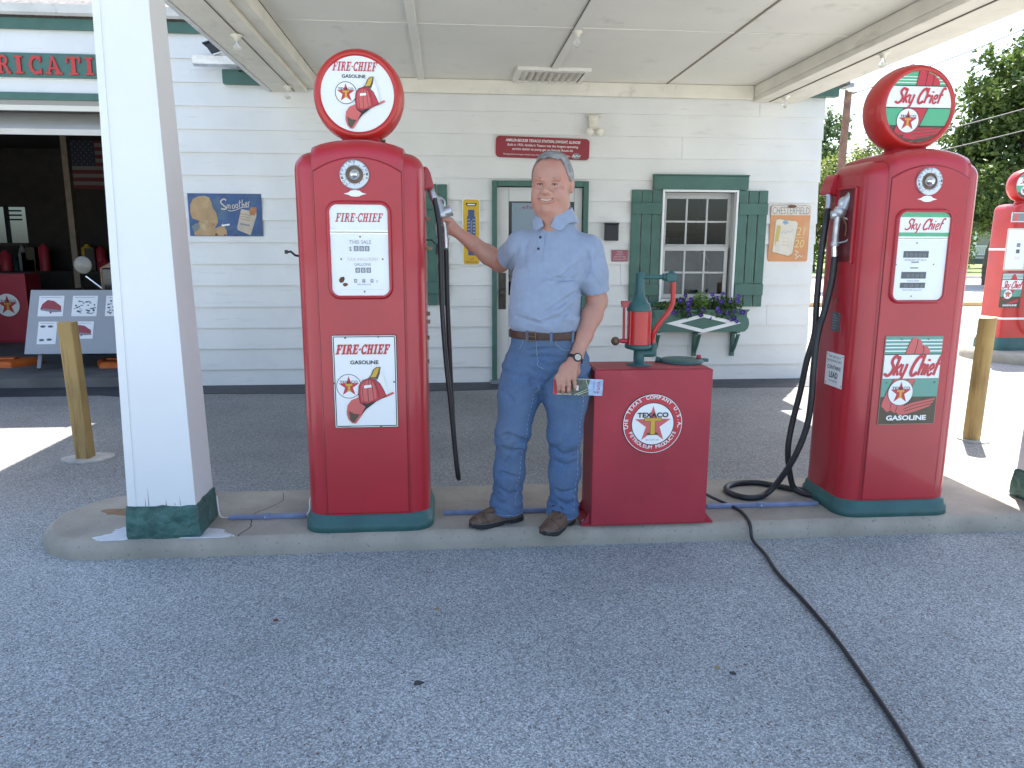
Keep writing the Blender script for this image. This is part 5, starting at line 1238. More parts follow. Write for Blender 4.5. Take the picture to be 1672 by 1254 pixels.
for x in (2.27, 2.725, 3.16): bracket(x)
M_LF = leaf_mat('petunia_leaf', (.035, .085, .02), (.11, .20, .05), .3, 18)
M_LF2 = leaf_mat('vine_leaf', (.10, .20, .03), (.20, .33, .06), .35, 18)
M_PET = leaf_mat('petunia_purple', (.055, .020, .22), (.11, .04, .36), .25, 12)
M_PTH = mat('petunia_throat', (.35, .30, .50), .6)
def leaves(mb, m, C, rad, n, s0, s1, rng, squash=1.0, up=.2):
    for _ in range(n):
        v = Vector((rng.gauss(0, 1), rng.gauss(0, 1), rng.gauss(0, 1))); v.normalize(); v *= rng.random() ** .4
        c = Vector(C) + Vector((v.x * rad[0], v.y * rad[1], v.z * rad[2])); s = rng.uniform(s0, s1)
        d = Vector((rng.gauss(0, 1), rng.gauss(0, 1) - .4, rng.gauss(0, 1) + up)).normalized(); u = d.orthogonal().normalized(); u.rotate(Matrix.Rotation(rng.uniform(0, 6.3), 3, d)); w = d.cross(u)
        mb.add([c - u * s, c + w * s * .5 * squash + d * s * .12, c + u * s, c - w * s * .5 * squash + d * s * .12], [(0, 1, 2, 3)], m)
def blossom(x, y, z, r, par, rng):
    b_ = MB(); d = Vector((rng.uniform(-.5, .4), -1, rng.uniform(-.4, .5))).normalized(); u = d.orthogonal().normalized(); u.rotate(Matrix.Rotation(rng.uniform(0, 6), 3, d)); w = d.cross(u); c = Vector((x, y, z)); rings = []
    for f, h in ((.12, .55), (.22, .15), (.55, .0), (.85, .02), (1.0, -.12)):
        rings.append([c - d * h * r + (u * math.cos(a) + w * math.sin(a)) * r * f * (1 + (.13 * math.cos(5 * a) if f > .5 else 0)) + d * (.08 * r * math.cos(10 * a) if f > .8 else 0) for a in np.linspace(0, 2 * PI, 20, endpoint=False)])
    b_.loft(rings, M_PET, cap=False); b_.lathe([(.2 * r, -.04 * r), (.06 * r, .08 * r)], c - d * .1 * r, d, M_PTH, 10)
    return b_.build('blossom', par, fixn=False)
rng = random.Random(4)
FL = [(2.48, .91), (2.54, .96), (2.57, .88), (2.56, .82), (2.48, .80), (2.41, .78), (2.58, .76), (2.60, .92), (2.71, .78), (2.73, .81), (2.70, .755), (2.81, .72), (2.83, .97), (2.88, .94), (2.94, .89), (2.95, .98), (2.89, .82), (2.91, .79), (2.99, .77), (3.07, .79), (3.17, .78), (3.08, .72), (3.04, .70), (3.10, .68), (3.03, .90), (3.11, .90), (3.12, .95)]
lab = ['low trailing leaves at the left end of the window box', 'purple petunia in the left half of the window box, beside the red pipe', 'bright green foliage plant in the middle of the window box', 'purple petunia filling the right end of the window box']
xr = [(2.24, 2.40), (2.40, 2.66), (2.66, 2.80), (2.80, 3.2)]
for k in range(4):
    t = thing('petunia' if k in (1, 3) else 'foliage_plant', lab[k], 'plant', (sum(xr[k]) / 2, YW - .13, .775))
    m = MB(); xc = sum(xr[k]) / 2; hw = (xr[k][1] - xr[k][0]) / 2 + .02
    if k == 0: leaves(m, M_LF, (xc, YW - .15, .83), (hw, .08, .06), 110, .015, .03, rng)
    elif k == 2: leaves(m, M_LF2, (xc - .01, YW - .16, .90), (.10, .09, .11), 330, .012, .026, rng, .7); leaves(m, M_LF2, (xc, YW - .24, .79), (.07, .03, .07), 90, .01, .022, rng)
    else: leaves(m, M_LF, (xc, YW - .14, .86), (hw, .10, .085), 420 if k == 3 else 260, .014, .030, rng); leaves(m, M_LF, (xc, YW - .245, .77), (hw * .8, .03, .06), 110, .012, .024, rng)
    for _ in range(6): m.tube([(rng.uniform(*xr[k]), YW - .13, .775), (rng.uniform(*xr[k]), YW - .16, .85), (rng.uniform(*xr[k]), YW - .22, .84)], .0025, M_LF, 5)
    m.build('foliage', t, fixn=False)
    for x, z in FL:
        if (k == 1 and x < 2.66) or (k == 2 and 2.66 <= x < 2.80) or (k == 3 and x >= 2.80): blossom(x, YW - (.26 if z < .85 else .235) + rng.uniform(-.02, .02), z, rng.uniform(.021, .029), t, rng)

# ================================================================== inside the garage
fg = thing('wall_flag', 'dim stars and stripes flag hanging inside the garage bay', 'flag', (-5.2, 11.9, 2.6))
mb = MB(); d = Decal((-5.72, 11.95, 3.02)); W_, H_ = 1.15, .72
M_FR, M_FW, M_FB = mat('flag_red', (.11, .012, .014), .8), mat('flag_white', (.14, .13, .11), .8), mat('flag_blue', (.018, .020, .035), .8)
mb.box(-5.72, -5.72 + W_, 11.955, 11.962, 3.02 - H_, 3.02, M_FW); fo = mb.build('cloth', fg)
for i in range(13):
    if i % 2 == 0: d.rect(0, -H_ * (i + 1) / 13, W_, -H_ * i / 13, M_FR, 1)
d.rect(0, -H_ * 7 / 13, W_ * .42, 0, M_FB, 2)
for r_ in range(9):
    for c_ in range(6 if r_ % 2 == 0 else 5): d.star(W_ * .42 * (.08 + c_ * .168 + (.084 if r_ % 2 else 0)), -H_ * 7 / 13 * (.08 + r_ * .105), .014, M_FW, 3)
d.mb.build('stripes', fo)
# vintage car, nose out
M_MAR = mat('maroon_paint', (.10, .008, .012), .25, coat=.5); M_BKP = mat('black_paint', (.012, .012, .014), .25, coat=.4); M_TYR = mat('tyre', (.02, .02, .02), .8)
car = thing('vintage_car', 'dark maroon vintage car with round headlights inside the garage bay', 'car', (-3.85, 10.6, .1))
mb = MB(); cx = -3.85
mb.loft([[Vector((cx + a * s_, y, z)) for a, z in ((-.34, .62), (.34, .62), (.36, .9), (.30, 1.16), (.12, 1.24), (-.12, 1.24), (-.30, 1.16), (-.36, .9))] for y, s_ in ((9.42, .86), (10.6, 1.25))], M_MAR, smooth=False); mb.build('bonnet', car, bevel=.01)
mb = MB(); mb.loft([[Vector((cx + a, y, z)) for a, z in ((-.66, .5), (.66, .5), (.70, 1.15), (-.70, 1.15))] for y in (10.6, 12.4)], M_BKP, smooth=False); mb.box(cx - .66, cx + .66, 10.75, 12.4, 1.75, 1.86, M_BKP, bev=.03)
for sx in (-.62, .62):
    for y in (10.78, 11.6, 12.35): mb.box(cx + sx - .03, cx + sx + .03, y - .03, y + .03, 1.15, 1.76, M_BKP)
mb.build('body', car, bevel=.02)
mb = MB(); mb.box(cx - .60, cx + .60, 10.74, 10.75, 1.16, 1.75, M_GLS); mb.build('windscreen', car)
mb = MB(); mb.box(cx - .30, cx + .30, 9.33, 9.41, .58, 1.2, M_BKP, bev=.02); mb.prism([(cx - .33, .56), (cx + .33, .56), (cx + .33, 1.20), (cx + .18, 1.28), (cx - .18, 1.28), (cx - .33, 1.20)], 'y', 9.36, 9.40, M_BRASS); mb.build('radiator', car, bevel=.01)
for sx in (-1, 1):
    mb = MB(); mb.tube([(cx + sx * .30, 9.40, .92), (cx + sx * .50, 9.38, 1.10)], .018, M_CHR, 8); mb.lathe([(.02, .14), (.085, .07), (.105, .0), (.105, -.015)], (cx + sx * .50, 9.34, 1.235), (0, 1, 0), M_BKP, 24)
    hl = mb.build('headlight', car); mb = MB(); mb.lathe([(.103, 0), (.085, .012), (.001, .024)], (cx + sx * .50, 9.327, 1.235), (0, -1, 0), mat('headlamp_glass', (.30, .28, .23), .2), 24, cap=False); mb.build('lens', hl)
    for y in (9.75, 12.1):
        mb = MB(); mb.lathe([(.22, -.05), (.34, -.055), (.365, -.03), (.365, .03), (.34, .055), (.22, .05)], (cx + sx * .70, y, .465), 'x', M_TYR, 28); wh = mb.build('wheel', car)
        mb = MB(); mb.lathe([(.21, -.03), (.21, .03)], (cx + sx * .70, y, .465), 'x', M_MAR, 24); mb.lathe([(.05, -.07), (.05, .07)], (cx + sx * .70, y, .465), 'x', M_CHR, 16); mb.build('rim', wh)
        mb = MB(); P = [(cx + sx * .70, y + .46 * math.cos(a), .47 + .47 * math.sin(a)) for a in np.linspace(-.15, PI * .95, 16)]
        rings = [[Vector(p) + Vector((dx, 0, 0)) + (Vector(p) - Vector((p[0], y, .47))).normalized() * dr for dx, dr in ((-.14, -.04), (-.10, .0), (0, .015), (.10, 0), (.14, -.04), (0, -.01))] for p in P]; mb.loft(rings, M_BKP); mb.build('mudguard', car)
    mb = MB(); mb.box(cx + sx * .80 - .12, cx + sx * .80 + .12, 10.2, 11.6, .40, .44, M_GREY); mb.build('running_board', car)
# the sloping display board with pinned sheets
dbd = thing('display_board', 'grey sloping display board with printed photo sheets in the garage doorway', 'display board', (-3.95, 8.6, .1))
Md = Matrix.Translation((-4.66, 8.46, .285)) @ Matrix.Rotation(R(-22), 4, 'X')
nv = Md.to_3x3() @ Vector((0, -1, 0)); vv = (Md.to_3x3() @ Vector((0, 0, 1)))
mb = MB(); mb.box(0, 1.5, 0, .02, 0, .74, mat('board_grey', (.36, .37, .39), .6, n=(3, .05)), Md); pq = mb.build('board', dbd, bevel=.002)
for x in (.12, 1.35): mb = MB(); mb.box(x, x + .04, .05, .08, -.15, .60, M_GREY, Md); mb.build('leg', dbd)
rg = random.Random(3)
sheets = [('red', .10, .40, .27, .24), ('bw', .46, .40, .27, .24), ('mix', .82, .40, .27, .24), ('dots', .12, .08, .20, .26), ('red2', .46, .14, .25, .20), ('mix', 1.18, .40, .25, .24)]
for i, (kd, x, z, w, h) in enumerate(sheets):
    z += .03
    O = Md @ Vector((x, -.003, z)); d = Decal(O, (1, 0, 0), vv); d.n = nv; d.mb.add([d.pt(0, 0, 0), d.pt(w, 0, 0), d.pt(w, h, 0), d.pt(0, h, 0)], [(0, 1, 2, 3)], M_WHT)
    d.stroke([(.02, h - .02), (w - .03, h - .02)], .004, M_GREY, 1)
    if kd in ('red', 'red2'):
        d.poly([(w * a, h * b_) for a, b_ in ((.08, .35), (.15, .6), (.35, .8), (.6, .75), (.9, .5), (.92, .3), (.6, .25), (.5, .12), (.42, .28))], mat('sheet_red', (.33, .05, .06), .5), 1); d.poly([(w * a, h * b_) for a, b_ in ((.08, .30), (.2, .38), (.9, .3), (.95, .22), (.6, .2))], M_GREY, 2)
    elif kd == 'dots':
        for a, b_ in ((.25, .78), (.65, .78), (.25, .18), (.65, .2)): d.disc(w * a, h * b_, .03, M_REG, 1, 8, ry=.014)
    else:
        for _ in range(34): a, b_ = rg.uniform(.1, .9), rg.uniform(.12, .75); d.rect(w * a - .01, h * b_ - .006, w * a + rg.uniform(.004, .02), h * b_ + rg.uniform(.002, .012), rg.choice([M_REG, M_GREY, M_BLK, M_GREY] + ([mat('sheet_red', (.33, .05, .06), .5)] * 2 if kd == 'mix' else [])), 1)
    d.mb.build('photo_sheet', dbd, fixn=False)
# red cabinet with star in the gloom
oc = thing('oil_cabinet', 'dark red cabinet with a white star disc standing inside the garage', 'oil cabinet', (-6.35, 11.1, .1))
mb = MB(); mb.box(-6.78, -5.93, 11.0, 11.4, .12, 1.07, M_REDM); mb.box(-6.80, -5.91, 10.98, 11.42, .1, .119, M_REDM); pc = mb.build('cabinet', oc, bevel=.006)
d = Decal((-6.20, 10.999, .63)); star_logo(d, 0, 0, .165, 1, .03); d.mb.build('star_sign', oc)
# orange trestle feet
M_ORG = mat('safety_orange', (.62, .13, .02), .45, n=(9, .15))
def foot(x, y, r, label, sx=1):
    t = thing('orange_barrier_foot', label, 'barrier foot', (x, y, .1), 'orange plastic barrier feet')
    mb = MB(); mb.loft([[Vector((x + a * sx * s_, y + b_ * s_, z)) for a, b_ in ((-.34, -.20), (.20, -.20), (.36, .10), (.36, .2), (-.34, .2))] for z, s_ in ((.101, 1), (.14, 1), (.165, .9), (.172, .8))], M_ORG, smooth=False); mb.build('slab', t, bevel=.01)
    mb = MB(); mb.box(x - .20, x + .14, y - .02, y + .10, .173, .19, M_ORG, bev=.006); mb.build('socket', t)
foot(-5.12, 8.85, .3, 'orange plastic barrier foot at the left edge of the garage floor')
foot(-3.72, 8.75, .3, 'orange plastic barrier foot under the right end of the display board', -1)
# bench with clutter
bn = thing('workbench', 'cluttered dark workbench under the garage back window', 'workbench', (-6.3, 12.6, .1))
mb = MB(); mb.box(-8.2, -4.9, 12.3, 12.95, 1.0, 1.06, M_INTG); mb.box(-8.1, -5.0, 12.4, 12.9, .1, 1.0, M_INTG); mb.build('bench', bn)
for i in range(16):
    x = rng.uniform(-7.0, -5.0); mb = MB(); r_ = rng.uniform(.04, .1); h_ = rng.uniform(.12, .40)
    if i % 2: mb.lathe([(r_, 0), (r_, h_), (r_ * .5, h_ + .03), (r_ * .4, h_ + .06)], (x, rng.uniform(12.4, 12.8), 1.061), 'z', rng.choice([M_GREY, M_REDM, M_PYEL, M_GRN]), 14)
    else: mb.box(x - r_, x + r_, 12.45, 12.65, 1.061, 1.061 + h_, rng.choice([M_GREY, M_INT, M_REDM, M_PBRN]), bev=.005)
    tag(mb.build('oil_can' if i % 2 else 'carton'), 'dim clutter standing on the garage workbench', 'clutter', 'clutter on the garage workbench')

# ================================================================== beyond: second pump, trees, pole, house
fp = thing('gas_pump', 'older narrow red gas pump on the far island at the right edge', 'gas pump', (7.35, 9.32, .13))
mb = MB(); X0, X1_ = 7.18, 7.81; Y0 = 9.10
mb.loft([rrect(.345 + a, .24 + a, .06, 7.50, 9.34, z) for z, a in ((.128, .01), (.22, .01), (.26, 0), (.30, -.01))], M_PGRN); mb.build('base', fp)
mb = MB(); mb.loft([rrect(w, .22, .05, 7.50, 9.33, z) for z, w in ((.298, .325), (.53, .325), (.55, .322), (1.96, .305), (2.0, .29), (2.03, .25), (2.045, .18))], M_RED2); mb.build('body', fp)
mb = MB()
for z, w in ((.54, .328), (1.44, .318)): mb.loft([rrect(w, .223, .05, 7.50, 9.33, zz_) for zz_ in (z, z + .028)], M_TIN)
mb.build('trim_band', fp)
yf = 9.104
mb = MB(); mb.prism(rrpoly(7.095, 1.185, 7.405, 1.725, .02), 'y', yf - .012, yf, mat('worn_cream', (.58, .53, .42), .5)); fr_ = mb.build('display_frame', fp, bevel=.004)
d = Decal((7.235, yf - .0125, 1.455)); d.poly(rrpoly(-.130, -.250, .130, .250, .015), M_TIN, 1); d.rect(-.0, .03, .05, .08, M_GREY, 2); d.rect(-.0, -.05, .05, .0, M_REG, 2); d.text('000', .025, -.13, .04, mat('faded_pink', (.66, .48, .47), .5), 2, width=.07); d.mb.build('display', fr_)
mb = MB(); mb.box(7.12, 7.345, yf - .010, yf, 1.80, 1.925, M_GALV); fr_ = mb.build('upper_window', fp, bevel=.004); d = Decal((7.2325, yf - .0105, 1.8625)); d.rect(-.1, -.05, .1, .05, M_GREY, 1); d.rect(-.08, -.05, -.02, .05, M_PRED2, 2); d.mb.build('pane', fr_)
mb = MB(); mb.box(7.10, 7.39, yf - .005, yf, .70, 1.155, M_PBRN); so_ = mb.build('enamel_sign', fp)
d = Decal((7.103, yf - .0055, 1.152)); w, h = .284, .449; X, Z = sky_art(d, w, h); d.poly([(X(.40), Z(.2)), (X(.5), Z(.05)), (X(.6), Z(.02)), (X(.75), Z(.2))], M_PRED, 4); d.poly([(X(.3), Z(.48)), (X(.7), Z(.48)), (X(.4), Z(.72)), (X(.1), Z(.78))], M_PRED, 3); d.poly([(X(.3), Z(.88)), (X(.9), Z(.74)), (X(.9), Z(.84)), (X(.4), Z(.9))], M_PRED, 5)
d.script('Sky Chief', X(.5), Z(.44), .09, w * .92, M_PRED, 6); star_logo(d, X(.34), Z(.62), .06, 7, .03); d.text('GASOLINE', X(.5), Z(.96), .022, M_WHT, 4, bold=.04, width=w * .7); d.mb.build('sign_artwork', so_)
mb = MB(); gc = (7.42, 9.33, 2.275); mb.lathe([(.165, -.08), (.18, -.092), (.20, -.06), (.21, 0), (.20, .06), (.18, .09), (.165, .08)], gc, 'y', M_RED2, 40, cap=False); mb.lathe([(.09, -.225), (.075, -.19)], gc, 'z', M_RED2, 20); go = mb.build('globe', fp)
mb = MB(); mb.lathe([(.001, -.0836), (.168, -.0835)], gc, 'y', M_FROST, 40, cap=False, smooth=False); ln = mb.build('lens', go); d = Decal((gc[0], gc[1] - .0842, gc[2])); RR = .167
d.poly(chord(.095, RR), M_PGR2, 1); d.poly(chord(-.005, .095), M_WHT, 1); d.poly(chord(-.09, -.005), M_PGR, 1); d.poly(chord(-RR, -.09), M_PBRN, 1); d.script('Sky Chief', 0, .02, .065, .23, M_PRED, 2, wk=1.2); star_logo(d, -.05, -.07, .055, 3, .03); d.mb.build('lens_artwork', ln)
mb = MB(); mb.tube(catmull([(7.60, 9.02, 1.72), (7.52, 9.02, 1.45), (7.46, 9.02, 1.1), (7.44, 9.02, .75), (7.47, 9.02, .5), (7.56, 9.03, .36), (7.68, 9.05, .36), (7.80, 9.08, .5)], 6), .018, M_RUB, 10); mb.build('hose', fp)

fp.location.x += .12
def tree(base, h, lobes, n, leaf, m, label, name='leafy_tree', tr=.25, seed=1, group=None, trunkm=None):
    rg = random.Random(seed); nr = np.random.RandomState(seed); t = thing(name, label, 'tree', base, group)
    bk = trunkm or mat('bark', (.10, .075, .055), .9, n=(6, .3), bump=(12, .6, .03))
    tk = MB(); top = Vector(base) + Vector((rg.uniform(-.3, .3), 0, h))
    pts = [Vector(base).lerp(top, k / 5) + Vector((rg.uniform(-.1, .1), rg.uniform(-.1, .1), 0)) * (k > 0) for k in range(6)]
    tk.tube(pts, [tr * (1.15 - .16 * k) for k in range(6)], bk, 10)
    for (c, r) in lobes:
        s_ = pts[rg.choice([2, 3, 4])]; e_ = Vector(c); mid = s_.lerp(e_, .5) + Vector((0, 0, .2)); tk.tube(catmull([s_, mid, e_], 4), [tr * .45 * (1 - .1 * k) for k in range(9)], bk, 7)
    tk.build('trunk', t)
    V = []; F = []; tot = sum(r[0] * r[1] * r[2] for c, r in lobes)
    for (c, r) in lobes:
        k_ = int(n * (r[0] * r[1] * r[2]) / tot) + 50
        ncl = max(int(k_ / 34), 6)
        d_ = nr.normal(size=(ncl, 3)); d_ /= np.linalg.norm(d_, axis=1)[:, None]; rad = nr.uniform(.35, 1.02, ncl)[:, None] ** .6
        cc = np.array(c) + d_ * rad * np.array(r)
        for q in cc:
            m_ = 34; p = q + nr.normal(size=(m_, 3)) * np.array(r) * .11
            nn = nr.normal(size=(m_, 3)) + np.array([0, 0, .6]) + (q - np.array(c)) / np.array(r) * .6; nn /= np.linalg.norm(nn, axis=1)[:, None]
            u = np.cross(nn, nr.normal(size=(m_, 3))); u /= np.linalg.norm(u, axis=1)[:, None] + 1e-9; w = np.cross(nn, u); s = nr.uniform(.6, 1.2, m_)[:, None] * leaf
            o = len(V) ; V.extend(map(tuple, np.stack([p - u * s, p + w * s * .55 + nn * s * .15, p + u * s, p - w * s * .55 + nn * s * .15], 1).reshape(-1, 3)))
            F.extend([(o + 4 * i, o + 4 * i + 1, o + 4 * i + 2, o + 4 * i + 3) for i in range(m_)])
    cr = MB(); cr.v = V; cr.f = F; cr.m = [0] * len(F); cr.sm = [False] * len(F); cr.mats = [m]; cr.build('crown', t, fixn=False)
    return t
M_MAP = leaf_mat('maple_leaf', (.035, .070, .014), (.15, .215, .045), .40, .9)
M_YEL = leaf_mat('pale_leaf', (.13, .18, .045), (.31, .35, .10), .45, .7)
M_MID = leaf_mat('mid_leaf', (.08, .14, .05), (.20, .27, .10), .4, .8)
tree((23.3, 28.6, .1), 7.5, [((22.6, 28.4, 5.6), (2.9, 2.4, 2.6)), ((21.2, 28, 7.5), (1.3, 1.2, 1.5)), ((24.4, 29, 8.0), (2.4, 2.0, 2.2)), ((21.1, 28, 3.7), (1.3, 1.3, 1.4)), ((22.9, 28.2, 3.3), (1.8, 1.5, 1.2)), ((20.7, 28, 5.4), (.9, 1.0, 1.2)), ((25.5, 28.5, 5.2), (2.4, 2, 2.5))], 42000, .125, M_MAP, 'large dark green maple at the right behind the far pump', tr=.35, seed=5)
tree((20.4, 26.5, .1), 3.2, [((19.3, 26, 3.4), (1.0, .9, 1.0)), ((20.3, 26.4, 2.9), (1.1, 1, .9)), ((18.4, 26, 2.5), (.8, .8, .7))], 5200, .10, M_MAP, 'dark low limb of foliage left of the maple, beside the right pump', tr=.14, seed=15)
G = 'pale trees across the street'
tree((21.3, 42, .1), 5.5, [((20.6, 42, 5.0), (1.4, 1.4, 2.2)), ((22.3, 42, 4.2), (1.7, 1.5, 2.4)), ((21.0, 42, 2.4), (1.6, 1.4, 1.4))], 9000, .12, M_YEL, 'pale yellow-green tree beside the station corner, left of the pole', tr=.2, seed=7, group=G)
tree((24.6, 41, .1), 6.5, [((24.2, 41, 5.6), (1.6, 1.5, 2.3)), ((25.6, 41, 4.2), (1.9, 1.6, 2.2)), ((23.2, 41, 3.4), (1.5, 1.4, 1.9))], 10500, .12, M_YEL, 'pale yellow-green tree just right of the pole, behind the left shoulder of the right pump', tr=.2, seed=8, group=G)
tree((23.4, 47, .1), 8.0, [((24.6, 47, 8.3), (1.1, 1.1, 1.7)), ((23.6, 47, 7.0), (1.5, 1.3, 1.5))], 4500, .13, M_MID, 'taller bluish green treetop above the pale trees', tr=.2, seed=9, group=G)
tree((29.0, 42, .1), 5.0, [((28.6, 42, 4.2), (1.9, 1.6, 1.7)), ((30.3, 42, 3.3), (1.7, 1.5, 1.7)), ((27.5, 42, 3.0), (1.4, 1.4, 1.8))], 9000, .12, M_YEL, 'pale tree seen between the right pump and the maple', tr=.2, seed=10, group=G)
tree((32.5, 50, .1), 5.0, [((33, 50, 5.4), (3.0, 2, 2.6)), ((37, 50, 5.0), (3.0, 2, 2.6))], 8000, .14, M_MID, 'mid green tree far behind the maple', tr=.2, seed=11, group=G)
# dark hedge line under the trees
hg = MB(); nr = random.Random(2)
for i in range(26): leaves(hg, M_MAP, (18.5 + i * .62, 46 + nr.uniform(-.3, .3), 1.0), (.6, .5, .9), 110, .08, .16, nr)
tag(hg.build('hedge', fixn=False), 'dark hedge along the far side of the street, below the pale trees', 'hedge')

# utility pole with a lamp and wires
M_POLE = mat('pole_timber', (.19, .11, .075), .9, n=(5, .3), bump=(20, .5, .01))
po = thing('utility_pole', 'weathered brown utility pole with a lamp head, right of the station corner', 'utility pole', (13.45, 25.0, 0))
mb = MB(); mb.tube([(13.45, 25, -.05), (13.46, 25, 3.5), (13.50, 25, 6.72)], [.155, .135, .115], M_POLE, 14); mb.build('pole', po)
mb = MB(); mb.box(12.85, 13.55, 24.75, 25.25, 6.72, 6.86, M_GREY, bev=.03); mb.lathe([(.20, 0), (.24, .08), (.2, .26), (.08, .33)], (13.62, 25, 6.60), 'z', M_FROST, 18); mb.build('lamp_head', po)
def wire(a, b_, sag, label, r=.02):
    A, B = Vector(a), Vector(b_); P = [A.lerp(B, k / 24) - Vector((0, 0, sag * 4 * (k / 24) * (1 - k / 24))) for k in range(25)]
    mb = MB(); mb.tube(P, r, mat('wire_black', (.06, .06, .065), .6), 5); tag(mb.build('overhead_wire'), label, 'wire', 'overhead wires at the right')
wire((13.5, 25, 6.5), (26.5, 25, 11.9), .25, 'highest overhead wire, crossing the open sky above the right globe')
wire((13.5, 24.9, 5.3 - .7), (30.5, 24.9, 9.6), .3, 'overhead wire crossing the middle of the maple')
wire((13.5, 24.8, 4.0), (30.5, 24.8, 8.4), .2, 'lowest overhead wire, crossing the lower maple crown')
wire((9.8, 25, 5.2), (18.0, 25, 7.8), .05, 'faint overhead wire left of the right globe', .012)
# house with porch
ho = thing('white_house', 'pale house with a white porch railing across the street, behind the right pump', 'house', (47, 64, .1))
M_HW = mat('house_paint', (.55, .55, .50), .6, n=(1, .05)); M_HR = mat('house_roof', (.12, .11, .11), .9)
mb = MB(); mb.box(42, 53, 64.4, 70, .1, 3.4, M_HW); mb.build('wall', ho)
mb = MB(); vs, fs = roof(41.3, 53.7, 62.0, 71, 3.3, 6.2, 1, 1, .1, M_HR); mb.add(vs, fs, M_HR); mb.build('roof', ho)
mb = MB(); mb.box(42.2, 53, 62.4, 64.4, .55, .72, M_HW); mb.box(42.2, 53, 62.5, 64.3, .1, .55, M_REG); mb.build('porch_floor', ho)
for x in (42.4, 44.2, 46.55, 49, 51.5, 52.9): mb = MB(); mb.box(x - .16, x + .16, 62.45, 62.75, .72, 3.3, M_TRIMW); mb.build('porch_post', ho)
mb = MB(); mb.box(42.4, 52.9, 62.5, 62.58, 1.62, 1.70, M_TRIMW); mb.box(42.4, 52.9, 62.5, 62.58, .86, .93, M_TRIMW)
for i in range(70): x = 42.5 + i * .15; mb.box(x - .035, x + .035, 62.52, 62.56, .93, 1.62, M_TRIMW)
mb.build('railing', ho)
for x in (44.6, 47.6, 50.4): mb = MB(); mb.box(x - .5, x + .5, 64.34, 64.39, 1.1, 2.7, M_REG); mb.build('window', ho)

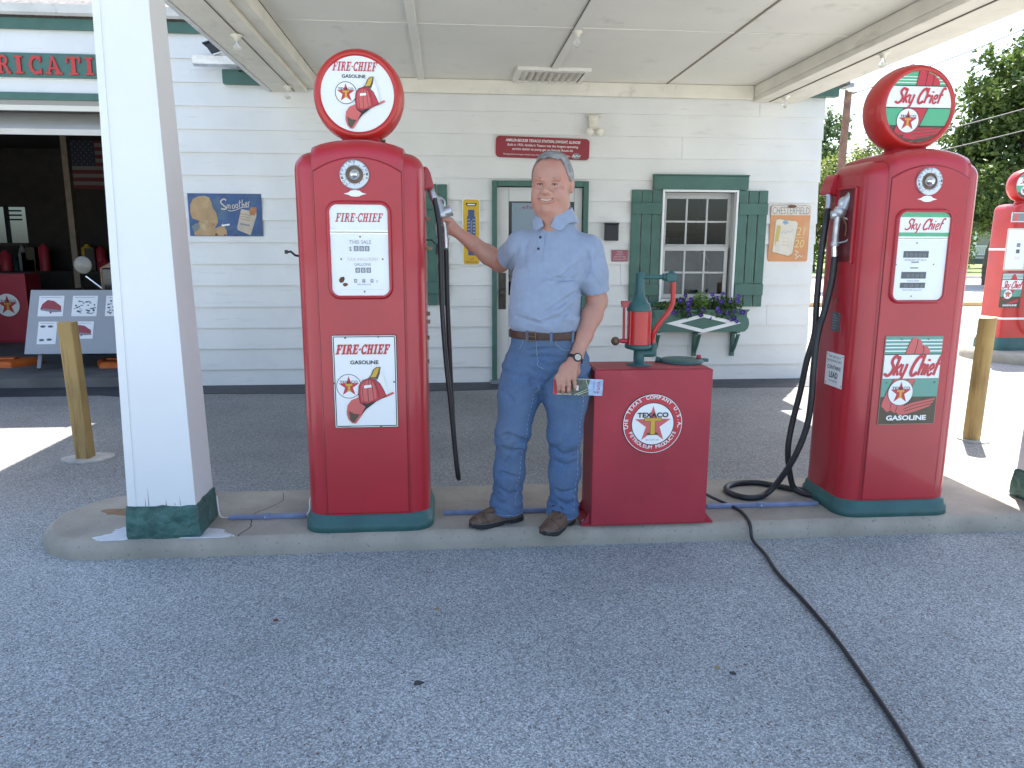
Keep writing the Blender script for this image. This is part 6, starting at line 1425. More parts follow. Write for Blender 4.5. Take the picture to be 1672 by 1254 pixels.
# ================================================================== the man
class Field:
    """signed distance field on a rectilinear grid, meshed with surface nets"""
    def __init__(s, xs, ys, zs):
        s.x, s.y, s.z = [np.asarray(a, np.float32) for a in (xs, ys, zs)]
        s.D = np.full((len(xs), len(ys), len(zs)), 1.0, np.float32)
    def sub(s, lo, hi):
        sl = []
        for a, l, h in zip((s.x, s.y, s.z), lo, hi): sl.append(slice(max(np.searchsorted(a, l) - 1, 0), min(np.searchsorted(a, h) + 1, len(a))))
        X, Y, Z = s.x[sl[0]][:, None, None], s.y[sl[1]][None, :, None], s.z[sl[2]][None, None, :]
        return tuple(sl), X, Y, Z
    def comb(s, sl, d, k, op='u'):
        a = s.D[sl]
        if op == 's': a = -a            # subtract: max(a,-d) = -min(-a,d)
        if k > 0:
            h = np.maximum(k - np.abs(a - d), 0) / k; r = np.minimum(a, d) - h * h * k * .25
        else: r = np.minimum(a, d)
        s.D[sl] = -r if op == 's' else r
    def cone(s, a, b, r1, r2, k=.02, op='u', fl=None):
        a = np.array(a, float); b = np.array(b, float); m = max(r1, r2) + k + .012
        sl, X, Y, Z = s.sub(np.minimum(a, b) - m, np.maximum(a, b) + m); v = b - a; L2 = max(float(v @ v), 1e-9)
        t = np.clip(((X - a[0]) * v[0] + (Y - a[1]) * v[1] + (Z - a[2]) * v[2]) / L2, 0, 1)
        d = np.sqrt((X - a[0] - t * v[0]) ** 2 + (Y - a[1] - t * v[1]) ** 2 + (Z - a[2] - t * v[2]) ** 2) - (r1 + (r2 - r1) * t)
        s.comb(sl, d.astype(np.float32), k, op)
    def ell(s, c, r, k=.02, op='u', M=None):
        c = np.array(c, float); r = np.array(r, float); m = max(r) + k + .012
        sl, X, Y, Z = s.sub(c - m, c + m); dx, dy, dz = X - c[0], Y - c[1], Z - c[2]
        if M is not None:
            u = M[0][0] * dx + M[0][1] * dy + M[0][2] * dz; v = M[1][0] * dx + M[1][1] * dy + M[1][2] * dz; w = M[2][0] * dx + M[2][1] * dy + M[2][2] * dz
        else: u, v, w = dx, dy, dz
        k0 = np.sqrt((u / r[0]) ** 2 + (v / r[1]) ** 2 + (w / r[2]) ** 2); k1 = np.sqrt((u / r[0] ** 2) ** 2 + (v / r[1] ** 2) ** 2 + (w / r[2] ** 2) ** 2) + 1e-9
        s.comb(sl, (k0 * (k0 - 1) / k1).astype(np.float32), k, op)
    def stack(s, S, k=.02, op='u', zr=.03, fold=None):
        """S rows: z, cx, cy, rx, ry, yaw(deg)"""
        S = np.array(S, float); S = S[np.argsort(S[:, 0])]; z0, z1 = S[0, 0], S[-1, 0]; m = S[:, 3:5].max() + .05
        sl, X, Y, Z = s.sub((S[:, 1].min() - m, S[:, 2].min() - m, z0 - .03), (S[:, 1].max() + m, S[:, 2].max() + m, z1 + .03))
        zz = Z[0, 0]; it = lambda c: np.interp(zz, S[:, 0], S[:, c])[None, None, :]
        if len(S) > 3:   # smooth interpolation
            ww = np.linspace(z0, z1, 200); kk = np.hanning(25); kk /= kk.sum()
            def it(c):
                v = np.interp(ww, S[:, 0], S[:, c]); v = np.convolve(np.pad(v, 12, 'edge'), kk, 'valid'); return np.interp(zz, ww, v)[None, None, :]
        cx, cy, rx, ry, a = it(1), it(2), it(3), it(4), np.radians(it(5))
        dx, dy = X - cx, Y - cy; u = dx * np.cos(a) + dy * np.sin(a); v = -dx * np.sin(a) + dy * np.cos(a)
        p = 2.25; k0 = ((np.abs(u) / rx) ** p + (np.abs(v) / ry) ** p) ** (1 / p)
        d = (k0 - 1) * np.minimum(rx, ry) * .95
        if fold is not None: d = d + fold(X, Y, Z)
        e = np.maximum(Z - z1, z0 - Z) + 0 * d
        if zr > 0: h = np.maximum(zr - np.abs(d - e), 0) / zr; d = np.maximum(d, e) + h * h * zr * .25
        else: d = np.maximum(d, e)
        s.comb(sl, d.astype(np.float32), k, op)
    def fold(s, lo, hi, fn):
        sl, X, Y, Z = s.sub(lo, hi); s.D[sl] += fn(X, Y, Z).astype(np.float32)
    def clip(s, n, c):   # keep the side where (p-c).n < 0
        X, Y, Z = s.x[:, None, None], s.y[None, :, None], s.z[None, None, :]
        s.D = np.maximum(s.D, ((X - c[0]) * n[0] + (Y - c[1]) * n[1] + (Z - c[2]) * n[2]).astype(np.float32))
    def mesh(s):
        D = s.D; ax = (s.x, s.y, s.z); I = D < 0; n = np.array(D.shape) - 1
        c = np.zeros(tuple(n), np.int8)
        for i in (0, 1):
            for j in (0, 1):
                for k in (0, 1): c += I[i:n[0] + i, j:n[1] + j, k:n[2] + k]
        act = np.argwhere((c > 0) & (c < 8)); idx = np.full(tuple(n), -1, np.int64); idx[act[:, 0], act[:, 1], act[:, 2]] = np.arange(len(act))
        acc = np.zeros((len(act), 3)); cnt = np.zeros(len(act))
        for a in range(3):
            o = [b for b in range(3) if b != a]
            for p in (0, 1):
                for q in (0, 1):
                    g0 = act.copy(); g0[:, o[0]] += p; g0[:, o[1]] += q; g1 = g0.copy(); g1[:, a] += 1
                    d0 = D[tuple(g0.T)].astype(float); d1 = D[tuple(g1.T)].astype(float); m = (d0 < 0) != (d1 < 0); t = np.where(m, d0 / np.where(m, d0 - d1, 1), 0)
                    P = np.stack([ax[b][g0[:, b]] for b in range(3)], 1).astype(float); P[:, a] += t * (ax[a][g1[:, a]] - ax[a][g0[:, a]])
                    acc[m] += P[m]; cnt[m] += 1
        V = acc / cnt[:, None]; F = []
        for a in range(3):
            b, c_ = (a + 1) % 3, (a + 2) % 3
            s0 = [slice(None)] * 3; s1 = [slice(None)] * 3; s0[a] = slice(0, -1); s1[a] = slice(1, None)
            A, B = I[tuple(s0)], I[tuple(s1)]; e = np.argwhere(A != B)
            ok = (e[:, b] > 0) & (e[:, c_] > 0) & (e[:, b] < n[b]) & (e[:, c_] < n[c_]); e = e[ok]; ins = A[tuple(e.T)]
            def cell(db, dc): g = e.copy(); g[:, b] += db; g[:, c_] += dc; return idx[tuple(g.T)]
            q = np.stack([cell(-1, -1), cell(0, -1), cell(0, 0), cell(-1, 0)], 1); q[~ins] = q[~ins][:, ::-1]; F.append(q)
        F = np.concatenate(F); F = F[(F >= 0).all(1)]
        return V, F
    def build(s, name, m, parent, smooth=1, mats=None, matfn=None):
        V, F = s.mesh()
        for _ in range(smooth):   # light laplacian
            acc = np.zeros_like(V); cnt = np.zeros(len(V))
            for i in range(4):
                a, b_ = F[:, i], F[:, (i + 1) % 4]; np.add.at(acc, a, V[b_]); np.add.at(cnt, a, 1); np.add.at(acc, b_, V[a]); np.add.at(cnt, b_, 1)
            V = V * .5 + acc / np.maximum(cnt, 1)[:, None] * .5
        me = D.meshes.new(name); o0 = np.array(rel(parent)); me.vertices.add(len(V)); me.vertices.foreach_set('co', (V - o0).astype(np.float32).ravel())
        me.loops.add(len(F) * 4); me.polygons.add(len(F)); me.loops.foreach_set('vertex_index', F.astype(np.int32).ravel())
        me.polygons.foreach_set('loop_start', np.arange(0, len(F) * 4, 4, dtype=np.int32)); me.polygons.foreach_set('loop_total', np.full(len(F), 4, np.int32))
        me.polygons.foreach_set('use_smooth', np.ones(len(F), bool))
        for mm in (mats or [m]): me.materials.append(mm)
        if matfn is not None: me.polygons.foreach_set('material_index', matfn(V[F].mean(1)).astype(np.int32))
        me.update(calc_edges=True); me.validate()
        o = D.objects.new(name, me); COL.objects.link(o); o.parent = parent; ORG[o.name] = rel(parent)
        return o
def axis_pts(segs):
    out = [segs[0][0]]
    for a, b_, st in segs:
        n = max(int(round((b_ - a) / st)), 1); out += list(np.linspace(a, b_, n + 1)[1:])
    return out

M_SKIN = mat('skin', (.465, .235, .170), .48, n=(22, .07), bump=(260, .12, .0015), stain=[(13, .50, .72, (.52, .195, .135))])
M_SKIN.node_tree.nodes['Principled BSDF'].inputs['Subsurface Weight'].default_value = .12
M_SKIN.node_tree.nodes['Principled BSDF'].inputs['Subsurface Radius'].default_value = (.012, .005, .003)
M_LIP = mat('lip', (.47, .195, .145), .45); M_BROW = mat('eyebrow', (.36, .21, .15), .7, n=(200, .3)); M_MOUTH = mat('mouth_dark', (.10, .03, .025), .6)
M_HAIR = mat('grey_hair', (.20, .195, .195), .6, n=(260, .4), bump=(330, .9, .004), stain=[(28, .45, .65, (.36, .35, .34))])
def cloth(name, c, sc, amt, c2=None, stripe=None):
    m = mat(name, c, .88, n=(sc, amt), bump=(13, .45, .012), spec=.25); m.node_tree.nodes['Principled BSDF'].inputs['Sheen Weight'].default_value = .15
    return m
M_SHIRT = cloth('shirt_blue', (.275, .325, .425), 30, .05)
# faint vertical knit stripes woven in the shirt
_t = M_SHIRT.node_tree; _N = _t.nodes; _tco = [n for n in _N if n.type == 'TEX_COORD'][0]
_w = _N.new('ShaderNodeTexWave'); _w.bands_direction = 'X'; _w.inputs['Scale'].default_value = 30; _w.inputs['Distortion'].default_value = .6; _t.links.new(_tco.outputs['Object'], _w.inputs['Vector'])
_mr = _N.new('ShaderNodeMapRange'); _mr.inputs[3].default_value = .975; _mr.inputs[4].default_value = 1.02; _t.links.new(_w.outputs['Fac'], _mr.inputs[0])
_b = _N['Principled BSDF']; _src = _b.inputs['Base Color'].links[0].from_socket; _vm = _N.new('ShaderNodeVectorMath'); _vm.operation = 'SCALE'
_t.links.new(_src, _vm.inputs[0]); _t.links.new(_mr.outputs[0], _vm.inputs['Scale']); _t.links.new(_vm.outputs[0], _b.inputs['Base Color'])
M_DENIM = mat('denim', (.078, .135, .250), .9, n=(130, .15), bump=(11, .35, .014), spec=.2, stain=[(3.2, .42, .70, (.125, .175, .255), (1, 1, .6))])
M_STITCH = mat('pale_stitching', (.33, .38, .46), .8)
M_BELT = mat('brown_belt', (.060, .028, .018), .45, n=(40, .25)); M_SHOE = mat('brown_leather', (.105, .060, .038), .55, n=(14, .3), bump=(60, .3, .003), stain=[(18, .55, .7, (.16, .10, .065))])
M_SOLE = mat('black_sole', (.018, .018, .020), .6); M_WELT = mat('welt_grey', (.12, .115, .10), .7); M_LACE = mat('dark_lace', (.03, .025, .02), .7)

man = thing('person', 'man in a light blue polo shirt and jeans holding a pump nozzle and a leaflet', 'person', (.45, 3.5, .085))
SL, EL, WL = (.362, 3.585, 1.470), (.268, 3.80, 1.385), (.036, 3.752, 1.550)
SR, ER, WR = (.655, 3.452, 1.452), (.712, 3.475, 1.215), (.592, 3.362, .958)
NB, NT = (.512, 3.525, 1.53), (.492, 3.500, 1.665)
# ---- head frame
yaw = R(-23.0)   # turned a little to the left of the picture
hx = np.array([math.cos(yaw), math.sin(yaw), 0]); hf = np.array([math.sin(yaw), -math.cos(yaw), 0]); hu = np.array([0, 0, 1.])
rl = R(2.0); hx, hu = hx * math.cos(rl) - hu * math.sin(rl), hu * math.cos(rl) + hx * math.sin(rl)
HC = np.array([.489, 3.490, 1.748]); HS = 1.03
HM = [list(hx), list(hf), list(hu)]
def H(x, y, z): return tuple(HC + (hx * x + hf * y + hu * z) * HS)
def head_shape(F, hair=0., k=.018):
    E = lambda c, r, k=.018, op='u': F.ell(H(*c), np.array(r) * HS + hair, k, op, HM)
    E((0, -.030, .045), (.082, .102, .092)); E((0, .006, -.020), (.078, .082, .098), .05); E((0, .026, .058), (.070, .056, .056), .05); E((0, .018, -.066), (.067, .066, .046), .03)
    return E
body = Field(axis_pts([(-.09, -.06, .006), (-.06, .06, .0026), (.06, .37, .006), (.37, .39, .003), (.39, .55, .0018), (.55, .62, .0028), (.62, .84, .005)]),
             axis_pts([(3.22, 3.30, .006), (3.30, 3.365, .003), (3.365, 3.45, .0020), (3.45, 3.52, .003), (3.52, 3.69, .0055), (3.69, 3.80, .003), (3.80, 3.92, .006)]),
             axis_pts([(.085, .76, .012), (.76, .97, .0035), (.97, 1.48, .008), (1.48, 1.64, .0026), (1.64, 1.79, .0018), (1.79, 1.93, .003)]))
E = head_shape(body)
C_ = lambda a, b_, r1, r2, k=.01, op='u': body.cone(H(*a), H(*b_), r1 * HS, r2 * HS, k, op)
for s_ in (-1, 1):
    E((s_ * .050, .052, -.040), (.030, .030, .034), .02)            # cheek
    E((s_ * .047, .068, -.026), (.022, .018, .016), .010)           # apple of the cheek raised by the smile
    E((s_ * .053, .020, -.074), (.032, .042, .034), .025)           # jowl
    E((s_ * .034, .080, .021), (.024, .012, .008), .012)            # brow ridge
    E((s_ * .034, .098, .002), (.019, .017, .0095), .010, 's')       # eye socket
    E((s_ * .034, .069, .0), (.0160, .0145, .0125), .005)            # lid over the ball
    E((s_ * .034, .0855, -.002), (.0135, .0065, .0022), .0012, 's') # narrowed eye slit
    C_((s_ * .021, .101, -.034), (s_ * .046, .080, -.072), .0050, .0042, .006, 's'); C_((s_ * .024, .086, -.0155), (s_ * .040, .083, -.0150), .0014, .0010, .005, 's')   # smile fold
    E((s_ * .0900, -.012, .004), (.010, .019, .030), .006); E((s_ * .100, -.004, .006), (.006, .010, .018), .004, 's'); E((s_ * .088, -.006, -.022), (.008, .009, .010), .006)
E((0, .074, -.104), (.026, .020, .018), .02)                        # chin
E((0, .026, -.114), (.062, .052, .032), .03)                        # double chin
C_((0, .084, .010), (0, .110, -.030), .0090, .0145, .012); E((0, .107, -.034), (.0165, .013, .012), .008)
for s_ in (-1, 1): E((s_ * .0165, .097, -.037), (.0100, .011, .009), .006); E((s_ * .0075, .106, -.0445), (.0036, .004, .0025), .002, 's')
E((0, .082, -.056), (.034, .018, .022), .02)                        # muzzle
import itertools
mo = [(x, .0965 - 4.6 * x * x, -.0700 + 7.5 * x * x) for x in np.linspace(-.035, .035, 11)]
for a, b_ in zip(mo[:-1], mo[1:]):
    C_((a[0], a[1] - .002, a[2] + .0062), (b_[0], b_[1] - .002, b_[2] + .0062), .0034, .0034, .005)
for a, b_ in zip(mo[1:-2], mo[2:-1]): C_((a[0], a[1] - .001, a[2] - .0085), (b_[0], b_[1] - .001, b_[2] - .0085), .0042, .0042, .006)
for a, b_ in zip(mo[:-1], mo[1:]):
    ra = .0038 * (1 - (abs(a[0]) / .039) ** 2) + .0008; rb = .0038 * (1 - (abs(b_[0]) / .039) ** 2) + .0008; C_((a[0], a[1] + .002, a[2]), (b_[0], b_[1] + .002, b_[2]), ra, rb, .002, 's')
# neck and trunk (the trunk is hidden by the clothes)
body.cone(NB, NT, .074, .073, .03); body.cone((.512, 3.50, 1.52), H(0, .02, -.11), .060, .05, .03); body.cone(NB, (.44, 3.545, 1.505), .06, .05, .04); body.cone(NB, (.59, 3.49, 1.505), .06, .05, .04)
TOR = [(.90, .490, 3.540, .175, .130, -12), (1.00, .482, 3.530, .165, .125, -16), (1.09, .470, 3.515, .160, .132, -20), (1.19, .464, 3.505, .158, .138, -22), (1.30, .478, 3.510, .160, .132, -22), (1.40, .500, 3.515, .165, .118, -22), (1.48, .512, 3.520, .155, .095, -22), (1.53, .514, 3.520, .10, .075, -22)]
body.stack([(z, x, y, rx - .02, ry - .02, a) for z, x, y, rx, ry, a in TOR], .03)
def limb(F, pts, rs, k=.02):
    for i in range(len(pts) - 1): F.cone(pts[i], pts[i + 1], rs[i], rs[i + 1], k)
L_ = lambda a, b_, t: tuple(np.array(a) + (np.array(b_) - np.array(a)) * t)
# arms
limb(body, [SL, EL], [.055, .046]); 
limb(body, [EL, L_(EL, WL, .25), L_(EL, WL, .6), WL], [.043, .047, .036, .0265], .02)
limb(body, [SR, ER], [.055, .048]); limb(body, [ER, L_(ER, WR, .25), L_(ER, WR, .62), WR], [.046, .049, .038, .0285], .02)
body.ell(WR, (.033, .024, .03), .02)
# hand on the nozzle (his right): palm, four curled fingers, thumb
PL = [(.030, 3.750, 1.560), (.014, 3.750, 1.568)]
body.cone(WL, (.018, 3.752, 1.572), .026, .027, .02); body.cone((.016, 3.754, 1.590), (.012, 3.754, 1.545), .018, .017, .012); body.cone(WL, (.016, 3.752, 1.590), .022, .016, .015)
def finger(F, pts, r0, r1, k=.005):
    n = len(pts) - 1
    for i in range(n): a = r0 + (r1 - r0) * i / n; b_ = r0 + (r1 - r0) * (i + 1) / n; F.cone(pts[i], pts[i + 1], a, b_, k if i else .010)
for i, z in enumerate((1.592, 1.575, 1.558, 1.542)):
    o = (.000, -.001, .0005, .003)[i]
    finger(body, [(.010, 3.760, z), (-.012, 3.766, z - .001), (-.030 - o, 3.757, z - .002), (-.037 - o, 3.740, z - .004), (-.028 - o, 3.727, z - .005)], (.0095, .0095, .009, .0082)[i], (.0078, .0078, .0074, .0068)[i], .0035)
finger(body, [(.026, 3.742, 1.578), (.014, 3.728, 1.596), (-.004, 3.722, 1.600), (-.018, 3.722, 1.596)], .0115, .0085, .006)
# hand with the leaflet (his left): back of the hand to the camera, fingers down
kn = [(.504, 3.338, .874), (.528, 3.333, .871), (.554, 3.333, .872), (.580, 3.338, .878)]
for i, k_ in enumerate(kn): body.cone(L_(WR, (.57, 3.350, .93), .6), k_, .021, .0125, .014)
body.ell((.556, 3.346, .905), (.044, .017, .040), .015)
tips = [(.510, 3.330, .806), (.530, 3.326, .801), (.555, 3.326, .800), (.586, 3.331, .814)]
for i in range(4):
    a, c = np.array(kn[i]), np.array(tips[i]); m1 = a + (c - a) * .45 + np.array([0, -.012, 0]); m2 = a + (c - a) * .80 + np.array([0, -.008, 0])
    finger(body, [tuple(a), tuple(m1), tuple(m2), tuple(c + np.array([0, .004, 0]))], (.0104, .0112, .0112, .0100)[i], (.0082, .0088, .0086, .0078)[i], .0035)
finger(body, [(.600, 3.368, .925), (.606, 3.378, .890), (.590, 3.376, .858), (.572, 3.372, .836)], .014, .0095, .008)
# legs under the jeans
KL, AL, KR, AR = (.312, 3.515, .56), (.290, 3.560, .19), (.566, 3.475, .56), (.568, 3.500, .18)
HL, HR = (.385, 3.56, .93), (.560, 3.52, .93)
limb(body, [HL, KL, AL], [.075, .05, .036]); limb(body, [HR, KR, AR], [.075, .05, .036]); body.cone(AL, (.22, 3.52, .13), .034, .03, .02); body.cone(AR, (.53, 3.42, .13), .034, .03, .02)
def hloc(P): d = (P - HC) / HS; return d @ hx, d @ hf, d @ hu
def skinmat(P):
    x, y, z = hloc(P); m = np.zeros(len(P)); zm = -.0700 + 7.5 * x * x
    lip = (np.abs(x) < .035) & (y > .07) & (z - zm < .0060) & (z - zm > -.0095) & (np.abs(z + .066) < .03)
    m[lip] = 1; hole = lip & (np.abs(z - zm) < .0030 * (1 - (np.abs(x) / .039) ** 2) + .0004); m[hole] = 3
    br = (y > .06) & (np.abs(np.abs(x) - .035) < .018) & (np.abs(z - (.0190 - 9 * (np.abs(x) - .033) ** 2)) < .0032); m[br] = 0
    slit = (y > .05) & (np.abs(np.abs(x) - .034) < .0140) & (np.abs(z + .002) < .0017); m[slit & (np.abs(z + .002) < .0012)] = 3
    return m
bo = body.build('body', M_SKIN, man, 1, [M_SKIN, M_LIP, M_BROW, M_MOUTH], skinmat)
# teeth, eyes
mb = MB()
P = [H(x, .0935 - 4.6 * x * x, -.0700 + 7.5 * x * x + .0008) for x in np.linspace(-.027, .027, 9)]
mb.tube(P, [.0022, .0031, .0036, .0038, .0038, .0038, .0036, .0031, .0022], mat('teeth', (.62, .57, .48), .25), 8); mb.build('teeth', bo)
for s_ in (-1, 1):
    e = MB(); e.ball(H(s_ * .034, .0715, -.002), .0122, mat('eye_white', (.42, .38, .36), .2)); eo = e.build('eye', bo)
    e = MB(); e.ball(H(s_ * .034 + .001, .0808, -.002), .0050, mat('iris_dark', (.035, .03, .03), .15), (1, .6, 1)); e.build('iris', eo)
for s_ in (-1, 1):
    q = MB(); q.tube([H(s_ * (.034 + t), .0870 - 14 * t * t - .0006 * abs(t) * 100 * .3, .0006 + .0012 * (1 - (t / .015) ** 2)) for t in np.linspace(-.0145, .0150, 9)], [.0006, .0012, .0015, .0016, .0016, .0016, .0015, .0012, .0006], M_MOUTH, 6); q.build('eyelid_line', bo, fixn=False)
    q = MB(); P = []
    for t in np.linspace(-.018, .020, 11): P.append(H(s_ * (.035 + t), .0925 - 9 * t * t - .30 * abs(t) * (t > 0), .0205 + .0028 * (1 - ((t + .004) / .02) ** 2)))
    q.tube(P, [.0012, .0026, .0032, .0034, .0034, .0033, .0031, .0028, .0024, .0018, .0009], M_BROW, 6); q.build('eyebrow', bo, fixn=False)
# hair
hr = Field(axis_pts([(.37, .62, .0026)]), axis_pts([(3.34, 3.64, .0028)]), axis_pts([(1.64, 1.94, .0026)]))
head_shape(hr, .0045)
hr.ell(H(0, .010, .114), (.062 * HS, .064, .030), .03, 'u', HM)
def hairclip(X, Y, Z):
    dx, dy, dz = (X - HC[0]) / HS, (Y - HC[1]) / HS, (Z - HC[2]) / HS
    x = dx * hx[0] + dy * hx[1] + dz * hx[2]; y = dx * hf[0] + dy * hf[1] + dz * hf[2]; z = dx * hu[0] + dy * hu[1] + dz * hu[2]
    f = np.clip((y + .005) / .055, 0, 1); f = f * f * (3 - 2 * f)
    ear_ = .045 * np.exp(-((y + .012) / .030) ** 2)
    line = ear_ + -.055 * (1 - np.clip((y + .06) / .06, 0, 1)) + -.012 * np.clip((y + .06) / .06, 0, 1)
    fr = .112 + .004 * np.cos(x * 90) - 2.0 * np.maximum(np.abs(x) - .050, 0)
    ln = line * (1 - f) + fr * f + .004 * np.sin(x * 210) * np.sin(y * 170)
    return (ln - z) * .8
sl, X, Y, Z = hr.sub((0, 0, 0), (9, 9, 9)); hr.D = np.maximum(hr.D, hairclip(X, Y, Z).astype(np.float32)); hr.D += (.0016 * np.sin(X * 520) * np.sin(Y * 470) * np.sin(Z * 430)).astype(np.float32)
hr.build('hair', M_HAIR, man, 1)

# ---- shirt
sh = Field(axis_pts([(.16, .84, .0042)]), axis_pts([(3.24, 3.92, .0045)]), axis_pts([(1.03, 1.64, .0042)]))
TORS = [(1.062, .470, 3.512, .158, .136, -20), (1.085, .468, 3.508, .170, .150, -20), (1.13, .464, 3.500, .174, .158, -22), (1.19, .462, 3.497, .173, .160, -22), (1.26, .470, 3.500, .173, .154, -22), (1.34, .488, 3.508, .176, .144, -22), (1.42, .508, 3.515, .182, .128, -22), (1.48, .514, 3.520, .172, .108, -22), (1.525, .514, 3.522, .128, .094, -22), (1.555, .512, 3.522, .102, .086, -22), (1.590, .510, 3.522, .088, .082, -22)]
sh.stack(TORS, .02, zr=.02)
limb(sh, [(.46, 3.54, 1.475), SL, L_(SL, EL, .72)], [.075, .072, .066], .035)
limb(sh, [(.58, 3.49, 1.465), SR, L_(SR, ER, .45), L_(SR, ER, .86)], [.076, .067, .070, .068], .035)
# drape folds
def folds(X, Y, Z):
    a = .0030 * np.sin(95 * (Z + .45 * X) + 3 * np.sin(14 * X) + 6 * Y) * np.exp(-((Z - 1.115) / .05) ** 2)
    b_ = .0040 * np.sin(70 * (X * .75 + Z * .65) + 2.4 * np.sin(18 * Z)) * np.exp(-(((X - .62) / .09) ** 2 + ((Z - 1.30) / .10) ** 2))
    c = .0035 * np.sin(85 * (X * .8 - Z * .6) + 2 * np.sin(20 * Z)) * np.exp(-(((X - .36) / .06) ** 2 + ((Z - 1.40) / .08) ** 2))
    e = .0028 * np.sin(34 * X + 5 * np.sin(7 * Z) + 9 * Z) * np.sin(17 * Z + 8 * Y + 1) + .0030 * (1 - np.abs(np.sin(24 * X + 15 * Z))) * np.exp(-((Z - 1.20) / .09) ** 2)
    g = .0030 * np.sin(60 * Z + 25 * X) * np.exp(-(((X - .71) / .06) ** 2 + ((Z - 1.36) / .09) ** 2))
    rg2 = lambda t: (1 - np.abs(np.sin(t))) ** 1.6
    h = .0130 * rg2(30 * (X * .62 + Z * .78) + 1.7 * np.sin(9 * X) + .6) * np.exp(-(((X - .60) / .095) ** 2 + ((Z - 1.26) / .10) ** 2))
    h -= .0090 * rg2(26 * (X * .5 - Z * .86) + 1.5 * np.sin(11 * Z)) * np.exp(-(((X - .40) / .08) ** 2 + ((Z - 1.34) / .07) ** 2))
    h -= .0075 * rg2(33 * Z + 9 * X + 1.2 * np.sin(14 * X)) * np.exp(-((Z - 1.13) / .045) ** 2)
    h -= .0080 * rg2(24 * X + 20 * Z + 4) * np.exp(-(((X - .69) / .06) ** 2 + ((Z - 1.38) / .07) ** 2))
    return a * .6 + b_ * .5 + c * .5 + e + g * .6 + h
sh.fold((0, 0, 0), (9, 9, 9), folds)
# pressed-in creases (x, z laid on the front of the cloth)
SF = [[(0.6, 3.37, 1.395), (0.544, 3.37, 1.345), (0.482, 3.37, 1.301)], [(0.581, 3.37, 1.326), (0.516, 3.37, 1.323), (0.454, 3.37, 1.334)], [(0.617, 3.37, 1.272), (0.532, 3.37, 1.222), (0.441, 3.37, 1.172)], [(0.337, 3.37, 1.471), (0.31, 3.37, 1.408), (0.299, 3.37, 1.334)], [(0.319, 3.37, 1.15), (0.39, 3.37, 1.127), (0.476, 3.37, 1.12)], [(0.575, 3.37, 1.199), (0.504, 3.37, 1.149), (0.433, 3.37, 1.132)], [(0.641, 3.37, 1.45), (0.648, 3.37, 1.381), (0.63, 3.37, 1.326)], [(0.376, 3.37, 1.499), (0.36, 3.37, 1.422), (0.366, 3.37, 1.353)]]
def crease(F, pts, r_, front, k=.010):
    Q = catmull([(a[0], 0, a[2]) for a in pts], 5); Q = [(q.x, front(q.x, q.z) - r_ * .30, q.z) for q in Q]; n = len(Q) - 1
    for i in range(n):
        w0 = math.sin(PI * (.10 + .80 * i / n)); w1 = math.sin(PI * (.10 + .80 * (i + 1) / n)); F.cone(Q[i], Q[i + 1], r_ * w0, r_ * w1, k, 's')
def field_front(F):
    def f(x, z):
        i = int(np.clip(np.searchsorted(F.x, x), 0, len(F.x) - 1)); k = int(np.clip(np.searchsorted(F.z, z), 0, len(F.z) - 1)); c = np.where(F.D[i, :, k] < 0)[0]
        return float(F.y[c[0]]) if len(c) else 9.
    return f
ff = field_front(sh)
for i, s_ in enumerate(SF): crease(sh, s_, (.011, .009, .012, .008, .009, .010, .009, .007)[i], ff)
# sleeve openings, neck hole
vL = np.array(EL) - np.array(SL); vL /= np.linalg.norm(vL); cL = np.array(L_(SL, EL, .60))
sl, X, Y, Z = sh.sub((.16, 3.60, 1.28), (.40, 3.92, 1.6)); pl_ = (X - cL[0]) * vL[0] + (Y - cL[1]) * vL[1] + (Z - cL[2]) * vL[2]
sh.D[sl] = np.maximum(sh.D[sl], pl_.astype(np.float32)); body_arm = np.sqrt((X - cL[0] - pl_ * vL[0]) ** 2 + (Y - cL[1] - pl_ * vL[1]) ** 2 + (Z - cL[2] - pl_ * vL[2]) ** 2)
sh.D[sl] = np.maximum(sh.D[sl], np.where(pl_ > -.022, .055 - body_arm, -1).astype(np.float32))
vR = np.array(ER) - np.array(SR); vR /= np.linalg.norm(vR); cR = np.array(L_(SR, ER, .83))
sl, X, Y, Z = sh.sub((.60, 3.3, 1.10), (.84, 3.6, 1.36)); pr_ = (X - cR[0]) * vR[0] + (Y - cR[1]) * vR[1] + (Z - cR[2]) * vR[2]
ra = np.sqrt((X - cR[0] - pr_ * vR[0]) ** 2 + (Y - cR[1] - pr_ * vR[1]) ** 2 + (Z - cR[2] - pr_ * vR[2]) ** 2)
sh.D[sl] = np.maximum(sh.D[sl], np.where(ra < .085, pr_, -1).astype(np.float32)); sh.D[sl] = np.maximum(sh.D[sl], np.where((pr_ > -.022) & (ra < .075), .056 - ra, -1).astype(np.float32))
sh.cone((.512, 3.522, 1.66), (.512, 3.522, 1.56), .078, .074, .006, 's'); sh.cone((.476, 3.425, 1.615), (.447, 3.392, 1.545), .034, .006, .004, 's')
sho = sh.build('shirt', M_SHIRT, man, 1)
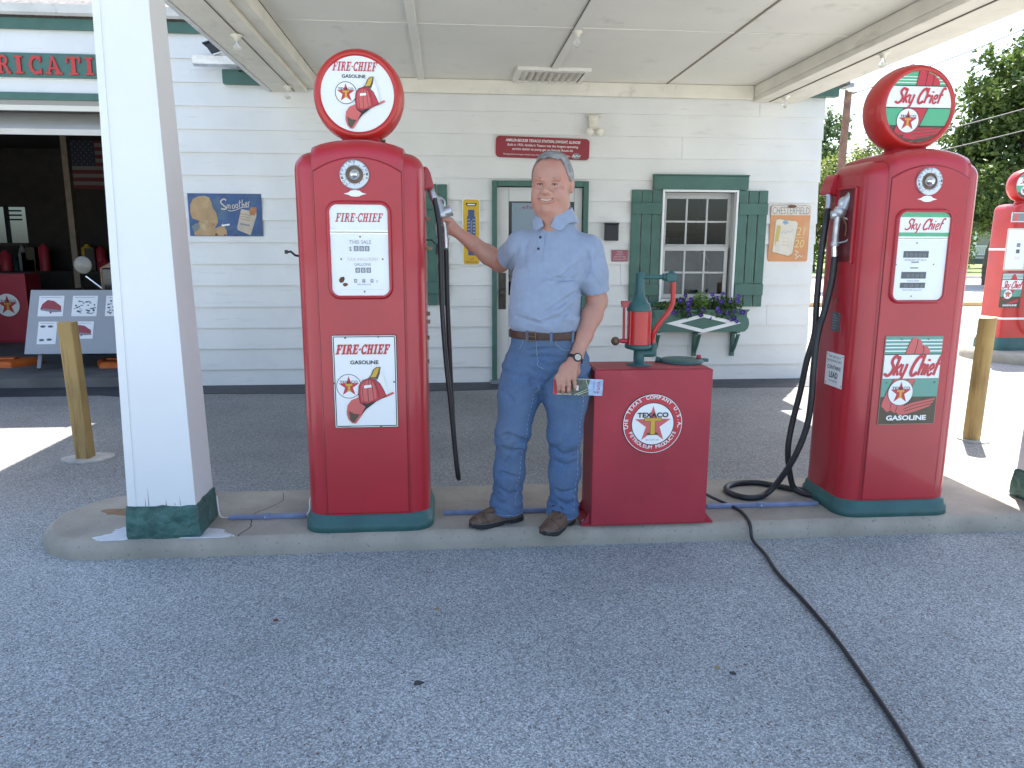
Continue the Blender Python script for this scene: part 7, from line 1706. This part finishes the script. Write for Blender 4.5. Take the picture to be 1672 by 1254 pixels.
# collar: a tilted band with two points
co = Field(axis_pts([(.38, .66, .0026)]), axis_pts([(3.34, 3.66, .0028)]), axis_pts([(1.50, 1.68, .0026)]))
sl, X, Y, Z = co.sub((0, 0, 0), (9, 9, 9)); ca = R(-28)
ax_, ay_ = .512 - .10 * (Z - 1.55), 3.522 - .12 * (Z - 1.55); dx, dy = X - ax_, Y - ay_
u = dx * math.cos(ca) + dy * math.sin(ca); v = dx * math.sin(ca) - dy * math.cos(ca)       # u to his left, v to the front
th = np.arctan2(u, v); ath = np.abs(th); rr = np.sqrt(u ** 2 + (v * .93) ** 2)
front = np.clip(1 - ath / 1.6, 0, 1)
top = 1.654 - .040 * np.clip(1 - ath / 2.2, 0, 1) ** 1.2
rad = .0790 + (top - Z) * np.where(Z < top, .40, 0) + .004 * front
dd_ = np.abs(rr - rad) * .85 - .0042
low = 1.580 - .038 * np.exp(-((ath - .50) / .32) ** 2) - .012 * np.exp(-(ath / .25) ** 2)
dd_ = np.maximum(dd_, Z - top); dd_ = np.maximum(dd_, low - Z); dd_ = np.maximum(dd_, (.07 + np.maximum(Z - 1.545, 0) * 4.6 - ath) * .08)
co.D = dd_.astype(np.float32); co.build('collar', M_SHIRT, sho, 1)
# placket and buttons
def torso_front(x, z):   # y of the shirt front
    S_ = np.array(TORS); it = lambda c: float(np.interp(z, S_[:, 0], S_[:, c])); cx_, cy_, rx, ry, a = it(1), it(2), it(3), it(4), math.radians(it(5))
    best = None
    for y in np.linspace(3.25, 3.55, 301):
        dx, dy = x - cx_, y - cy_; u_ = dx * math.cos(a) + dy * math.sin(a); v_ = -dx * math.sin(a) + dy * math.cos(a)
        if (abs(u_) / rx) ** 2.25 + (abs(v_) / ry) ** 2.25 <= 1: return y
    return 3.4
mb = MB(); rings = []
for z in np.linspace(1.395, 1.525, 8):
    x = .404 + (z - 1.395) * .16; y = torso_front(x, z) - .0035; y2 = torso_front(x + .028, z) - .0035
    rings.append([Vector((x - .002, y + .006, z)), Vector((x, y - .001, z)), Vector((x + .028, y2 - .001, z)), Vector((x + .030, y2 + .006, z))])
mb.loft(rings, M_SHIRT, smooth=False); mb.build('placket', sho)
for x, z in ((.420, 1.460), (.431, 1.512)):
    y = torso_front(x, z) - .0065; mb = MB(); mb.lathe([(.0062, 0), (.0062, .002), (.0045, .0026), (0, .0024)], (x, y + .0005, z), (-.35, -1, .1), M_BLK, 16); mb.build('button', sho)
# sleeve hems
mb = MB(); u = Vector(vL).orthogonal().normalized(); w = Vector(vL).cross(u)

# ---- trousers
jn = Field(axis_pts([(.14, .80, .0042)]), axis_pts([(3.26, 3.76, .0045)]), axis_pts([(.10, 1.11, .0045)]))
PEL = [(.80, .472, 3.545, .186, .108, -14), (.86, .488, 3.548, .192, .130, -15), (.93, .490, 3.545, .190, .142, -16), (.99, .480, 3.535, .182, .144, -18), (1.04, .473, 3.522, .168, .142, -20), (1.084, .469, 3.513, .163, .140, -20)]
jn.stack(PEL, .02, zr=.01)
limb(jn, [(.375, 3.56, .88), (.345, 3.545, .74), KL, (.296, 3.540, .36), (.284, 3.560, .16), (.282, 3.565, .06)], [.111, .100, .079, .074, .076, .080], .035)
limb(jn, [(.570, 3.535, .88), (.575, 3.505, .74), KR, (.570, 3.490, .36), (.566, 3.500, .16), (.565, 3.505, .06)], [.120, .106, .079, .073, .072, .074], .035)
def jf(X, Y, Z):
    L = np.where(X < .44, 1., 0.); cx_ = np.where(X < .44, .29, .566); a = np.arctan2(Y - 3.52, X - cx_)
    d = .0028 * np.sin(150 * Z + 2.2 * np.sin(a + 1.3) + 1.4 * a) * np.exp(-((Z - .215) / .055) ** 2)
    d += .0026 * np.sin(95 * Z + 2.5 * np.sin(a * 1.0 + .6) + 1.2 * L) * np.exp(-((Z - .50) / .055) ** 2)
    d += .0032 * np.sin(120 * (Z - .35 * np.abs(X - .47)) + 2 * np.sin(12 * X)) * np.exp(-((Z - .885) / .06) ** 2)
    rdg = lambda t: 1 - 2 * np.abs(np.sin(t))
    d += .0040 * rdg(34 * Z + 1.6 * np.sin(2 * a) + 2 * L) * np.exp(-((Z - .52) / .09) ** 2) + .0040 * rdg(48 * Z + 1.3 * np.sin(2 * a + 2)) * np.exp(-((Z - .22) / .07) ** 2) + .0020 * rdg(46 * (Z + .5 * np.abs(X - .45)) + 8 * Y) * np.exp(-((Z - .80) / .12) ** 2)
    d += .0022 * np.sin(3 * a + 16 * Z) * np.exp(-((Z - .35) / .18) ** 2) + .0018 * np.sin(2 * a + 30 * Z)
    d += .0035 * np.sin(70 * (Z + X * .8)) * np.exp(-(((X - .42) / .07) ** 2 + ((Z - .80) / .06) ** 2))
    return d
jn.fold((0, 0, 0), (9, 9, 9), jf)
JF = [[(0.255, 3.44, 0.560), (0.293, 3.44, 0.57), (0.374, 3.44, 0.535)], [(0.252, 3.44, 0.512), (0.29, 3.44, 0.491), (0.344, 3.44, 0.496)], [(0.508, 3.44, 0.508), (0.54, 3.44, 0.479), (0.631, 3.44, 0.49)], [(0.504, 3.44, 0.44), (0.571, 3.44, 0.422), (0.629, 3.44, 0.443)], [(0.422, 3.44, 0.777), (0.377, 3.44, 0.879)], [(0.434, 3.44, 0.768), (0.495, 3.44, 0.866)], [(0.376, 3.44, 0.986), (0.444, 3.44, 0.997), (0.517, 3.44, 1.002)], [(0.385, 3.44, 0.953), (0.459, 3.44, 0.961), (0.547, 3.44, 0.952)], [(0.240, 3.44, 0.290), (0.3, 3.44, 0.256), (0.325, 3.44, 0.270)], [(0.235, 3.44, 0.355), (0.254, 3.44, 0.371), (0.33, 3.44, 0.35)], [(0.520, 3.44, 0.245), (0.575, 3.44, 0.211), (0.610, 3.44, 0.232)], [(0.522, 3.44, 0.295), (0.543, 3.44, 0.278), (0.608, 3.44, 0.290)], [(0.248, 3.44, 0.786), (0.313, 3.44, 0.74)], [(0.254, 3.44, 0.389), (0.308, 3.44, 0.481)]]
ff = field_front(jn)
for i, s_ in enumerate(JF): crease(jn, s_, (.013, .010, .013, .010, .010, .010, .006, .006, .012, .009, .012, .009, .008, .008)[i], ff)
X, Y, Z = jn.x[:, None, None], jn.y[None, :, None], jn.z[None, None, :]
hem = np.where(X < .44, .138 + .16 * (Y - 3.50) + .06 * (.28 - X), .130 + .18 * (Y - 3.44) - .05 * (X - .56))
jn.D = np.maximum(jn.D, (hem - Z).astype(np.float32))
cxh = np.where(X < .44, .283, .566); cyh = np.where(X < .44, 3.562, 3.502); rh = np.sqrt((X - cxh) ** 2 + (Y - cyh) ** 2)
jn.D = np.maximum(jn.D, np.where(Z < hem + .03, .066 - rh, -1).astype(np.float32))
jo = jn.build('trousers', M_DENIM, man, 1)
# seam stitching laid on the legs, fly and pockets
def near(Vs, p, push=.0016):
    d = ((Vs - np.array(p)) ** 2).sum(1); i = d.argmin(); return Vs[i]
Vj = np.array([v.co for v in jo.data.vertices]) + np.array(rel(man)); Nj = np.array([v.normal for v in jo.data.vertices])
def on_surf(p, push=.0012):
    i = ((Vj - np.array(p)) ** 2).sum(1).argmin(); return Vector(Vj[i] + Nj[i] * push)
def seam(pts, r=.0011, dash=True):
    mb = MB()
    Q = [on_surf(p) for p in catmull(pts, 14)]
    Q = [q for i, q in enumerate(Q) if i == 0 or (q - Q[i - 1]).length > 1e-5]
    st = 2 if dash else len(Q)
    for i in range(0, len(Q) - 1, st):
        seg_ = Q[i:i + 2] if dash else Q
        if len(seg_) > 1: mb.tube(seg_, r, M_STITCH, 4, False)
    mb.build('stitched_seam', jo, fixn=False)
seam([(.640, 3.40, .84), (.655, 3.40, .70), (.640, 3.40, .55), (.632, 3.42, .35), (.622, 3.42, .18)])
seam([(.425, 3.44, .80), (.400, 3.44, .68), (.372, 3.44, .52), (.345, 3.46, .34), (.330, 3.47, .20)])
seam([(.408, 3.38, 1.03), (.404, 3.38, .97), (.412, 3.38, .92), (.424, 3.38, .90), (.440, 3.38, .905)], .0012, False)
seam([(.500, 3.37, 1.045), (.505, 3.37, 1.015), (.53, 3.37, .995), (.58, 3.37, .985), (.62, 3.38, .985)], .0012, False)
seam([(.335, 3.40, 1.045), (.325, 3.41, 1.01), (.31, 3.43, .98)], .0012, False)
for cx_, cy_, r_, off in ((.283, 3.562, .075, 0), (.566, 3.502, .072, 0)):
    pts = []
    for a in np.linspace(PI * 1.02, PI * 1.98, 22):
        x, y = cx_ + r_ * 1.1 * math.cos(a), cy_ + r_ * 1.1 * math.sin(a); hz = (.138 + .16 * (y - 3.50) + .06 * (.28 - x)) if x < .44 else (.130 + .18 * (y - 3.44) - .05 * (x - .56)); pts.append((x, y, hz + .012))
    seam(pts, .0012)
# belt, buckle, loops
bl = Field(axis_pts([(.26, .68, .0035)]), axis_pts([(3.34, 3.70, .0035)]), axis_pts([(1.02, 1.11, .0028)]))
bl.stack([(1.040, .4725, 3.5215, .1800, .1545, -20), (1.078, .4690, 3.5135, .1765, .1525, -20)], 0, zr=.003)
sl, X, Y, Z = bl.sub((0, 0, 0), (9, 9, 9)); a = math.radians(-20); u_ = (X - .471) * math.cos(a) + (Y - 3.5175) * math.sin(a); v_ = -(X - .471) * math.sin(a) + (Y - 3.5175) * math.cos(a)
bl.D = np.maximum(bl.D, ((1 - ((np.abs(u_) / .170) ** 2.25 + (np.abs(v_) / .145) ** 2.25) ** (1 / 2.25)) * .14).astype(np.float32))
be = bl.build('belt', M_BELT, man, 1)
Vb = np.array([v.co for v in be.data.vertices]) + np.array(rel(man)); Nb = np.array([v.normal for v in be.data.vertices])
def on_belt(p, push): i = ((Vb - np.array(p)) ** 2).sum(1).argmin(); return Vector(Vb[i] + Nb[i] * push), Vector(Nb[i])
for x in (.345, .475, .590):
    c, nn = on_belt((x, 3.36, 1.059), .002); c.z = 1.059; s_ = Vector((-nn.y, nn.x, 0)).normalized(); q = MB()
    q.add([c + s_ * a_ + nn * b_ + Vector((0, 0, h_)) for a_ in (-.006, .006) for b_ in (-.003, .0025) for h_ in (-.028, .026)], [(0, 1, 3, 2), (4, 6, 7, 5), (0, 4, 5, 1), (2, 3, 7, 6), (0, 2, 6, 4), (1, 5, 7, 3)], M_DENIM); q.build('belt_loop', jo)
c, nn = on_belt((.375, 3.36, 1.059), .003); c.z = 1.059; s_ = Vector((-nn.y, nn.x, 0)).normalized(); q = MB()
P = [c + s_ * a_ + Vector((0, 0, h_)) + nn * .001 for a_, h_ in ((-.022, -.020), (.022, -.020), (.022, .020), (-.022, .020), (-.022, -.020))]
q.tube(P, .0028, M_BRASS, 8); q.tube([c - s_ * .02, c + s_ * .02 + nn * .002], .0022, M_BRASS, 6); q.build('buckle', be)

# ---- shoes
def shoe(heel, toe, name):
    hl, te = np.array(heel), np.array(toe); d = te - hl; Ln = np.linalg.norm(d); f = d / Ln; r_ = np.array([f[1], -f[0]]); z0 = .0862
    lo = np.minimum(hl, te) - .08; hi = np.maximum(hl, te) + .08
    def fr(t, s, z): p = hl + f * t + r_ * s; return (p[0], p[1], z)
    F = Field(axis_pts([(lo[0], hi[0], .0032)]), axis_pts([(lo[1], hi[1], .0032)]), axis_pts([(.07, .26, .003)]))
    Mx = [[f[0], f[1], 0], [r_[0], r_[1], 0], [0, 0, 1]]
    F.ell(fr(.045, 0, .135), (.055, .037, .050), .02, 'u', Mx); F.ell(fr(Ln - .076, .002, .112), (.074, .044, .034), .03, 'u', Mx); F.ell(fr(Ln - .046, .002, .114), (.044, .040, .029), .02, 'u', Mx)
    F.ell(fr(Ln * .50, 0, .125), (.09, .042, .045), .03, 'u', Mx); F.cone(fr(.055, 0, .14), fr(.050, 0, .215), .042, .045, .03); F.cone(fr(.07, 0, .165), fr(Ln * .60, 0, .135), .040, .034, .03)
    F.cone(fr(Ln * .62, 0, .168), fr(Ln * .60, .03, .155), .001, .001, .004, 's')
    F.clip((0, 0, -1), (0, 0, z0 + .018)); F.clip((0, 0, 1), (0, 0, .235))
    so_ = F.build(name, M_SHOE, man, 1)
    G = Field(F.x, F.y, axis_pts([(.078, .125, .0028)]))
    sl, X, Y, Z = G.sub((-9, -9, -9), (9, 9, 9)); t = (X - hl[0]) * f[0] + (Y - hl[1]) * f[1]; s = (X - hl[0]) * r_[0] + (Y - hl[1]) * r_[1]
    hw = np.interp(t, [-.02, 0, .04, .10, .17, Ln - .05, Ln - .02, Ln + .008], [.0, .030, .040, .036, .046, .052, .042, .0])
    dd = np.maximum(np.abs(s) - hw, np.maximum(-.008 - t, t - Ln - .006)); zb = z0 + .010 * np.clip((t - Ln + .07) / .07, 0, 1) ** 2 + np.where((t > .075) & (t < .12), .008, 0)
    zt_ = z0 + .026 + .006 * np.clip((t - Ln + .09) / .09, 0, 1); G.D = np.maximum(dd * .8, np.maximum(zb - Z, Z - zt_)).astype(np.float32)
    G.build('sole', M_SOLE, so_, 1)
    Vs = np.array([v.co for v in so_.data.vertices]) + np.array(rel(man)); Ns = np.array([v.normal for v in so_.data.vertices])
    lc = MB()
    def on(p, push=.003): i = ((Vs - np.array(p)) ** 2).sum(1).argmin(); return Vector(Vs[i] + Ns[i] * push)
    for k, t in enumerate((.62, .55, .48, .42)):
        w_ = .020; zt2 = .172 - .10 * (t - .42); lc.tube([on(fr(Ln * t, -w_, zt2 - .006)), on(fr(Ln * t + .006, 0, zt2), .0045), on(fr(Ln * (t - .03), w_, zt2 - .006))], .0028, M_WELT if k % 2 else M_LACE, 6)
    lp = on(fr(Ln * .47, 0, .165), .006)
    for w_ in (-.022, .022): lc.tube([on(fr(Ln * t, w_ * (1 - .5 * (t > .66)), .17 - .1 * (t - .4)), .0012) for t in (.38, .46, .54, .62, .68)], .0018, M_LACE, 5)
    lc.tube([on(fr(Ln * .70 + .02 * (1 - (w_ / .045) ** 2), w_, .16 - abs(w_) * 1.2), .0008) for w_ in np.linspace(-.045, .045, 13)], .0013, M_LACE, 5)
    for sgn in (-1, 1):
        a_ = lp + Vector((r_[0] * sgn * .03, r_[1] * sgn * .03, .004)) + Vector((f[0] * .01, f[1] * .01, 0)); lc.tube(catmull([lp, lp + (a_ - lp) * .6 + Vector((0, 0, .012)), a_ + Vector((0, 0, .004)), a_ + Vector((-f[0] * .012, -f[1] * .012, -.002)), lp], 4), .0021, M_LACE, 6)
        lc.tube([lp, lp + Vector((r_[0] * sgn * .022 + f[0] * .02, r_[1] * sgn * .022 + f[1] * .02, -.012))], .002, M_LACE, 6)
    lc.build('laces', so_, fixn=False)
    wl = MB(); P = []
    for t in np.linspace(0, 1, 40):
        a = 2 * PI * t; tt = Ln / 2 - math.cos(a) * Ln / 2; hw_ = float(np.interp(tt, [0, .012, .04, .10, .17, Ln - .05, Ln - .02, Ln - .004, Ln], [.006, .030, .0405, .0365, .0465, .0525, .0425, .020, .004])); P.append(Vector(fr(tt, hw_ * (1 if math.sin(a) >= 0 else -1), z0 + .027 + .006 * max(0, (tt - Ln + .09) / .09))))
    wl.tube(P, .0026, M_WELT, 6); wl.build('welt', so_)
shoe((.362, 3.590), (.098, 3.478), 'shoe'); shoe((.616, 3.545), (.452, 3.335), 'shoe')

# ---- wristwatch and leaflet
wt = MB(); ax_w = (Vector(WR) - Vector(ER)).normalized(); c = Vector(WR) + ax_w * .004
ww = [c + ax_w * h_ for h_ in (-.009, .009)]
u = ax_w.cross(Vector((0, 1, 0))).normalized(); w = ax_w.cross(u)
rings = [[c + ax_w * h_ + (u * math.cos(a) * .0345 + w * math.sin(a) * .0285) * s_ for a in np.linspace(0, 2 * PI, 28, endpoint=False)] for h_, s_ in ((-.008, 1.02), (-.008, 1.11), (.008, 1.11), (.008, 1.02))]
wt.loft(rings + [rings[0]], M_BLK, cap=False); wo = wt.build('watch', man)
fn = (Vector((0, -1, 0)) - ax_w * (Vector((0, -1, 0)).dot(ax_w))).normalized(); fc = c + fn * .031
wt = MB(); wt.lathe([(.019, 0), (.021, .003), (.020, .008), (.0155, .0095), (.0150, .008)], fc, tuple(fn), M_BLK, 28); wt.lathe([(.0001, .0082), (.015, .0082)], fc, tuple(fn), mat('watch_dial', (.50, .48, .38), .3), 24, cap=False); wt.tube([fc + fn * .0088 - ax_w * .008, fc + fn * .0088 + ax_w * .006], .0008, M_BLK, 4); wt.build('watch_face', wo)
lf = thing('leaflet', 'folded travel leaflet held in the man\'s lowered hand', 'leaflet', (.60, 3.352, .82))
Ml = Matrix.Translation((.486, 3.3485, .790)) @ Matrix.Rotation(R(-3.0), 4, 'Z') @ Matrix.Rotation(R(2.2), 4, 'Y')
mb = MB(); mb.box(0, .232, 0, .0016, 0, .076, M_WHT, Ml); mb.box(.002, .228, .002, .0032, .001, .077, M_WHT, Ml); mb.box(.001, .16, .0036, .0050, -.001, .075, M_WHT, Ml); lo_ = mb.build('sheet', lf)
d = Decal(Ml @ Vector((0, -.0002, 0)), Ml.to_3x3() @ Vector((1, 0, 0)), Ml.to_3x3() @ Vector((0, 0, 1)), lift=.00025)
d.rect(0, 0, .020, .0758, M_PRED, 1); M_LG = mat('leaflet_green', (.075, .10, .075), .4, n=(60, .4)); M_LB = mat('leaflet_blue', (.34, .46, .66), .4, n=(50, .2))
d.rect(.0205, 0, .170, .0758, M_LG, 1); d.poly([(.168, 0), (.232, 0), (.232, .0758), (.172, .0758), (.164, .045)], M_LB, 2)
M_LY = mat('leaflet_pale', (.50, .54, .38), .4)
for a, b_, e, g in ((.10, 0, .170, .034), (.115, 0, .170, .022), (.150, .0758, .166, .03)): d.stroke([(a, b_), (e, g)], .0035, M_LY, 3, w2=.0012)
d.rect(.020, 0, .085, .006, M_LY, 3); d.rect(.108, .022, .118, .046, M_WHT, 3); d.text('ROUTE 66', .205, .038, .013, M_PRED, 3, bold=.03, rot=-PI / 2, width=.055); d.text('ILLINOIS', .188, .038, .006, M_PBLU, 3, rot=-PI / 2, width=.05); d.rect(.196, .012, .200, .022, M_PBLU, 3)
d.mb.build('print', lo_)
